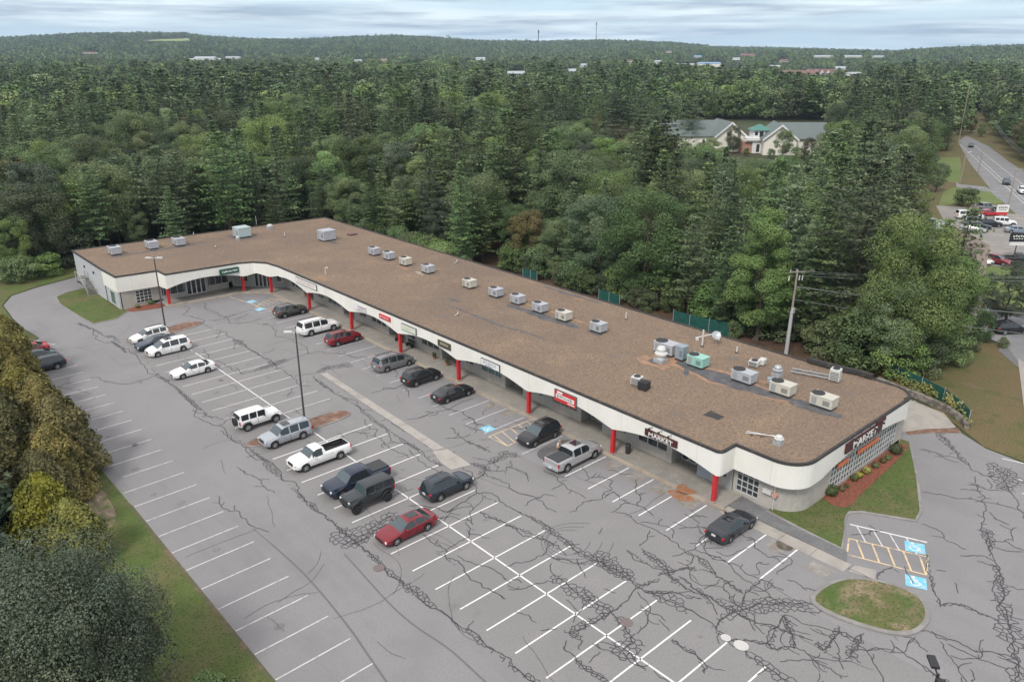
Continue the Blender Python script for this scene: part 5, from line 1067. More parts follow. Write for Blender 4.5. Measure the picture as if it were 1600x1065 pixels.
    for w_ in k['wx']: body.box((L/2-w_, 0, wr*1.55+lift), (ar*1.9, W*.80, wr*.9), m=1)
    if bed:                                                  # open load bed
        zb = .72+lift; zt = rings[-3][5][2]+lift; x0, x1 = L/2-bed[1], L/2-bed[0]; yy = (hw-.1)*.8
        lin = MB(); lin.add([(x0, -yy, zb), (x1, -yy, zb), (x1, yy, zb), (x0, yy, zb), (x0, -yy, zt), (x1, -yy, zt), (x1, yy, zt), (x0, yy, zt)], [(0, 1, 2, 3), (0, 4, 5, 1), (1, 5, 6, 2), (2, 6, 7, 3), (3, 7, 4, 0)])
        for sy in (-.55, .55): lin.box(((x0+x1)/2-.55, sy, zb+.12), (.7, .14, .26))
        lin.build('bed_liner', M_TRIM, root)
        if tonneau: s = MB(); s.box(((x0+x1)/2, 0, zt+.05), (x1-x0+.05, yy*2+.05, .05)); s.build('tonneau_cover', M_TON, root)
        s = MB(); s.box((-L/2-.06, 0, .62+lift), (.18, W*.92, .2)); s.build('bumper', M_GALV if col not in ('mattblk',) else M_TRIM, root)
    bo = body.build('body', [P_[col], M_TRIM, P_[roofcol] if roofcol else P_[col]], root, smooth=True)
    if not far: bm = bmesh.new(); bm.from_mesh(bo.data); bmesh.ops.remove_doubles(bm, verts=bm.verts, dist=.002); bm.to_mesh(bo.data); bm.free(); bo.data.set_sharp_from_angle(angle=R(35))
    parts['windscreen'].build('windscreen', glass or M_WGLASS, root, smooth=True); parts['rear_window'].build('rear_window', M_CGLASS, root, smooth=True)
    for s in sides.values(): s.build('side_window', M_CGLASS, root, smooth=True)
    rim = rim or M_RIM; hwheel = hw-.02+(.10 if flare else 0)
    for w_ in k['wx']:
        for sd in (1, -1):
            R0 = wr; t = MB(); wd = .22 if not flare else .3; c = Vector((L/2-w_, sd*(hwheel-wd/2), R0))
            n_ = 14 if far else 20; vs = []; prof = [(R0*.62, 0), (R0*.93, 0), (R0, .03), (R0, wd-.03), (R0*.93, wd), (R0*.62, wd)]
            for rr, yy in prof:
                for q_ in range(n_): a = 2*math.pi*q_/n_; vs.append((c.x+rr*math.cos(a), c.y+sd*(yy-wd/2), c.z+rr*math.sin(a)))
            t.add(vs, [(j*n_+i, j*n_+(i+1) % n_, (j+1)*n_+(i+1) % n_, (j+1)*n_+i) for j in range(5) for i in range(n_)])
            wo = t.build('wheel', M_TYRE, root, smooth=True)
            r_ = MB(); yo = sd*(hwheel-.035); 
            r_.cyl((c.x, yo-sd*.06, c.z), (c.x, yo-sd*.05, c.z), R0*.62, n=n_, m=1); r_.cyl((c.x, yo-sd*.05, c.z), (c.x, yo+sd*.012, c.z), R0*.16, n=8)
            for q_ in range(5):
                a = 2*math.pi*q_/5+.3; u = Vector((math.cos(a), 0, math.sin(a))); v = Vector((-math.sin(a), 0, math.cos(a))); p0, p1 = Vector((c.x, yo, c.z))+u*R0*.1, Vector((c.x, yo, c.z))+u*R0*.6
                r_.add([p0+v*R0*.09, p0-v*R0*.09, p1-v*R0*.14, p1+v*R0*.14], [(0, 1, 2, 3)])
            vs = []
            for q_ in range(n_): a = 2*math.pi*q_/n_; vs += [(c.x+R0*.54*math.cos(a), yo, c.z+R0*.54*math.sin(a)), (c.x+R0*.66*math.cos(a), yo+sd*.005, c.z+R0*.66*math.sin(a))]
            r_.add(vs, [(2*i, 2*i+1, (2*i+3) % (2*n_), (2*i+2) % (2*n_)) for i in range(n_)])
            r_.build('rim', [rim, M_DARK], wo)
            if flare: s = MB(); s.v = []; 
            if flare:
                vs = []
                for q_ in range(9): a = R(8+164*q_/8); vs += [(L/2-w_+ar*1.05*math.cos(a), sd*(hw-.05), wr+lift*.6+ar*1.05*math.sin(a)), (L/2-w_+ar*1.08*math.cos(a), sd*(hw+.14), wr+lift*.6+ar*1.05*math.sin(a)-.02)]
                s.add(vs, [(2*i, 2*i+1, 2*i+3, 2*i+2) for i in range(8)]); s.build('fender_flare', M_TRIM, root)
    fz = interp(top, .08)+lift; rzt = min(interp(belt, L-.3), 1.0)+lift
    for sd in (1, -1):
        s = MB(); s.box((L/2-.10, sd*hw*.66, fz-.14), (.14, hw*.42, .13), rz=-sd*.35); s.build('headlight', M_LAMP, root, bevel=.02)
        s = MB()
        if kind in ('bigsuv', 'pickup', 'regcab', 'jeep'): s.box((-L/2+.04, sd*hw*.90, rzt-.02), (.10, .13, .40))
        else: s.box((-L/2+.12, sd*hw*.74, rzt-.10), (.22, hw*.36, .15), rz=sd*.32)
        s.build('taillight', M_TAIL, root, bevel=.015)
        mxx = L/2-k['ws'][0]-.45; mz = interp(belt, k['ws'][0]+.4)+lift+.10
        s = MB(); s.box((mxx, sd*(hw+.09), mz), (.12, .20, .15)); s.build('wing_mirror', M_TRIM if trim or kind == 'jeep' else P_[col], root, bevel=.03)
        if rails: s = MB(); s.box((L/2-(k['ws'][1]+k['rg'][0])/2-.1, sd*(k['rw']-.04), roofH+lift+.05), ((k['rg'][0]-k['ws'][1])*.86, .05, .05)); s.build('roof_rail', M_TRIM if col not in ('silver', 'brown') else M_GALV, root)
    s = MB(); s.box((L/2-.02, 0, fz-.20), (.10, W*.44, .20 if kind in ('saloon', 'wagon') else .28)); s.build('grille', M_DARK, root, bevel=.02)
    s = MB(); s.box((L/2-.04, 0, sill+lift+.14), (.14, W*.74, .16)); s.build('bumper', M_TRIM if trim or flare else P_[col], root, bevel=.03)
    s = MB(); s.box((-L/2-.015 if not bed else -L/2-.16, 0, .78+lift if kind not in ('pickup', 'regcab') else .62+lift), (.03, .34, .16)); s.build('licence_plate', M_PLATE, root)
    if sunroof: s = MB(); s.box((L/2-k['ws'][1]-.75, 0, roofH+lift+.028), (.85, k['rw']*1.15, .02)); s.build('sunroof', M_CGLASS, root)
    if spare: s = MB(); s.cyl((-L/2-.02, .0, 1.0+lift), (-L/2-.28, .0, 1.0+lift), wr*.95, n=18); s.build('spare_wheel', M_TYRE, root)
    if not far and not bed:
        s = MB()                                             # door gaps
        for sd in (1, -1):
            for a, b in zip(k['side'], k['side'][1:]):
                x = L/2-(a[1]+b[0])/2; s.box((x, sd*(hw-.012), (sill+interp(belt, a[1]))/2+lift), (.014, .03, interp(belt, a[1])-sill-.08)); 
        if s.v: s.build('door_gap', M_DARK, root)
    return root
PI = math.pi
def put(kind, col, x, y, face, label, cat, **kw): return vehicle(kind, col, (x, y), (PI if face < 0 else 0)+kw.pop('turn', 0), label, cat, **kw)
SUV = 'car'
put('wagon', 'white', 28.5, 101.0, -1, 'white estate car beside the farthest mulch island, next to the navy saloon', 'car', rails=True, turn=.05)
put('saloon', 'navy', 28.2, 97.9, -1, 'dark navy saloon squeezed between the white estate and the white minivan', 'car', trim=False)
put('minivan', 'white', 28.7, 94.9, -1, 'white minivan with a small sunroof, beside the navy saloon', 'minivan', sunroof=True)
put('saloon', 'white', 28.3, 86.1, -1, 'white saloon parked alone between the minivan and the off-roader', 'car')
put('jeep', 'white', 28.1, 68.9, 1, 'white boxy off-roader with spare wheel on its tail', 'off-road car', flare=True, spare=True)
o_ = put('bigsuv', 'silver', 28.6, 63.9, -1, 'silver off-road estate with sunroof beside the lamp pole island', 'car', sunroof=True, rails=True, trim=False); o_.scale = (.89, .93, .93)
put('regcab', 'white', 28.9, 58.1, -1, 'white single cab pickup with an open black bed', 'pickup truck', rim=M_RIM)
put('pickup', 'navy', 29.1, 52.1, -1, 'dark blue pickup with a covered bed beside the black off-roader', 'pickup truck', tonneau=True)
put('jeep', 'mattblk', 28.4, 49.2, -1, 'black lifted off-roader with big tyres beside the blue pickup', 'off-road car', flare=True, spare=True, lift=.16, rim=M_RIMD)
put('saloon', 'red', 28.35, 43.6, -1, 'dark red saloon parked over the broken asphalt patch', 'car', sunroof=True)
put('suv', 'dkblue', 34.3, 46.3, 1, 'dark blue crossover parked nose right by the end of the drain channel', 'car', rails=True, trim=True, sunroof=True)
put('suv', 'brown', 46.6, 98.1, 1, 'brown grey crossover nearest the corner entry, by the striped aisle', 'car', rails=True, trim=True)
put('bigsuv', 'white', 46.0, 89.2, 1, 'long white off-road estate parked left of the red crossover', 'car', rails=True)
put('suv', 'red', 46.4, 83.5, 1, 'dark red crossover parked beside the long white estate', 'car', rails=True)
put('minivan', 'grey', 46.5, 72.4, 1, 'grey minivan behind the orange cone', 'minivan', rails=True)
put('suv', 'black', 46.4, 66.7, 1, 'black crossover parked right of the grey minivan', 'car', rails=True)
put('saloon', 'black', 46.4, 61.0, 1, 'black saloon parked right of the black crossover', 'car')
put('suv', 'black', 46.6, 47.9, -1, 'black crossover facing away from the shops, beside the silver pickup', 'car', rails=True, sunroof=True, turn=.04)
put('pickup', 'pickup', 45.9, 42.7, 1, 'silver crew cab pickup with a dark bed cover, nose to the walkway', 'pickup truck', tonneau=True, sunroof=True, turn=.02)
put('saloon', 'dgrey', 47.1, 27.0, 1, 'dark saloon parked alone at the right end of the shop row', 'car', sunroof=True)
put('saloon', 'bred', 15.5, 105.6, -1, 'bright red car half hidden behind the hedge, farthest of the three', 'car')
put('saloon', 'teal', 15.6, 102.4, -1, 'dark teal car half hidden behind the hedge, middle of the three', 'car')
put('suv', 'dkblue', 15.8, 98.8, -1, 'dark blue crossover half hidden behind the hedge, nearest of the three', 'car', trim=True)
# far lot and road on the right
def farcar(kind, col, px, py, a, label, cat='car', **kw):
    p = G(px, py); vehicle(kind, col, (p.x, p.y, .03), a, label, cat, far=True, **kw)
VA = math.atan2(RT.y, RT.x)
farcar('pickup', 'grey', 1537, 329, VA+.15, 'grey pickup at the far edge of the small roadside car lot', 'pickup truck', tonneau=True)
farcar('saloon', 'bred', 1543, 337, VA+.1, 'red saloon behind the white sign in the roadside car lot')
farcar('bigsuv', 'white', 1513, 342, VA-.1, 'white van like car at the left of the roadside car lot')
farcar('suv', 'lblue', 1523, 351, VA-.35, 'pale blue grey car behind the wooden pole in the car lot')
farcar('saloon', 'silver', 1519, 362, VA-.55, 'silver saloon nearest the wooden pole in the car lot')
farcar('saloon', 'dkblue', 1528, 357, VA-.45, 'dark blue saloon between two pale cars in the car lot')
farcar('suv', 'dgrey', 1546, 354, VA-.2, 'dark grey crossover in the middle of the roadside car lot')
farcar('jeep', 'white', 1568, 353, VA-.3, 'white off-roader below the white roadside sign', flare=True)
farcar('saloon', 'lblue', 1590, 364, VA-.35, 'blue grey saloon at the right edge by the dark sign')
farcar('saloon', 'white', 1527, 410, VA-1.0, 'white saloon beside the brown house roof')
farcar('suv', 'red', 1556, 412, VA-.9, 'dark red crossover on the gravel strip between white and black cars')
farcar('pickup', 'black', 1594, 412, VA-.2, 'black pickup on the gravel strip at the right edge', 'pickup truck')
farcar('suv', 'black', 1577, 520, VA+.1, 'dark car parked under the pale green tree at the right edge')
farcar('suv', 'dgrey', 1517, 230, R(198), 'dark car on the main road, farthest away')
farcar('suv', 'dkblue', 1572, 288, R(200), 'dark crossover on the main road coming nearer')
farcar('pickup', 'white', 1597, 302, R(203), 'white pickup on the main road at the right edge', 'pickup truck')
# ------------------------------------------------------------------ a person beside the silver pickup
def skin(name, J, E_, mat, parent=None, root=0, sub=2):
    me = bpy.data.meshes.new(name); me.from_pydata([j[:3] for j in J], E_, []); o = bpy.data.objects.new(name, me); C.objects.link(o); o.parent = parent
    o.modifiers.new('skin', 'SKIN')
    for i, j in enumerate(J):
        k_ = me.skin_vertices[0].data[i]; k_.radius = (j[3], j[4] if len(j) > 4 else j[3]); k_.use_root = i == root
    m2 = o.modifiers.new('sub', 'SUBSURF'); m2.levels = sub; m2.render_levels = sub
    bpy.context.view_layer.update(); dg = bpy.context.evaluated_depsgraph_get(); m3 = bpy.data.meshes.new_from_object(o.evaluated_get(dg)); o.modifiers.clear(); o.data = m3
    m3.materials.clear(); m3.materials.append(mat); m3.shade_smooth(); return o
M_SKIN = flat('skin', (.48, .27, .19), .6); M_SHIRT = flat('cream_shirt', (.66, .62, .54), .85, var=.1, scale=6); M_TROU = flat('tan_trousers', (.22, .16, .11), .9); M_HAIR = flat('grey_hair', (.42, .40, .38), .8); M_SHOE = flat('dark_shoe', (.03, .028, .026), .7)
pp = empty('person', (45.55, 44.35, .02), R(-75), 'person in a cream top leaning towards the side of the silver pickup', 'person')
J = [(0, 0, .96, .135, .10), (.02, 0, 1.12, .125, .095), (.08, 0, 1.34, .15, .105), (.12, 0, 1.46, .10, .08), (.15, 0, 1.53, .052, .052), (.18, 0, 1.60, .062, .07), (.20, 0, 1.70, .078, .088), (.20, 0, 1.77, .06, .07),
     (.11, .17, 1.43, .062), (.22, .24, 1.18, .044), (.42, .20, 1.08, .033), (.50, .19, 1.07, .030, .018), (.11, -.17, 1.43, .062), (.20, -.25, 1.17, .044), (.40, -.20, 1.05, .033), (.48, -.19, 1.04, .030, .018),
     (0, .095, .90, .095), (.03, .11, .50, .062), (-.02, .12, .10, .042), (.09, .13, .05, .04, .03), (0, -.095, .90, .095), (.0, -.12, .50, .062), (-.05, -.13, .10, .042), (.06, -.14, .05, .04, .03)]
E_ = [(0, 1), (1, 2), (2, 3), (3, 4), (4, 5), (5, 6), (6, 7), (3, 8), (8, 9), (9, 10), (10, 11), (3, 12), (12, 13), (13, 14), (14, 15), (0, 16), (16, 17), (17, 18), (18, 19), (0, 20), (20, 21), (21, 22), (22, 23)]
for b_, (hx, hy, hz_), sd in ((11, (.50, .19, 1.07), 1), (15, (.48, -.19, 1.04), -1)):      # five fingers a hand
    for k, (dy, ln) in enumerate(((-.028, .06), (-.010, .072), (.010, .068), (.028, .052))):
        i = len(J); J += [(hx+.035, hy+dy, hz_, .010), (hx+.035+ln*.6, hy+dy, hz_-.008, .009), (hx+.035+ln, hy+dy, hz_-.03, .008)]; E_ += [(b_, i), (i, i+1), (i+1, i+2)]
    i = len(J); J += [(hx, hy-sd*.035, hz_-.01, .011), (hx+.035, hy-sd*.055, hz_-.03, .009)]; E_ += [(b_, i), (i, i+1)]
skin('body', J, E_, M_SKIN, pp)
skin('shirt', [(0, 0, .93, .155, .12), (.02, 0, 1.12, .148, .115), (.08, 0, 1.34, .172, .125), (.115, 0, 1.45, .115, .09), (.11, .175, 1.42, .078), (.17, .22, 1.27, .070), (.11, -.175, 1.42, .078), (.16, -.22, 1.27, .070)], [(0, 1), (1, 2), (2, 3), (3, 4), (4, 5), (3, 6), (6, 7)], M_SHIRT, pp)
skin('trousers', [(0, 0, .95, .15, .115), (0, .095, .86, .108), (.03, .11, .50, .078), (-.02, .12, .14, .062), (0, -.095, .86, .108), (0, -.12, .50, .078), (-.05, -.13, .14, .062)], [(0, 1), (1, 2), (2, 3), (0, 4), (4, 5), (5, 6)], M_TROU, pp)
skin('hair', [(.175, 0, 1.69, .080, .092), (.19, 0, 1.765, .074, .084)], [(0, 1)], M_HAIR, pp)
for sd in (1, -1):
    s = MB(); s.box((.04 if sd > 0 else .01, sd*.13, .045), (.27, .10, .09), m=0); s.build('shoe', M_SHOE, pp, bevel=.02)
    s = MB(); s.lathe((.272, sd*.03, 1.70), [(.002, -.01), (.011, 0), (.002, .01)], 8); s.build('eye', M_SHOE, pp)
    s = MB(); s.box((.19, sd*.083, 1.69), (.03, .012, .05)); s.build('ear', M_SKIN, pp)
s = MB(); s.box((.285, 0, 1.675), (.03, .022, .04), taper=.5); s.build('nose', M_SKIN, pp); s = MB(); s.box((.27, 0, 1.635), (.01, .045, .01)); s.build('mouth', flat('lips', (.35, .12, .1), .6), pp)
# ================================================================== TREES
def leaf_mesh(name, mat, V, F, tint):
    me = bpy.data.meshes.new(name); me.from_pydata(V, [], F); me.materials.append(mat)
    at = me.attributes.new('tint', 'FLOAT', 'FACE'); at.data.foreach_set('value', tint); return me
def quad(V, F, tint, c, u, v, t): b = len(V); V += [tuple(c+u), tuple(c+v), tuple(c-u), tuple(c-v)]; F.append((b, b+1, b+2, b+3)); tint.append(t)
def trunk_mesh(h, r, limbs, seed, top=.9):
    rr = random.Random(seed); s = MB(); pts = [Vector((rr.uniform(-.15, .15)*i, rr.uniform(-.15, .15)*i, h*top*i/5)) for i in range(6)]
    for i in range(5): s.cyl(pts[i], pts[i+1], r*(1-i*.17), r*(1-(i+1)*.17), n=7, cap=False)
    for k in range(limbs):
        i = rr.randint(1, 4); p = pts[i].lerp(pts[i+1], rr.random()); a = rr.uniform(0, 6.28); L_ = rr.uniform(.12, .22)*h; q_ = p+Vector((math.cos(a)*L_, math.sin(a)*L_, L_*rr.uniform(.3, .9))); s.cyl(p, q_, r*.35, r*.12, n=5, cap=False)
    me = bpy.data.meshes.new('trunk'); me.from_pydata(s.v, [], s.f); me.materials.append(M_BARK); me.shade_smooth(); return me
def pine_mesh(seed, h=20, rad=4.4, dens=1.0, mat=None, low=.2, lv=1.05, q=.27, sharp=.8):
    rr = random.Random(seed); V, F, T = [], [], []; z = h*low; skew = [rr.uniform(.75, 1.25) for _ in range(8)]
    while z < h*.985:
        u = (z-h*low)/(h*(1-low)); R_ = rad*((1-u)**sharp)*(.72+.5*rr.random())*min(1, .55+u*3)+.25; nb = max(4, int(6.5*dens**.5)); a0 = rr.uniform(0, 6.28)
        for k in range(nb):
            a = a0+2*math.pi*k/nb+rr.uniform(-.35, .35); L_ = R_*rr.uniform(.5, 1.2)*skew[int(a/6.283*8) % 8]; up = .28*u+rr.uniform(-.10, .12); d = Vector((math.cos(a), math.sin(a), up)); side = Vector((-math.sin(a), math.cos(a), 0)); tb_ = rr.random()
            nt_ = max(2, int(L_/(.62/dens**.5)))
            for j in range(nt_):
                t = (j+.8)/nt_; c = Vector((0, 0, z))+d*L_*t+Vector((0, 0, -.25*math.sin(t*2)*L_*.15+rr.uniform(-.1, .1)))
                wdt = L_*.27*(1.2-t)+.2
                for m_ in range(max(2, int(13*dens))):
                    cc = c+side*rr.uniform(-1, 1)*wdt+Vector((0, 0, rr.uniform(-.12, .2))); an = rr.uniform(0, 6.28)
                    uu = (Vector((math.cos(an), math.sin(an), rr.uniform(-.35, .35)))+d*.6).normalized()*q*rr.uniform(.7, 1.3)/dens**.3; vv = uu.cross(Vector((rr.uniform(-.5, .5), rr.uniform(-.5, .5), 1))).normalized()*q*.38*rr.uniform(.7, 1.2)/dens**.3
                    quad(V, F, T, cc, uu, vv, min(1, max(0, tb_*.75+t*.3-.05+rr.uniform(-.12, .12))))
        z += lv*rr.uniform(.75, 1.2)/max(.5, dens**.4)*(1-.35*u)
    for _ in range(int(24*dens)): quad(V, F, T, Vector((rr.gauss(0, .18), rr.gauss(0, .18), h*rr.uniform(.93, 1.0))), Vector((rr.gauss(0, .2), rr.gauss(0, .2), .35))*q/.42, Vector((.1, .1, 0)).lerp(Vector((-.1, .12, 0)), rr.random())*q/.42, .6)
    return leaf_mesh('pine_crown', mat, V, F, T)
def broad_mesh(seed, h=15, rad=5, nb=34, nq=110, mat=None, low=.18, q=.27, cone=0.0, blob=.34):
    rr = random.Random(seed); V, F, T = [], [], []; cz = h*(low+1)/2; hz = h*(1-low)/2; B = []
    for k in range(nb):
        for _ in range(20):
            zz = rr.uniform(-1, .92); a = rr.uniform(0, 6.28); rr_ = math.sqrt(max(0, 1-abs(zz)**2.4))*(1-cone*(zz+1)/2)*(rr.uniform(.55, .92) if k % 5 or nb < 140 else rr.uniform(.0, .5)); c = Vector((math.cos(a)*rr_*rad, math.sin(a)*rr_*rad, cz+zz*hz*.86))
            if all((c-b[0]).length > .55*(b[1]) for b in B): break
        B.append((c, rad*blob*rr.uniform(.65, 1.25), rr.random()))
    B.append((Vector((0, 0, cz+hz*.7)), rad*blob, rr.random()))
    for c, r_, tb_ in B:
        for m_ in range(int(nq*(r_/(rad*blob))**2)):
            d = Vector((rr.gauss(0, 1), rr.gauss(0, 1), rr.gauss(.25, 1))).normalized(); p = c+Vector((d.x, d.y, d.z*.8))*r_*rr.uniform(.72, 1.08)
            n_ = (d+Vector((rr.gauss(0, .5), rr.gauss(0, .5), rr.gauss(.3, .5)))).normalized(); uu = n_.orthogonal().normalized(); uu.rotate(Matrix.Rotation(rr.uniform(0, 6.28), 3, n_)); s_ = q*rr.uniform(.6, 1.35)
            quad(V, F, T, p, uu*s_, n_.cross(uu)*s_*.72, min(1, max(0, tb_*.6+.2+rr.uniform(-.2, .2))))
    return leaf_mesh('leafy_crown', mat, V, F, T)
def arbor_mesh(seed, h=7, rad=2.3, n=5200, q=.15, mat=None, mat_t=0):
    rr = random.Random(seed); V, F, T = [], [], []
    for _ in range(n):
        z = rr.uniform(.02, 1)**.9; a = rr.uniform(0, 6.28); bump = .80+.30*noise.noise(Vector((math.cos(a)*2.1, math.sin(a)*2.1, z*5+seed)))+.16*noise.noise(Vector((math.cos(a)*6, math.sin(a)*6, z*14+seed)))
        R_ = rad*(1-z**2.3)**.62*bump*rr.uniform(.80, 1.04); c = Vector((math.cos(a)*R_, math.sin(a)*R_, z*h*(.97+.05*rr.random())))
        n_ = Vector((math.cos(a), math.sin(a), .5+rr.gauss(0, .4))); n_ = (n_+Vector((rr.gauss(0, .6), rr.gauss(0, .6), rr.gauss(0, .3)))).normalized(); uu = n_.orthogonal().normalized(); uu.rotate(Matrix.Rotation(rr.uniform(0, 6.28), 3, n_)); s_ = q*rr.uniform(.6, 1.4)
        t = .5+.9*noise.noise(Vector((c.x*.8, c.y*.8, c.z*.8+seed)))+rr.uniform(-.25, .25); quad(V, F, T, c, uu*s_*1.2, n_.cross(uu)*s_*.7, min(1, max(0, t)))
    return leaf_mesh('dense_crown', mat, V, F, T)
PR = {}
for i in range(5): PR['pine%d' % i] = (pine_mesh(10+i, 20, [4.6, 5.6, 4.2, 5.2, 6.0][i], 1, L_PINE, [.15, .24, .1, .3, .18][i], sharp=[.75, .6, .9, .55, .7][i]), trunk_mesh(20, .28, 0, i, .95), 20, 4.5)
PR['spruce'] = (pine_mesh(31, 12, 3.2, 1.2, L_SPRUCE, .06, .6, .36, 1.0), trunk_mesh(12, .18, 0, 31, .95), 12, 3)
for i in range(5): PR['oak%d' % i] = (broad_mesh(40+i, 15, [5.2, 4.6, 5.8, 4.2, 5.0][i], [78, 66, 90, 60, 80][i], 640, L_OAK if i != 3 else L_GREY, .08+.02*i, .082, 0, .24), trunk_mesh(15, .26, 3, 50+i, .75), 15, 5)
PR['lime'] = (broad_mesh(60, 18, 4.2, 90, 640, L_LIME, .06, .082, .6, .22), trunk_mesh(18, .24, 2, 60, .8), 18, 4)
PR['lime1'] = (broad_mesh(61, 13, 3.6, 56, 560, L_LIME, .08, .08, .3, .26), trunk_mesh(13, .2, 2, 61, .8), 13, 3.6)
PR['gold'] = (broad_mesh(62, 12, 3.8, 56, 560, L_GOLD, .1, .08, .2, .26), trunk_mesh(12, .2, 2, 62, .8), 12, 3.8)
PR['thicket'] = (broad_mesh(64, 6, 3.4, 30, 200, L_OAK, .0, .14, .1, .33), trunk_mesh(6, .1, 4, 64, .7), 6, 3.4)
PR['thicketl'] = (broad_mesh(65, 5, 3.4, 30, 200, L_LIME, .0, .13, .1, .33), trunk_mesh(5, .1, 4, 65, .7), 5, 3.4)
for i in range(3): PR['arbor%d' % i] = (arbor_mesh(70+i, 7, 2.6, 11000, .10, L_HEDGE), trunk_mesh(7, .14, 0, 70+i, .8), 7, 2.4)
PR['bigdark'] = (broad_mesh(80, 12, 6.2, 150, 820, L_DARK, .0, .070, .0, .25), trunk_mesh(12, .3, 3, 80, .7), 12, 6.2)
PR['farpine'] = (pine_mesh(90, 18, 5.4, .5, L_PINE, .25, 1.1, .62, .5), trunk_mesh(18, .26, 0, 90, .9), 18, 4.4)
PR['farpine1'] = (pine_mesh(92, 20, 5.0, .5, L_PINE, .25, 1.2, .62, .6), trunk_mesh(20, .26, 0, 92, .9), 20, 3.9)
PR['faroak'] = (broad_mesh(91, 15, 5.6, 26, 40, L_OAK, .1, .46, 0, .34), trunk_mesh(15, .26, 0, 91, .7), 15, 5)
PR['faroak1'] = (broad_mesh(93, 14, 5.6, 26, 40, L_LIME, .1, .46, .1, .34), trunk_mesh(14, .26, 0, 93, .7), 14, 5)
PR['tinypine'] = (pine_mesh(95, 17, 5.6, .22, L_PINE, .3, 2.0, 1.2, .45), trunk_mesh(17, .26, 0, 95, .9), 17, 4.6)
PR['tinyoak'] = (broad_mesh(96, 15, 6.4, 14, 14, L_OAK, .1, 1.0, 0, .40), trunk_mesh(15, .26, 0, 96, .7), 15, 5.6)
CAT = lambda k: ('pine_tree', 'pine tree') if 'pine' in k or k == 'spruce' else ('arborvitae_tree', 'tree') if 'arbor' in k else ('shrub', 'shrub') if 'thicket' in k else ('broadleaf_tree', 'tree')
protos = {}
def tree(kind, x, y, h, label, group=None, wide=1.0, rot=None):
    cm, tm, H_, _ = PR[kind]; nm, ct = CAT(kind); s_ = h/H_
    e_ = empty(nm, (x, y, terr(x, y)), rnd.uniform(0, 6.28) if rot is None else rot, label, ct, group); e_.scale = (s_*wide, s_*wide, s_)
    c = bpy.data.objects.new('crown', cm); C.objects.link(c); c.parent = e_; t = bpy.data.objects.new('trunk', tm); C.objects.link(t); t.parent = e_
    protos.setdefault(kind, c); return e_
occupied = []
def hero(kind, px, py, h, label, wide=1.0):
    p = G(px, py); occupied.append((p.x, p.y, PR[kind][3]*h/PR[kind][2]*wide)); return tree(kind, p.x, p.y, h, label, None, wide)
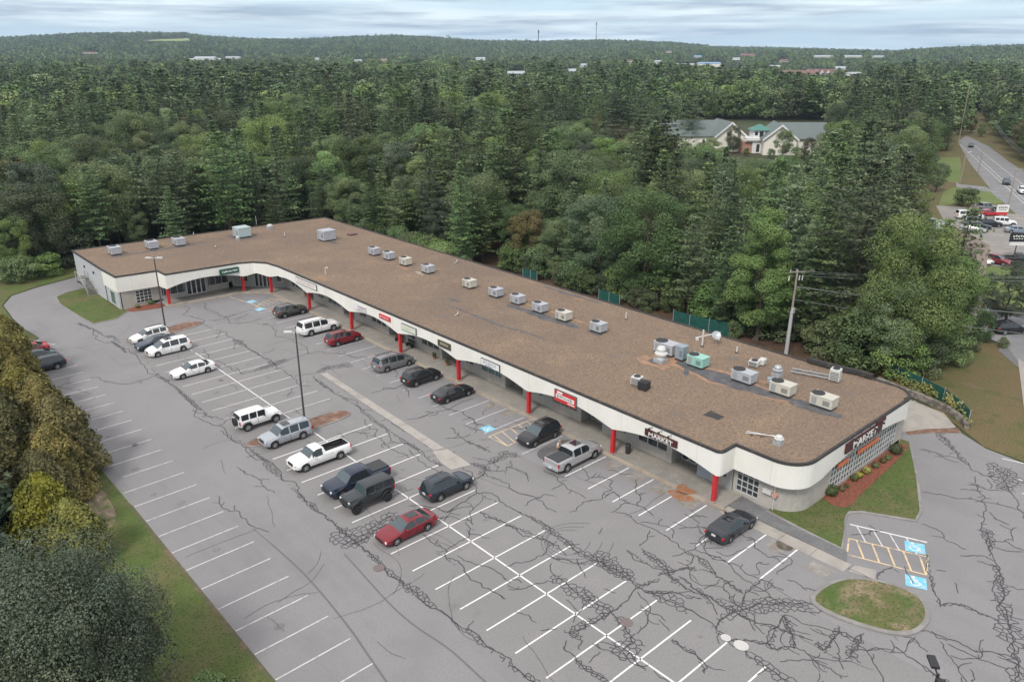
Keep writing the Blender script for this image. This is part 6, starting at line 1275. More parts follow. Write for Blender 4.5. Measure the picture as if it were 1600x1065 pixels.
for a in [('lime', 1182, 532, 18.5, 'tall light green tree left of the utility pole, rising above the dark ones', 1.15), ('pine3', 1322, 545, 23, 'tallest dark pine right of the utility pole with bare lower trunk', 1.1), ('pine1', 1262, 540, 17.5, 'broad dark pine directly behind the utility pole', 1.2),
          ('oak2', 1402, 575, 18.5, 'large dark green oak at the right end of the wood, beside the brown house', .85), ('oak4', 1380, 580, 12, 'rounded green tree in front of the large oak, above the vine covered fence', 1), ('pine4', 1476, 552, 18, 'dark pine whose branches reach over the lawn and the white house wall', 1.0), ('pine2', 1492, 545, 9, 'rightmost dark pine in front of the brown house', 1.0), ('pine0', 1440, 560, 17, 'dark pine between the large oak and the lawn', 1.1),
          ('thicket', 1340, 572, 6.5, 'bright green bushy thicket right of the utility pole foot', 1.2), ('thicket', 1290, 556, 4.5, 'low green thicket beside the utility pole foot', 1.1), ('oak1', 1352, 560, 9.5, 'bright mid green tree behind the steel rack', 1.2), ('thicketl', 1322, 573, 2.6, 'yellow green bush just left of the tar parapet', .8), ('thicketl', 1147, 527, 2.2, 'small yellow green bush at the right end of the long green fence', .7),
          ('pine0', 1130, 515, 14, 'dark pine behind the long green fence panel', 1.25), ('pine4', 1075, 492, 14, 'dark pine with low branches left of the light green tree', 1.2), ('oak0', 1005, 468, 17, 'big dark oak behind the middle fence panels', 1.2), ('oak3', 935, 447, 15.5, 'grey green oak behind the grey rooftop units', 1.25), ('pine1', 1035, 480, 13, 'dark spreading pine just right of the fence panel behind mid roof', 1.0),
          ('gold', 825, 420, 10.5, 'yellow brown tree behind the middle of the roof', 1.1), ('lime1', 868, 432, 10, 'yellowish green tree beside the yellow brown one', 1.2), ('oak2', 745, 392, 14.5, 'wide rounded oak right of the far fence panel', 1.15), ('lime1', 686, 378, 12, 'narrow pale green tree left of the wide rounded oak', .8), ('oak0', 640, 366, 12.5, 'dense green tree behind the four close units', 1.1), ('pine2', 600, 352, 15, 'pine right of the roof back corner', 1.1),
          ('pine0', 556, 320, 25.5, 'tallest pine behind the roof back corner, standing clear of the canopy', 1.05), ('pine4', 470, 330, 17, 'dark pine straight behind the roof back corner', 1.2), ('oak1', 452, 343, 11, 'pale edged oak just left of the roof back corner', 1.2), ('pine3', 385, 345, 19, 'tall dark pine left of the large pale blue roof unit', 1.2), ('oak2', 292, 356, 14.5, 'very wide rounded oak behind the left wing roof', 1.4), ('pine1', 215, 368, 14, 'dark pine left of the very wide oak', 1.1),
          ('pine4', 180, 372, 15, 'dark pine above the left end of the roof', 1.1), ('lime1', 130, 385, 13.5, 'yellow green tree above the left roof corner', 1.0), ('oak0', 62, 418, 14, 'large round dark green oak left of the plaza by the driveway bend', 1.5), ('oak2', 2, 425, 13, 'large dark oak at the left picture edge', 1.2), ('thicket', 120, 412, 5.5, 'bush at the left corner of the building beside the driveway', 1.3), ('thicket', 30, 440, 4, 'round bush beside the driveway bend', 1.3), ('thicket', 78, 430, 3.5, 'low bush behind the driveway bend', 1.3),
          ('pine0', 990, 335, 21, 'tall pine in front of the green roofed building, left of its gable', 1.1), ('pine4', 1046, 330, 17, 'dark pine left of the green roofed building entrance', 1.1), ('lime1', 1108, 270, 11, 'bright yellow green tree in front of the left gable', 1.4), ('oak0', 1145, 240, 10, 'rounded dark tree before the left white gable', .9), ('oak4', 1222, 248, 10, 'rounded green tree before the right white gable', 1.0), ('gold', 1262, 252, 8, 'yellow brown tree right of the right white gable', 1.0), ('gold', 1285, 256, 7, 'pale golden tree farthest right of the green roofed building', 1.1),
          ('pine1', 1402, 262, 21, 'tall dark pine left of the sunny lawn by the road', 1.2), ('pine3', 1352, 268, 17, 'dark pine left of the tallest one near the lawn', 1.2), ('pine4', 1438, 292, 12, 'dark pine at the edge of the sunny lawn', 1.3), ('oak3', 1462, 300, 8, 'small dark tree below the sunny lawn', 1.2), ('pine2', 1478, 236, 14, 'dark pine above the sunny lawn by the road', 1.3),
          ('oak3', 1568, 512, 9.5, 'pale grey green tree standing alone at the right edge by the pavement', 1.35), ('thicket', 1532, 533, 4.0, 'large clipped brownish round bush by the white house wall', .62), ('thicket', 1516, 548, 2.4, 'low green bush beside the clipped round one', .9), ('thicketl', 1567, 543, 1.4, 'small yellow green bush on the brown lawn edge', .7),
          ('thicket', 1510, 322, 4, 'dark hedge above the roadside car lot', 1.4), ('gold', 1516, 208, 8, 'yellow green tree in the meadow beyond the road bend', 1.0), ('lime1', 1532, 214, 6, 'light green small tree by the road bend', 1.2), ('gold', 1546, 190, 7, 'golden tree on the far side of the meadow', 1.2),
          ('oak4', 1430, 560, 15, 'green tree filling in behind the large oak at the right', 1.1), ('oak0', 1448, 556, 13, 'dark green tree between the large oak and the reaching pine', 1.0), ('thicket', 1405, 588, 4.5, 'low bush under the large oak above the vine covered fence', 1.2), ('thicket', 1440, 583, 4, 'low bush at the corner of the lawn under the large oak', 1.2), ('thicket', 1478, 566, 4, 'dark bush under the reaching pine at the lawn edge', 1.2), ('pine3', 1362, 548, 19, 'tall dark pine between the utility pole and the large oak', 1.1),
          ('thicket', 1128, 245, 3.2, 'clipped bush below the left gable of the hall', 1.0), ('thicket', 1098, 243, 4.5, 'bush below the left end of the hall wall', 1.2), ('thicket', 1204, 247, 3, 'low bush right of the hall entrance', .9), ('thicketl', 1246, 250, 4, 'light green bush below the right gable of the hall', 1.1), ('thicket', 1166, 244, 2.6, 'dark bush left of the hall entrance', .8), ('thicketl', 1060, 240, 5, 'light bush below the far left end of the hall', 1.3)]:
    hero(*a)
# hedge along the left edge of the car park
hl = [(11.5, 71.2, 7.4), (10.9, 75.0, 7.6), (11.6, 78.8, 6.9), (10.8, 82.5, 6.9), (11.4, 86.4, 6.6), (11.0, 90.3, 6.7), (12.1, 94.2, 7.0), (12.1, 98.2, 7.2), (11.8, 102.3, 7.0), (11.2, 106.4, 7.6), (7.6, 73, 8.2), (7.5, 79, 7.8), (7.2, 85, 7.6), (7.0, 91, 7.6), (7.2, 97, 7.4), (7.0, 103, 7.6), (7, 109, 8.6), (9.6, 111, 8.2), (10.0, 67.2, 6.6), (8.3, 64.0, 6.2), (7.6, 60.4, 6.0), (8.6, 56.6, 5.2), (5.6, 68.2, 7.5)]
for i, (x, y, h) in enumerate(hl):
    if y > 90: h *= 1.12
    lb = ['bronze green hedge tree nearest the lot where the kerb pokes out', 'tall bronze hedge tree second from the near end of the outer row', 'bronze hedge tree third from the near end of the outer row', 'bronze hedge tree fourth in the outer row', 'bronze hedge tree fifth in the outer row', 'bronze hedge tree sixth in the outer row', 'bronze hedge tree just before the three half hidden cars', 'bronze hedge tree in front of the dark blue crossover', 'bronze hedge tree in front of the red car', 'farthest bronze hedge tree of the outer row']
    o = tree('arbor%d' % (i % 3), x, y, h, lb[i] if i < 10 else 'bronze hedge tree of the inner row, behind the outer hedge trees' if i < 18 else 'golden bronze hedge tree between the near lawn strip and the dark tree', 'hedge trees along the car park' if i >= 10 else None, rnd.uniform(1.1, 1.35))
for x, y, h, lb in ((4.3, 63.5, 10.5, 'blue green spruce with long pale branches at the left picture edge'), (2.2, 70, 11, 'dark spruce behind the first at the left edge'), (3.6, 56.5, 8, 'dark spruce low at the left edge above the big dark tree'), (1.0, 60, 9, 'dark spruce farthest left')): tree('spruce', x, y, h, lb, None, 1.15)
tree('bigdark', 3.9, 39.8, 11.8, 'huge dark grey green tree filling the bottom left corner', None, .86)
tree('bigdark', 1.0, 30.5, 10.5, 'second dark tree behind the huge one, cut by the bottom edge', None, .9)
tree('thicket', 9.3, 33.5, 4.6, 'olive brown bushy tree at the bottom edge beside the lawn strip', None, .8); tree('gold', 7.4, 47.5, 5.6, 'golden shrubby tree between the huge dark tree and the lawn', None, .8); tree('thicket', 10.2, 36.6, 2.6, 'low olive bush at the edge of the lawn strip', None, .7); tree('gold', 8.9, 42.2, 3.8, 'small golden bush under the edge of the huge dark tree', None, .75)
# ---- the wood
def inpoly(x, y, P):
    c = False; j = len(P)-1
    for i in range(len(P)):
        if (P[i][1] > y) != (P[j][1] > y) and x < (P[j][0]-P[i][0])*(y-P[i][1])/(P[j][1]-P[i][1])+P[i][0]: c = not c
        j = i
    return c
V1 = [(1497, 230), (1500, 180), (1542, 172), (1548, 215), (1602, 256), (1700, 300), (1700, 700), (1560, 560), (1530, 540), (1533, 440), (1502, 392), (1464, 322), (1436, 262), (1442, 246)]
V2 = [(1046, 184), (1290, 190), (1290, 214), (1250, 234), (1196, 243), (1165, 240), (1110, 216), (1036, 214)]
V3 = [(950, 188), (1012, 182), (1014, 196), (955, 212)]
NOBASE = [[(222, 61.5), (300, 60.5), (300, 66), (222, 66)], V1, [(1030, 222), (1180, 250), (1270, 252), (1300, 215), (1290, 190), (1060, 186)], V3]
TOWN = [(1140, 1160, 94), (1200, 1220, 106), (1082, 1098, 90), (978, 992, 98), (1217, 1233, 97), (905, 919, 106), (552, 568, 97), (593, 607, 95), (350, 380, 92), (125, 155, 84), (226, 296, 64), (1082, 1132, 102.5), (1055, 1085, 101.5), (1118, 1180, 107), (1151, 1186, 87.5), (1222, 1304, 118), (1322, 1348, 119), (792, 820, 119), (296, 345, 94), (1020, 1034, 100.5), (740, 762, 94.5), (1274, 1300, 90), (1320, 1346, 90), (1362, 1384, 90), (1305, 1320, 109), (888, 900, 115), (1040, 1050, 82.5), (490, 500, 94.5)]
def ok_tree(x, y, h, r):
    d = math.hypot(x, y); z = terr(x, y)
    if x < (88 if y < 62 else 85.5 if y < 98 else 78.5) and y < (138.5 if x > 60 else 142): return 0
    if x < 46 and y < 145.5 and x > 12.5: return 0
    if x < 12.5 and y < 118: return 0
    if x > 80 and y < 38 and d < 130: return 0
    bx, by, k = PJ(x, y, z)
    if k < 5 or bx < -120 or bx > 1720: return 0
    for P in NOBASE:
        if inpoly(bx, by, P): return 0
    tx, ty, _ = PJ(x, y, z+h); rp_ = r/k*FPX
    for P in (V1, V2, V3):
        for q_ in ((tx, ty), (tx-rp_*.8, ty+(by-ty)*.5), (tx+rp_*.8, ty+(by-ty)*.5), (tx, ty+(by-ty)*.3), (tx-rp_*.4, ty+(by-ty)*.2), (tx+rp_*.4, ty+(by-ty)*.2)):
            if inpoly(q_[0], q_[1], P): return 0
    for x0, x1, yb in TOWN:
        if x0-rp_*.8 < tx < x1+rp_*.8 and by > yb and ty < yb:
            hm = h*(by-yb)/(by-ty)
            if hm < 4: return 0
            h = min(h, hm)
    return h
def kind_at(x, y, rr):
    n_ = noise.noise(Vector((x/55, y/55, 2.2)))+.55*noise.noise(Vector((x/16, y/16, 7)))+rr.gauss(0, .16)
    px, py, _ = PJ(x, y, 12)
    if px > 1320 or px < 500: n_ += .12
    if math.hypot(x, y) > 330: n_ -= .10
    g_ = noise.noise(Vector((x/40, y/40, 31)))+rr.gauss(0, .22)
    if n_ > .10: return 'pine'
    if g_ > .22: return 'lime'
    if g_ < -.62: return 'gold'
    return 'oak'
rr = random.Random(11); cand = []; YS = 0
def polar_points(d0, d1, sp):
    out_ = []; d = d0
    while d < d1:
        s_ = sp(d); da = s_/d; a = AZ-R(36)
        while a < AZ+R(36): out_.append((d+rr.uniform(-.45, .45)*s_, a+rr.uniform(-.45, .45)*da)); a += da
        d += s_
    return [(d*math.cos(a), d*math.sin(a)) for d, a in out_]
for x, y in polar_points(85, 700, lambda d: 5.8 if d < 300 else 7.0):
    k = kind_at(x, y, rr); h = rr.gauss(17.8, 4.0) if k == 'pine' else rr.gauss(14.5, 2.6) if k == 'oak' else rr.gauss(13, 2.4); h = max(8, min(26, h)); r = 4.2
    d = math.hypot(x, y)
    if x > 78 and x < 95 and y > 38 and y < 150: h *= rr.uniform(.45, .85)
    if any((x-a)**2+(y-b)**2 < (c*.55)**2 for a, b, c in occupied): continue
    px, py, kk = PJ(x, y, 0)
    if 880 < px < 1000 and 250 < py < 420 or 700 < px < 900 and 300 < py < 360: h *= .72; k = 'oak' if rr.random() < .8 else 'lime'
    h2 = ok_tree(x, y, h, r)
    if not h2: continue
    cand.append((d, x, y, h2, k))
cand.sort(); counts = {'pine': 0, 'oth': 0}; rest = []
LM = [(60, 400, 'above the driveway bend'), (20, 300, 'at the left picture edge level with the roof'), (20, 200, 'high at the left picture edge'), (150, 360, 'above the left roof corner'), (150, 260, 'left of the very wide oak'), (290, 330, 'behind the first three roof units'), (290, 250, 'just beyond the very wide oak'), (150, 180, 'in the far left wood'), (300, 180, 'in the far left middle wood'), (380, 310, 'behind the pale blue roof box'), (400, 230, 'beyond the pale blue roof box'), (500, 310, 'behind the roof back corner'), (460, 200, 'left of the tallest pine'),
      (560, 190, 'around the tallest pine'), (620, 300, 'behind the four close roof units'), (650, 220, 'right of the tallest pine'), (720, 340, 'behind the far fence panel'), (760, 260, 'beyond the wide rounded oak'), (830, 380, 'around the yellow brown tree'), (850, 280, 'beyond the yellow brown tree'), (800, 190, 'in the middle far wood'), (940, 420, 'behind the middle fence panels'), (950, 330, 'above the middle fence panels'), (930, 240, 'left of the hall and below the meadow'), (900, 180, 'left of the small meadow'), (1060, 470, 'behind the long green fence'), (1060, 370, 'above the long green fence'), (1060, 280, 'below the left hall roof'), (1100, 160, 'beyond the hall'), (1230, 160, 'beyond the right hall wing'),
      (1180, 400, 'around the tall light green tree'), (1180, 280, 'below the hall entrance'), (1270, 300, 'below the right hall wing'), (1260, 480, 'behind the utility pole'), (1340, 450, 'right of the utility pole'), (1340, 300, 'right of the hall, below the tall pines'), (1340, 200, 'right of the hall roof'), (1420, 450, 'behind the large oak at the right'), (1420, 350, 'left of the car lot'), (1420, 220, 'left of the sunny lawn'), (1420, 150, 'far behind the sunny lawn'), (1560, 170, 'beyond the main road')]
for d, x, y, h, k in cand:
    g_ = 'pine' if k == 'pine' else 'oth'
    px, py, kk = PJ(x, y, h)
    if d < 420 and counts[g_] < 285 and -10 < px < 1610:
        counts[g_] += 1
        kd = 'pine%d' % rr.randint(0, 4) if k == 'pine' else 'oak%d' % rr.randint(0, 4) if k == 'oak' else rr.choice(['lime', 'lime1']) if k == 'lime' else 'gold'
        lm = min(LM, key=lambda q_: (q_[0]-px)**2+((q_[1]-py)*1.6)**2)
        ds = {'pine': 'dark pine', 'oak': 'rounded green tree', 'lime': 'light green tree', 'gold': 'yellowing tree'}[k]
        hh = ('low' if h < 15 else 'tall' if h > 20 else 'mid height') if k == 'pine' else ('low' if h < 13 else 'tall' if h > 16.5 else 'mid height')
        tree(kd, x, y, h, '%s %s %s' % (hh, ds, lm[2]), '%s %ss %s' % (hh, ds, lm[2]), rr.uniform(.95, 1.3))
    else: rest.append((x, y, h, k, d))
for i in range(46):                           # undergrowth at the foot of the wood behind the roof
    y = 40+i*2.15+rr.uniform(-.8, .8); x = (89.5 if y < 62 else 86 if y < 98 else 78.5 if y < 133 else 74)+rr.uniform(-.8, 1.5)
    lm = min(LM, key=lambda q_: (q_[0]-PJ(x, y, 2)[0])**2+((q_[1]-PJ(x, y, 2)[1])*1.6)**2)
    if any((x-a)**2+(y-b)**2 < 2.5 for a, b, c in occupied): continue
    k = 'thicket' if rr.random() < .8 else 'thicketl'; tree(k, x, y, rr.uniform(2.4, 5), '%s bushy undergrowth %s' % ('green' if k == 'thicket' else 'yellow green', lm[2]), 'undergrowth at the foot of the wood', rr.uniform(.9, 1.4))
# stand-alone far trees whose crowns the distant wood repeats
for kd, px, py, h, lb in (('farpine', 640, 128, 20, 'dark pine topping the canopy in the distance, straight above the roof corner'), ('farpine1', 430, 126, 20, 'tall distant pine in the left half of the wood'), ('faroak', 760, 128, 15, 'distant round tree near the middle of the wood'), ('faroak1', 880, 130, 14, 'distant light green tree right of the middle'), ('tinypine', 125, 78, 22, 'lone pine standing on the far left ridge'), ('tinyoak', 610, 84, 16, 'round tree low on the far middle ridge')):
    p = hit(px, py); tree(kd, p.x, p.y, h, lb)
for x, y in polar_points(700, 1300, lambda d: 8.5):
    k = kind_at(x, y, rr); h = rr.gauss(16, 2.2); h = ok_tree(x, y, h, 4.5)
    if h: rest.append((x, y, h, k, math.hypot(x, y)))
far = []
for x, y in polar_points(1300, 4000, lambda d: 9+d*.0021):
    h = ok_tree(x, y, rr.gauss(15.5, 2.5), 5)
    if h: far.append((x, y, h, kind_at(x*.25, y*.25, rr), math.hypot(x, y)))
def scatter(name, pts, kinds, label):
    me = bpy.data.meshes.new(name); me.from_pydata([(x, y, terr(x, y)) for x, y, *_ in pts], [], [])
    def att(n_, ty, vals): a = me.attributes.new(n_, ty, 'POINT'); a.data.foreach_set('value', vals)
    att('idx', 'INT', [rr.randrange(len(kinds)) for _ in pts]); att('scl', 'FLOAT', [p[2]/PR[kinds[0]][2] for p in pts]); att('rot', 'FLOAT', [rr.uniform(0, 6.28) for _ in pts])
    o = bpy.data.objects.new(name, me); C.objects.link(o); tag(o, label, kind='stuff')
    ng = bpy.data.node_groups.new(name, 'GeometryNodeTree'); ng.interface.new_socket('Geometry', in_out='INPUT', socket_type='NodeSocketGeometry'); ng.interface.new_socket('Geometry', in_out='OUTPUT', socket_type='NodeSocketGeometry')
    gi = ng.nodes.new('NodeGroupInput'); go = ng.nodes.new('NodeGroupOutput'); jn = ng.nodes.new('GeometryNodeJoinGeometry'); ip = ng.nodes.new('GeometryNodeInstanceOnPoints')
    for k in kinds:
        oi = ng.nodes.new('GeometryNodeObjectInfo'); oi.inputs['Object'].default_value = protos[k]; oi.inputs['As Instance'].default_value = True; ng.links.new(oi.outputs['Geometry'], jn.inputs[0])
    def na(n_, ty): a = ng.nodes.new('GeometryNodeInputNamedAttribute'); a.data_type = ty; a.inputs['Name'].default_value = n_; return a.outputs['Attribute']
    ng.links.new(gi.outputs[0], ip.inputs['Points']); ng.links.new(jn.outputs[0], ip.inputs['Instance']); ip.inputs['Pick Instance'].default_value = True
    ng.links.new(na('idx', 'INT'), ip.inputs['Instance Index']); cb = ng.nodes.new('ShaderNodeCombineXYZ'); ng.links.new(na('rot', 'FLOAT'), cb.inputs[2]); ng.links.new(cb.outputs[0], ip.inputs['Rotation']); ng.links.new(na('scl', 'FLOAT'), ip.inputs['Scale'])
    ng.links.new(ip.outputs[0], go.inputs[0]); md = o.modifiers.new('scatter', 'NODES'); md.node_group = ng; return o
NP = [p for p in rest if p[4] < 330]; MP = [p for p in rest if p[4] >= 330]
isp = lambda p: p[3] == 'pine'; isl = lambda p: p[3] in ('lime', 'gold'); iso = lambda p: p[3] == 'oak'
for nm, pts, kinds in (('pine_wood', [p for p in NP if isp(p)], ['pine0', 'pine1', 'pine2', 'pine3', 'pine4']), ('leafy_wood', [p for p in NP if iso(p)], ['oak0', 'oak1', 'oak2', 'oak3', 'oak4']), ('light_leafy_wood', [p for p in NP if isl(p)], ['lime1', 'gold']),
                       ('distant_pine_wood', [p for p in MP if isp(p)], ['farpine', 'farpine1']), ('distant_leafy_wood', [p for p in MP if iso(p)], ['faroak']), ('distant_light_wood', [p for p in MP if isl(p)], ['faroak1']),
                       ('hillside_pine_wood', [p for p in far if isp(p)], ['tinypine']), ('hillside_leafy_wood', [p for p in far if not isp(p)], ['tinyoak'])):
    if pts: scatter(nm, pts, kinds, nm.replace('_', ' ')+' stretching towards the hills')
#print('TREES', counts, len(NP), len(MP), len(far))
# ================================================================== BACKGROUND BUILDINGS, ROAD, CAR LOT
def gs(name, px, z, mat): return sheet(name, [tuple(G(*p).xy) for p in px], z, mat)
M_ROAD = layered('road_asphalt', (.20, .20, .205), [((.25, .25, .25), .3, .45, .65, one, 5)])
gs('roadside_grass', [(1380, 400), (1430, 240), (1500, 195), (1560, 160), (1700, 230), (1800, 500), (1560, 480), (1500, 420)], .02, M_DRYGRASS)
gs('sunny_lawn', [(1436, 256), (1446, 247), (1500, 246), (1502, 262), (1500, 286), (1448, 280)], .03, M_BRIGHTGRASS)
gs('sunny_lawn', [(1475, 298), (1495, 292), (1560, 300), (1566, 318), (1500, 318), (1466, 322)], .03, M_BRIGHTGRASS)
gs('sunny_lawn', [(1534, 416), (1600, 418), (1700, 440), (1700, 520), (1560, 470)], .03, M_BRIGHTGRASS)
gs('far_meadow', [(1502, 224), (1504, 190), (1540, 172), (1560, 190), (1548, 226)], .025, M_DRYGRASS)
gs('main_road', [(1496, 221), (1502, 232), (1516, 256), (1556, 306), (1600, 346), (1660, 400), (1800, 380), (1660, 300), (1600, 268), (1578, 254), (1545, 229), (1510, 212)], .04, M_ROAD)
gs('side_drive', [(1494, 284), (1500, 288), (1540, 292), (1563, 304), (1560, 312), (1548, 300), (1522, 297), (1494, 292)], .045, M_ROAD)
gs('car_lot', [(1462, 321), (1530, 326), (1572, 334), (1640, 338), (1700, 420), (1600, 418), (1534, 415), (1510, 402), (1500, 392)], .045, layered('gravelly_lot', (.24, .23, .22), [((.30, .27, .24), .3, .45, .62, one, 6), ((.16, .15, .15), .4, .58, .75, one, 6)]))
gs('house_yard', [(1560, 548), (1580, 500), (1640, 470), (1720, 560), (1720, 640), (1602, 612), (1592, 575)], .03, M_ASPHD)
gs('pavement', [(1525, 500), (1540, 480), (1600, 500), (1620, 560), (1592, 566), (1572, 541), (1548, 530)], .05, M_ROAD)
gs('pavement', [(1590, 560), (1600, 566), (1612, 640), (1600, 640)], .06, M_CONC2)
sheet('small_meadow', [tuple(G(*p).xy) for p in [(940, 222), (950, 188), (1012, 182), (1030, 205), (1000, 230)]], .02, M_DRYGRASS)
s = MB()
for a, b in (((1500, 226), (1600, 318)), ((1520, 226), (1600, 290)), ((1527, 245), (1600, 312))):
    q_ = [G(a[0]+(b[0]-a[0])*t/8, a[1]+(b[1]-a[1])*t/8).xy for t in range(9)]
    for u, v in zip(q_, q_[1:]): stripe(s, u, v, .16, .055)
o = s.build('road_lines', M_OLDLINE, fix=False); o['kind'] = 'structure'
for px, py, h, lb, arm in ((1500, 286, 8.6, 'wooden pole with street lamp beside the sunny lawn', False), (1528, 272, 7.6, 'wooden pole on the verge of the main road, right of the lamp pole', False), (1576, 320, 8.5, 'dark wooden pole at the road edge above the white sign', True), (1503, 422, 11.2, 'brown pole rising out of the roadside car lot', False), (1497, 226, 22, 'very tall pole at the far bend of the main road', True), (1503, 180, 15, 'tall pole far behind the road bend, left one', True)):
    p = G(px, py); e_ = upole(p.x, p.y, h, lb, arm, lamp=px == 1500)
def wires(A_, B_, n_, lb):
    for k in range(n_):
        a, b = Vector(A_), Vector(B_); a.z += k*.6; b.z += k*.6; pts = [a.lerp(b, t/10)-Vector((0, 0, 5*(t/10)*(1-t/10))) for t in range(11)]
        s = MB(); s.tube(pts, .035, 4); o = s.build('overhead_wire', M_WIRE); tag(o, '%s wire strung along the far side of the main road' % ['lowest', 'middle', 'topmost'][k], 'wire', 'wires along the main road')
a, b, c = G(1497, 226), G(1545, 232), G(1600, 300); wires((b.x, b.y, 9), (c.x, c.y, 8), 3, 'wire strung along the far side of the main road')
# white roadside sign and dark sign
def psign(px, py, w_, h, z0, cols, lb, posts=2):
    p = G(px, py); e_ = empty('roadside_sign', (p.x, p.y, 0), VA, lb, 'sign')
    s = MB(); s.box((0, 0, z0+h*.65), (w_, .25, h*.7)); s.build('panel', cols[0], e_); s = MB(); s.box((0, 0, z0+h*.13), (w_*.9, .25, h*.26)); s.build('lower_panel', cols[1], e_)
    for k in range(posts):
        s = MB(); s.cyl(((k-.5*(posts-1))*w_*.6, 0, 0), ((k-.5*(posts-1))*w_*.6, 0, z0), .1, n=6); s.build('post', M_POLE, e_)
    s = MB()
    for k in range(5): s.box((-w_*.3+k*w_*.15, -.14, z0+h*(.78 if k % 2 else .74)), (w_*.1, .02, h*.12))
    for k in range(4): s.box((-w_*.25+k*w_*.16, -.14, z0+h*.55), (w_*.1, .02, h*.07))
    s.build('lettering', SBK if cols[0] is not SBK else SW, e_)
psign(1563, 343, 2.6, 2.2, 1.0, (SW, SR), 'white roadside sign with a red lower panel among the parked cars'); psign(1584, 402, 2.9, 2.2, 2.2, (SBK, SW), 'dark roadside sign over a white panel on one post at the right edge', 1)
# gabled houses and halls
M_ROOFG = flat('green_grey_shingle', (.135, .165, .16), .85, var=.12, scale=.5); M_ROOFB = flat('brown_shingle', (.21, .155, .135), .85, var=.15, scale=.8); M_CREAM = flat('cream_cladding', (.80, .77, .68), .7, var=.06); M_TEAL = flat('teal_roof', (.07, .20, .17), .6); M_BRICK = flat('pinkish_brick', (.40, .22, .16), .85, var=.15, scale=1)
def gable(root, c, rz, L_, W_, he, hr, mw, mr, ov=.5, windows=0):
    ca, sa = math.cos(rz), math.sin(rz); T_ = lambda x, y, z: (c[0]+x*ca-y*sa, c[1]+x*sa+y*ca, c[2]+z)
    s = MB(); x, y = L_/2, W_/2
    s.add([T_(-x, -y, 0), T_(x, -y, 0), T_(x, y, 0), T_(-x, y, 0), T_(-x, -y, he), T_(x, -y, he), T_(x, y, he), T_(-x, y, he), T_(-x, 0, hr), T_(x, 0, hr)], [(0, 1, 5, 4), (2, 3, 7, 6), (1, 2, 6, 9, 5), (3, 0, 4, 8, 7)]); s.build('wall', mw, root)
    s = MB(); k = (hr-he)/y
    for sd in (-1, 1):
        e0, e1 = he-k*ov, hr
        s.add([T_(-x-ov, sd*(y+ov), e0), T_(x+ov, sd*(y+ov), e0), T_(x+ov, 0, e1), T_(-x-ov, 0, e1), T_(-x-ov, sd*(y+ov), e0+.25), T_(x+ov, sd*(y+ov), e0+.25), T_(x+ov, 0, e1+.25), T_(-x-ov, 0, e1+.25)], [(4, 5, 6, 7), (0, 1, 5, 4), (0, 3, 2, 1), (1, 2, 6, 5), (0, 4, 7, 3)])
    s.build('roof', mr, root)
    for sx_ in (-1, 1):                                # white barge boards
        s = MB()
        for sd in (-1, 1):
            X = sx_*(x+ov+.06); s.add([T_(X, sd*(y+ov), he-k*ov-.45), T_(X, 0, hr-.45), T_(X, 0, hr+.27), T_(X, sd*(y+ov), he-k*ov+.27), T_(X-sx_*.12, sd*(y+ov), he-k*ov-.45), T_(X-sx_*.12, 0, hr-.45)], [(0, 1, 2, 3), (0, 4, 5, 1)])
        s.build('barge_board', M_WHITE, root)
hall = empty('assembly_hall', (265, 156, 0), 0, 'cream hall with two grey green gabled wings and a teal topped entrance tower', 'building')
HC = Vector((265, 156, 0))
def rel(px, py, z): p = G(px, py, z); return (p.x-HC.x, p.y-HC.y, 0)
FH = Vector((FW.x, FW.y, 0)).normalized(); fa = math.atan2(FH.y, FH.x)
for px, py, off, L_ in ((1140, 191, -14, 23), (1226, 195, 10, 15)):
    g_ = G(px, py, 10.3); g_.z = 0; cgab = g_+FH*7-HC; gable(hall, (cgab.x, cgab.y, 0), fa+(.10 if off < 0 else -.12), 15, 11, 5.7, 10.2, M_CREAM, M_ROOFG, .7)
    mc = g_+FH*10+RT*off-HC; gable(hall, (mc.x, mc.y, 0), VA, L_, 15, 5.5, 10.0, M_CREAM, M_ROOFG, .7)
tw = G(1183, 238, 0)-HC; vr = VA
s = MB(); s.box((tw.x, tw.y, 3.95), (5.6, 5.6, 7.9), rz=vr); s.box((tw.x, tw.y, 4.2), (11, 6.4, .4), rz=vr); s.box((tw.x-1.0*FW.x, tw.y-1.0*FW.y, 4.9), (10.6, 5.4, .9), rz=vr); s.build('tower', M_WHITE, hall)
s = MB(); ca, sa = math.cos(vr), math.sin(vr); q_ = [(tw.x+a*3.5*ca-b*3.5*sa, tw.y+a*3.5*sa+b*3.5*ca, 7.9) for a, b in ((-1, -1), (1, -1), (1, 1), (-1, 1))]; s.add(q_+[(tw.x, tw.y, 9.9)], [(0, 1, 4), (1, 2, 4), (2, 3, 4), (3, 0, 4), (3, 2, 1, 0)]); s.build('tower_roof', M_TEAL, hall)
fwx, fwy = -math.sin(vr), math.cos(vr)
for dx, z, w_, h_ in ((-1.8, 6.8, 1.0, 1.2), (0, 6.6, 1.3, 1.9), (1.8, 6.8, 1.0, 1.2), (-.8, 1.8, 1.1, 2.6), (.8, 1.8, 1.1, 2.6)):
    s = MB(); s.box((tw.x+dx*ca-fwx*2.86, tw.y+dx*sa-fwy*2.86, z), (w_, .12, h_), rz=vr); s.build('window', M_CGLASS, hall)
s = MB(); s.box((tw.x+fwx*.6, tw.y+fwy*.6, 2.0), (13, 6, 3.9), rz=vr); s.build('entrance_wall', M_BRICK, hall)
hs = empty('house', (0, 0, 0), 0, 'white house with brown shingle roof half hidden behind the dark pines on the right', 'house')
gable(hs, (126.4, 42.4, 0), R(16.7), 43, 11, 3.4, 5.8, M_WHITE, M_ROOFB, .5)
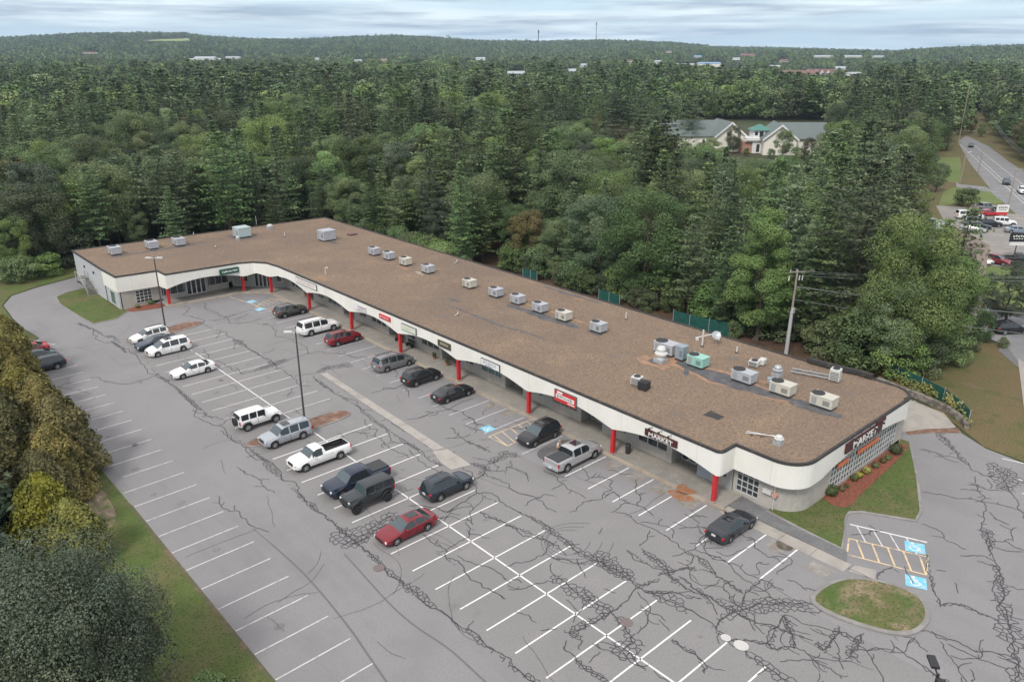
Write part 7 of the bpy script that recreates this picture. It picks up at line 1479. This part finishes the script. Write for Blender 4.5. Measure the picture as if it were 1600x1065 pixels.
sh = empty('shed', (0, 0, 0), 0, 'small white roofed building between the dark trees left of the car lot', 'building'); hp = G(1468, 352, 3); gable(sh, (hp.x, hp.y, 0), R(60), 5, 4, 2.6, 3.8, M_WHITE, flat('pale_roof', (.4, .44, .46), .7), .4)
sh2 = empty('kiosk', (0, 0, 0), 0, 'small white structure at the left end of the sunny lawn', 'building'); hp = G(1442, 266, 0); gable(sh2, (hp.x, hp.y, 0), R(40), 4, 3, 3, 4, M_WHITE, M_WHITE, .3)
# the distant town
def town(px, py, L_, W_, h, mw, mr, lb, rz=0, pitch=2.0, extra=0):
    p = hit(px, py); L_ *= 1.05; h *= 1.05; e_ = empty('distant_building', p, VA+rz, lb, 'building', None); gable(e_, (0, 0, 0), 0, L_, W_, h, h+pitch, mw, mr, .5)
    if extra:
        for k in range(extra): gable(e_, (-L_*.35+k*L_*.7/max(1, extra-1), -W_*.5, 0), R(90), W_*.7, L_*.7/extra*.8, h*.9, h+pitch*.9, mw, mr, .4)
M_RROOF = flat('dull_red_roof', (.20, .10, .085), .8); M_BLR = flat('blue_metal_roof', (.16, .32, .52), .5); M_PGR = flat('pale_grey_roof', (.40, .43, .45), .6)
for a in ((1107, 105, 38, 25, 6, M_CREAM, M_BLR, 'distant low building with a bright blue roof', 0, 2), (1070, 104, 30, 20, 4, M_CREAM, M_PGR, 'distant beige building left of the blue roof', 0, 1), (1027, 103, 12, 18, 7, M_WHITE, M_PGR, 'distant pale building at the left end of the town', 0, 2), (1168, 90, 34, 20, 5, M_BRICK, M_RROOF, 'distant brick building with brown red roof beyond the town street', 0, 4), (1247, 121, 44, 18, 4.5, M_CREAM, M_RROOF, 'distant long building with dull red roof', 0, 4), (1282, 121, 34, 16, 6, M_WHITE, M_RROOF, 'distant white gabled row with dull red roofs', 0, 4, 4),
          (1334, 122, 22, 30, 4, M_WHITE, M_PGR, 'distant pale roofed shed right of the red roofs', .4, 3), (1312, 112, 22, 16, 5, M_WHITE, M_PGR, 'distant small white building above the pale shed', 0, 3), (806, 122, 26, 14, 5, M_WHITE, M_PGR, 'distant white building in the middle of the wood', 0, 2.5), (322, 96, 40, 24, 6, M_CREAM, M_PGR, 'distant pale orange building in the left valley', 0, 3), (304, 97, 16, 12, 4, M_WHITE, M_PGR, 'distant small white building left of the pale orange one', 0, 2), (341, 96, 12, 12, 4, M_WHITE, M_PGR, 'distant small white building right of the pale orange one', 0, 2),
          (1150, 96, 14, 10, 5, M_WHITE, M_PGR, 'distant small white shop left of the town street', 0, 2), (1210, 108, 18, 12, 4, M_CREAM, M_PGR, 'distant cream shop right of the town street', 0, 2), (1090, 92, 16, 10, 5, M_WHITE, M_BLR, 'distant small building above the blue roof', 0, 2), (985, 100, 14, 10, 5, M_WHITE, M_RROOF, 'distant white house left of the beige building', 0, 2), (1225, 99, 16, 12, 4, M_CREAM, M_RROOF, 'distant cream house above the long red roof', 0, 3), (912, 108, 14, 10, 5, M_WHITE, M_PGR, 'distant white house below the slim mast', 0, 3), (560, 99, 16, 10, 5, M_CREAM, M_PGR, 'distant cream house left of centre in the far wood', 0, 2), (600, 97, 14, 10, 5, M_CREAM, M_RROOF, 'distant cream house with red roof left of centre', 0, 2), (365, 94, 30, 16, 5, M_CREAM, M_PGR, 'distant long pale building right of the pale orange one', 0, 2), (140, 86, 30, 14, 4, M_CREAM, M_RROOF, 'distant low building at the far left of the valley', 0, 2),
          (751, 97, 22, 16, 7, M_WHITE, M_PGR, 'distant white house left of the first radio mast', 0, 3), (1285, 92, 44, 18, 5, M_WHITE, M_PGR, 'distant long white building on the right hillside', 0, 2), (1332, 92, 44, 18, 5, M_CREAM, M_PGR, 'distant long beige building on the right hillside', 0, 2), (1372, 92, 44, 18, 5, M_WHITE, M_PGR, 'distant long pale building farthest right on the hillside', 0, 2), (1180, 99, 16, 14, 5, M_WHITE, M_WHITE, 'distant white tank like building beside the town street', 0, 2), (495, 96, 12, 10, 5, M_WHITE, M_PGR, 'distant tiny white house in the left wood', 0, 2), (231, 86, 60, 20, 5, M_CREAM, M_RROOF, 'distant low building in the haze of the left valley', 0, 2), (1045, 84, 14, 10, 5, M_WHITE, M_RROOF, 'distant white house high above the beige building', 0, 3), (894, 118, 16, 10, 5, M_WHITE, M_PGR, 'distant white house right of the first radio mast', 0, 3)):
    town(*a)
s = MB(); q_ = [hit(*p)+Vector((0, 0, 1.2)) for p in [(1120, 86), (1136, 90), (1152, 96), (1166, 103), (1176, 110), (1160, 110), (1150, 103), (1136, 96), (1126, 91)]]; s.add([tuple(p) for p in q_], [(0, 1, 7, 8), (1, 2, 6, 7), (2, 3, 5, 6), (3, 4, 5)]); s.build('town_street', flat('far_street', (.36, .36, .36), .8))['kind'] = 'structure'
s = MB(); q_ = [hit(*p)+Vector((0, 0, 1.0)) for p in [(224, 65), (250, 62.5), (292, 61), (298, 64), (262, 66)]]; s.add([tuple(p) for p in q_], [tuple(range(5))]); s.build('hill_field', flat('far_field', (.26, .30, .10), .9))['kind'] = 'structure'
for px, py, top, lb in ((841, 84, 50, 'radio mast on the left of the ridge with a stubby top'), (931, 70, 38, 'slim radio mast on the ridge right of the stubby one')):
    p = hit(px, py); d = p.to_2d().length; H_ = (py-top)/1306*d; e_ = empty('radio_mast', p, 0, lb, 'radio mast')
    s = MB(); s.cyl((0, 0, 0), (0, 0, H_), 1.5, 1.1, n=6); s.build('mast', M_POLE, e_); s = MB(); s.cyl((0, 0, H_*.86), (0, 0, H_), 2.0, n=8); s.build('antenna_ring', M_POLE, e_)
#@HAZE
hz = MB(); hz.box((0, 0, (GMIN-1+150)/2), (10800, 10800, 150-GMIN+1))
hm = bpy.data.materials.new('haze'); hm.use_nodes = True; t_ = hm.node_tree; t_.nodes.clear(); ho = N(t_, 'ShaderNodeOutputMaterial'); pv = N(t_, 'ShaderNodeVolumePrincipled'); t_.links.new(pv.outputs[0], ho.inputs['Volume'])
pv.inputs['Color'].default_value = (.60, .78, 1.0, 1); pv.inputs['Density'].default_value = .00010; pv.inputs['Anisotropy'].default_value = .2
o = hz.build('haze', hm); o['kind'] = 'stuff'; o['label'] = 'pale blue haze over the far hills'
# repeats that share a description are told apart by their order in the view
byl = {}
for o in bpy.data.objects:
    if o.parent is None and o.get('label') and not o.get('kind'): byl.setdefault(o['label'], []).append(o)
ORD = 'first second third fourth fifth sixth seventh eighth ninth tenth eleventh twelfth thirteenth fourteenth fifteenth sixteenth seventeenth eighteenth nineteenth twentieth'.split()
for lb, os_ in byl.items():
    if len(os_) > 1 and len(os_) <= 20 and 'wire' not in lb:
        os_.sort(key=lambda o: PJ(*o.location)[0])
        for i, o in enumerate(os_): o['label'] = lb+(', leftmost' if i == 0 else ', rightmost' if i == len(os_)-1 else ', %s from left' % ORD[i])
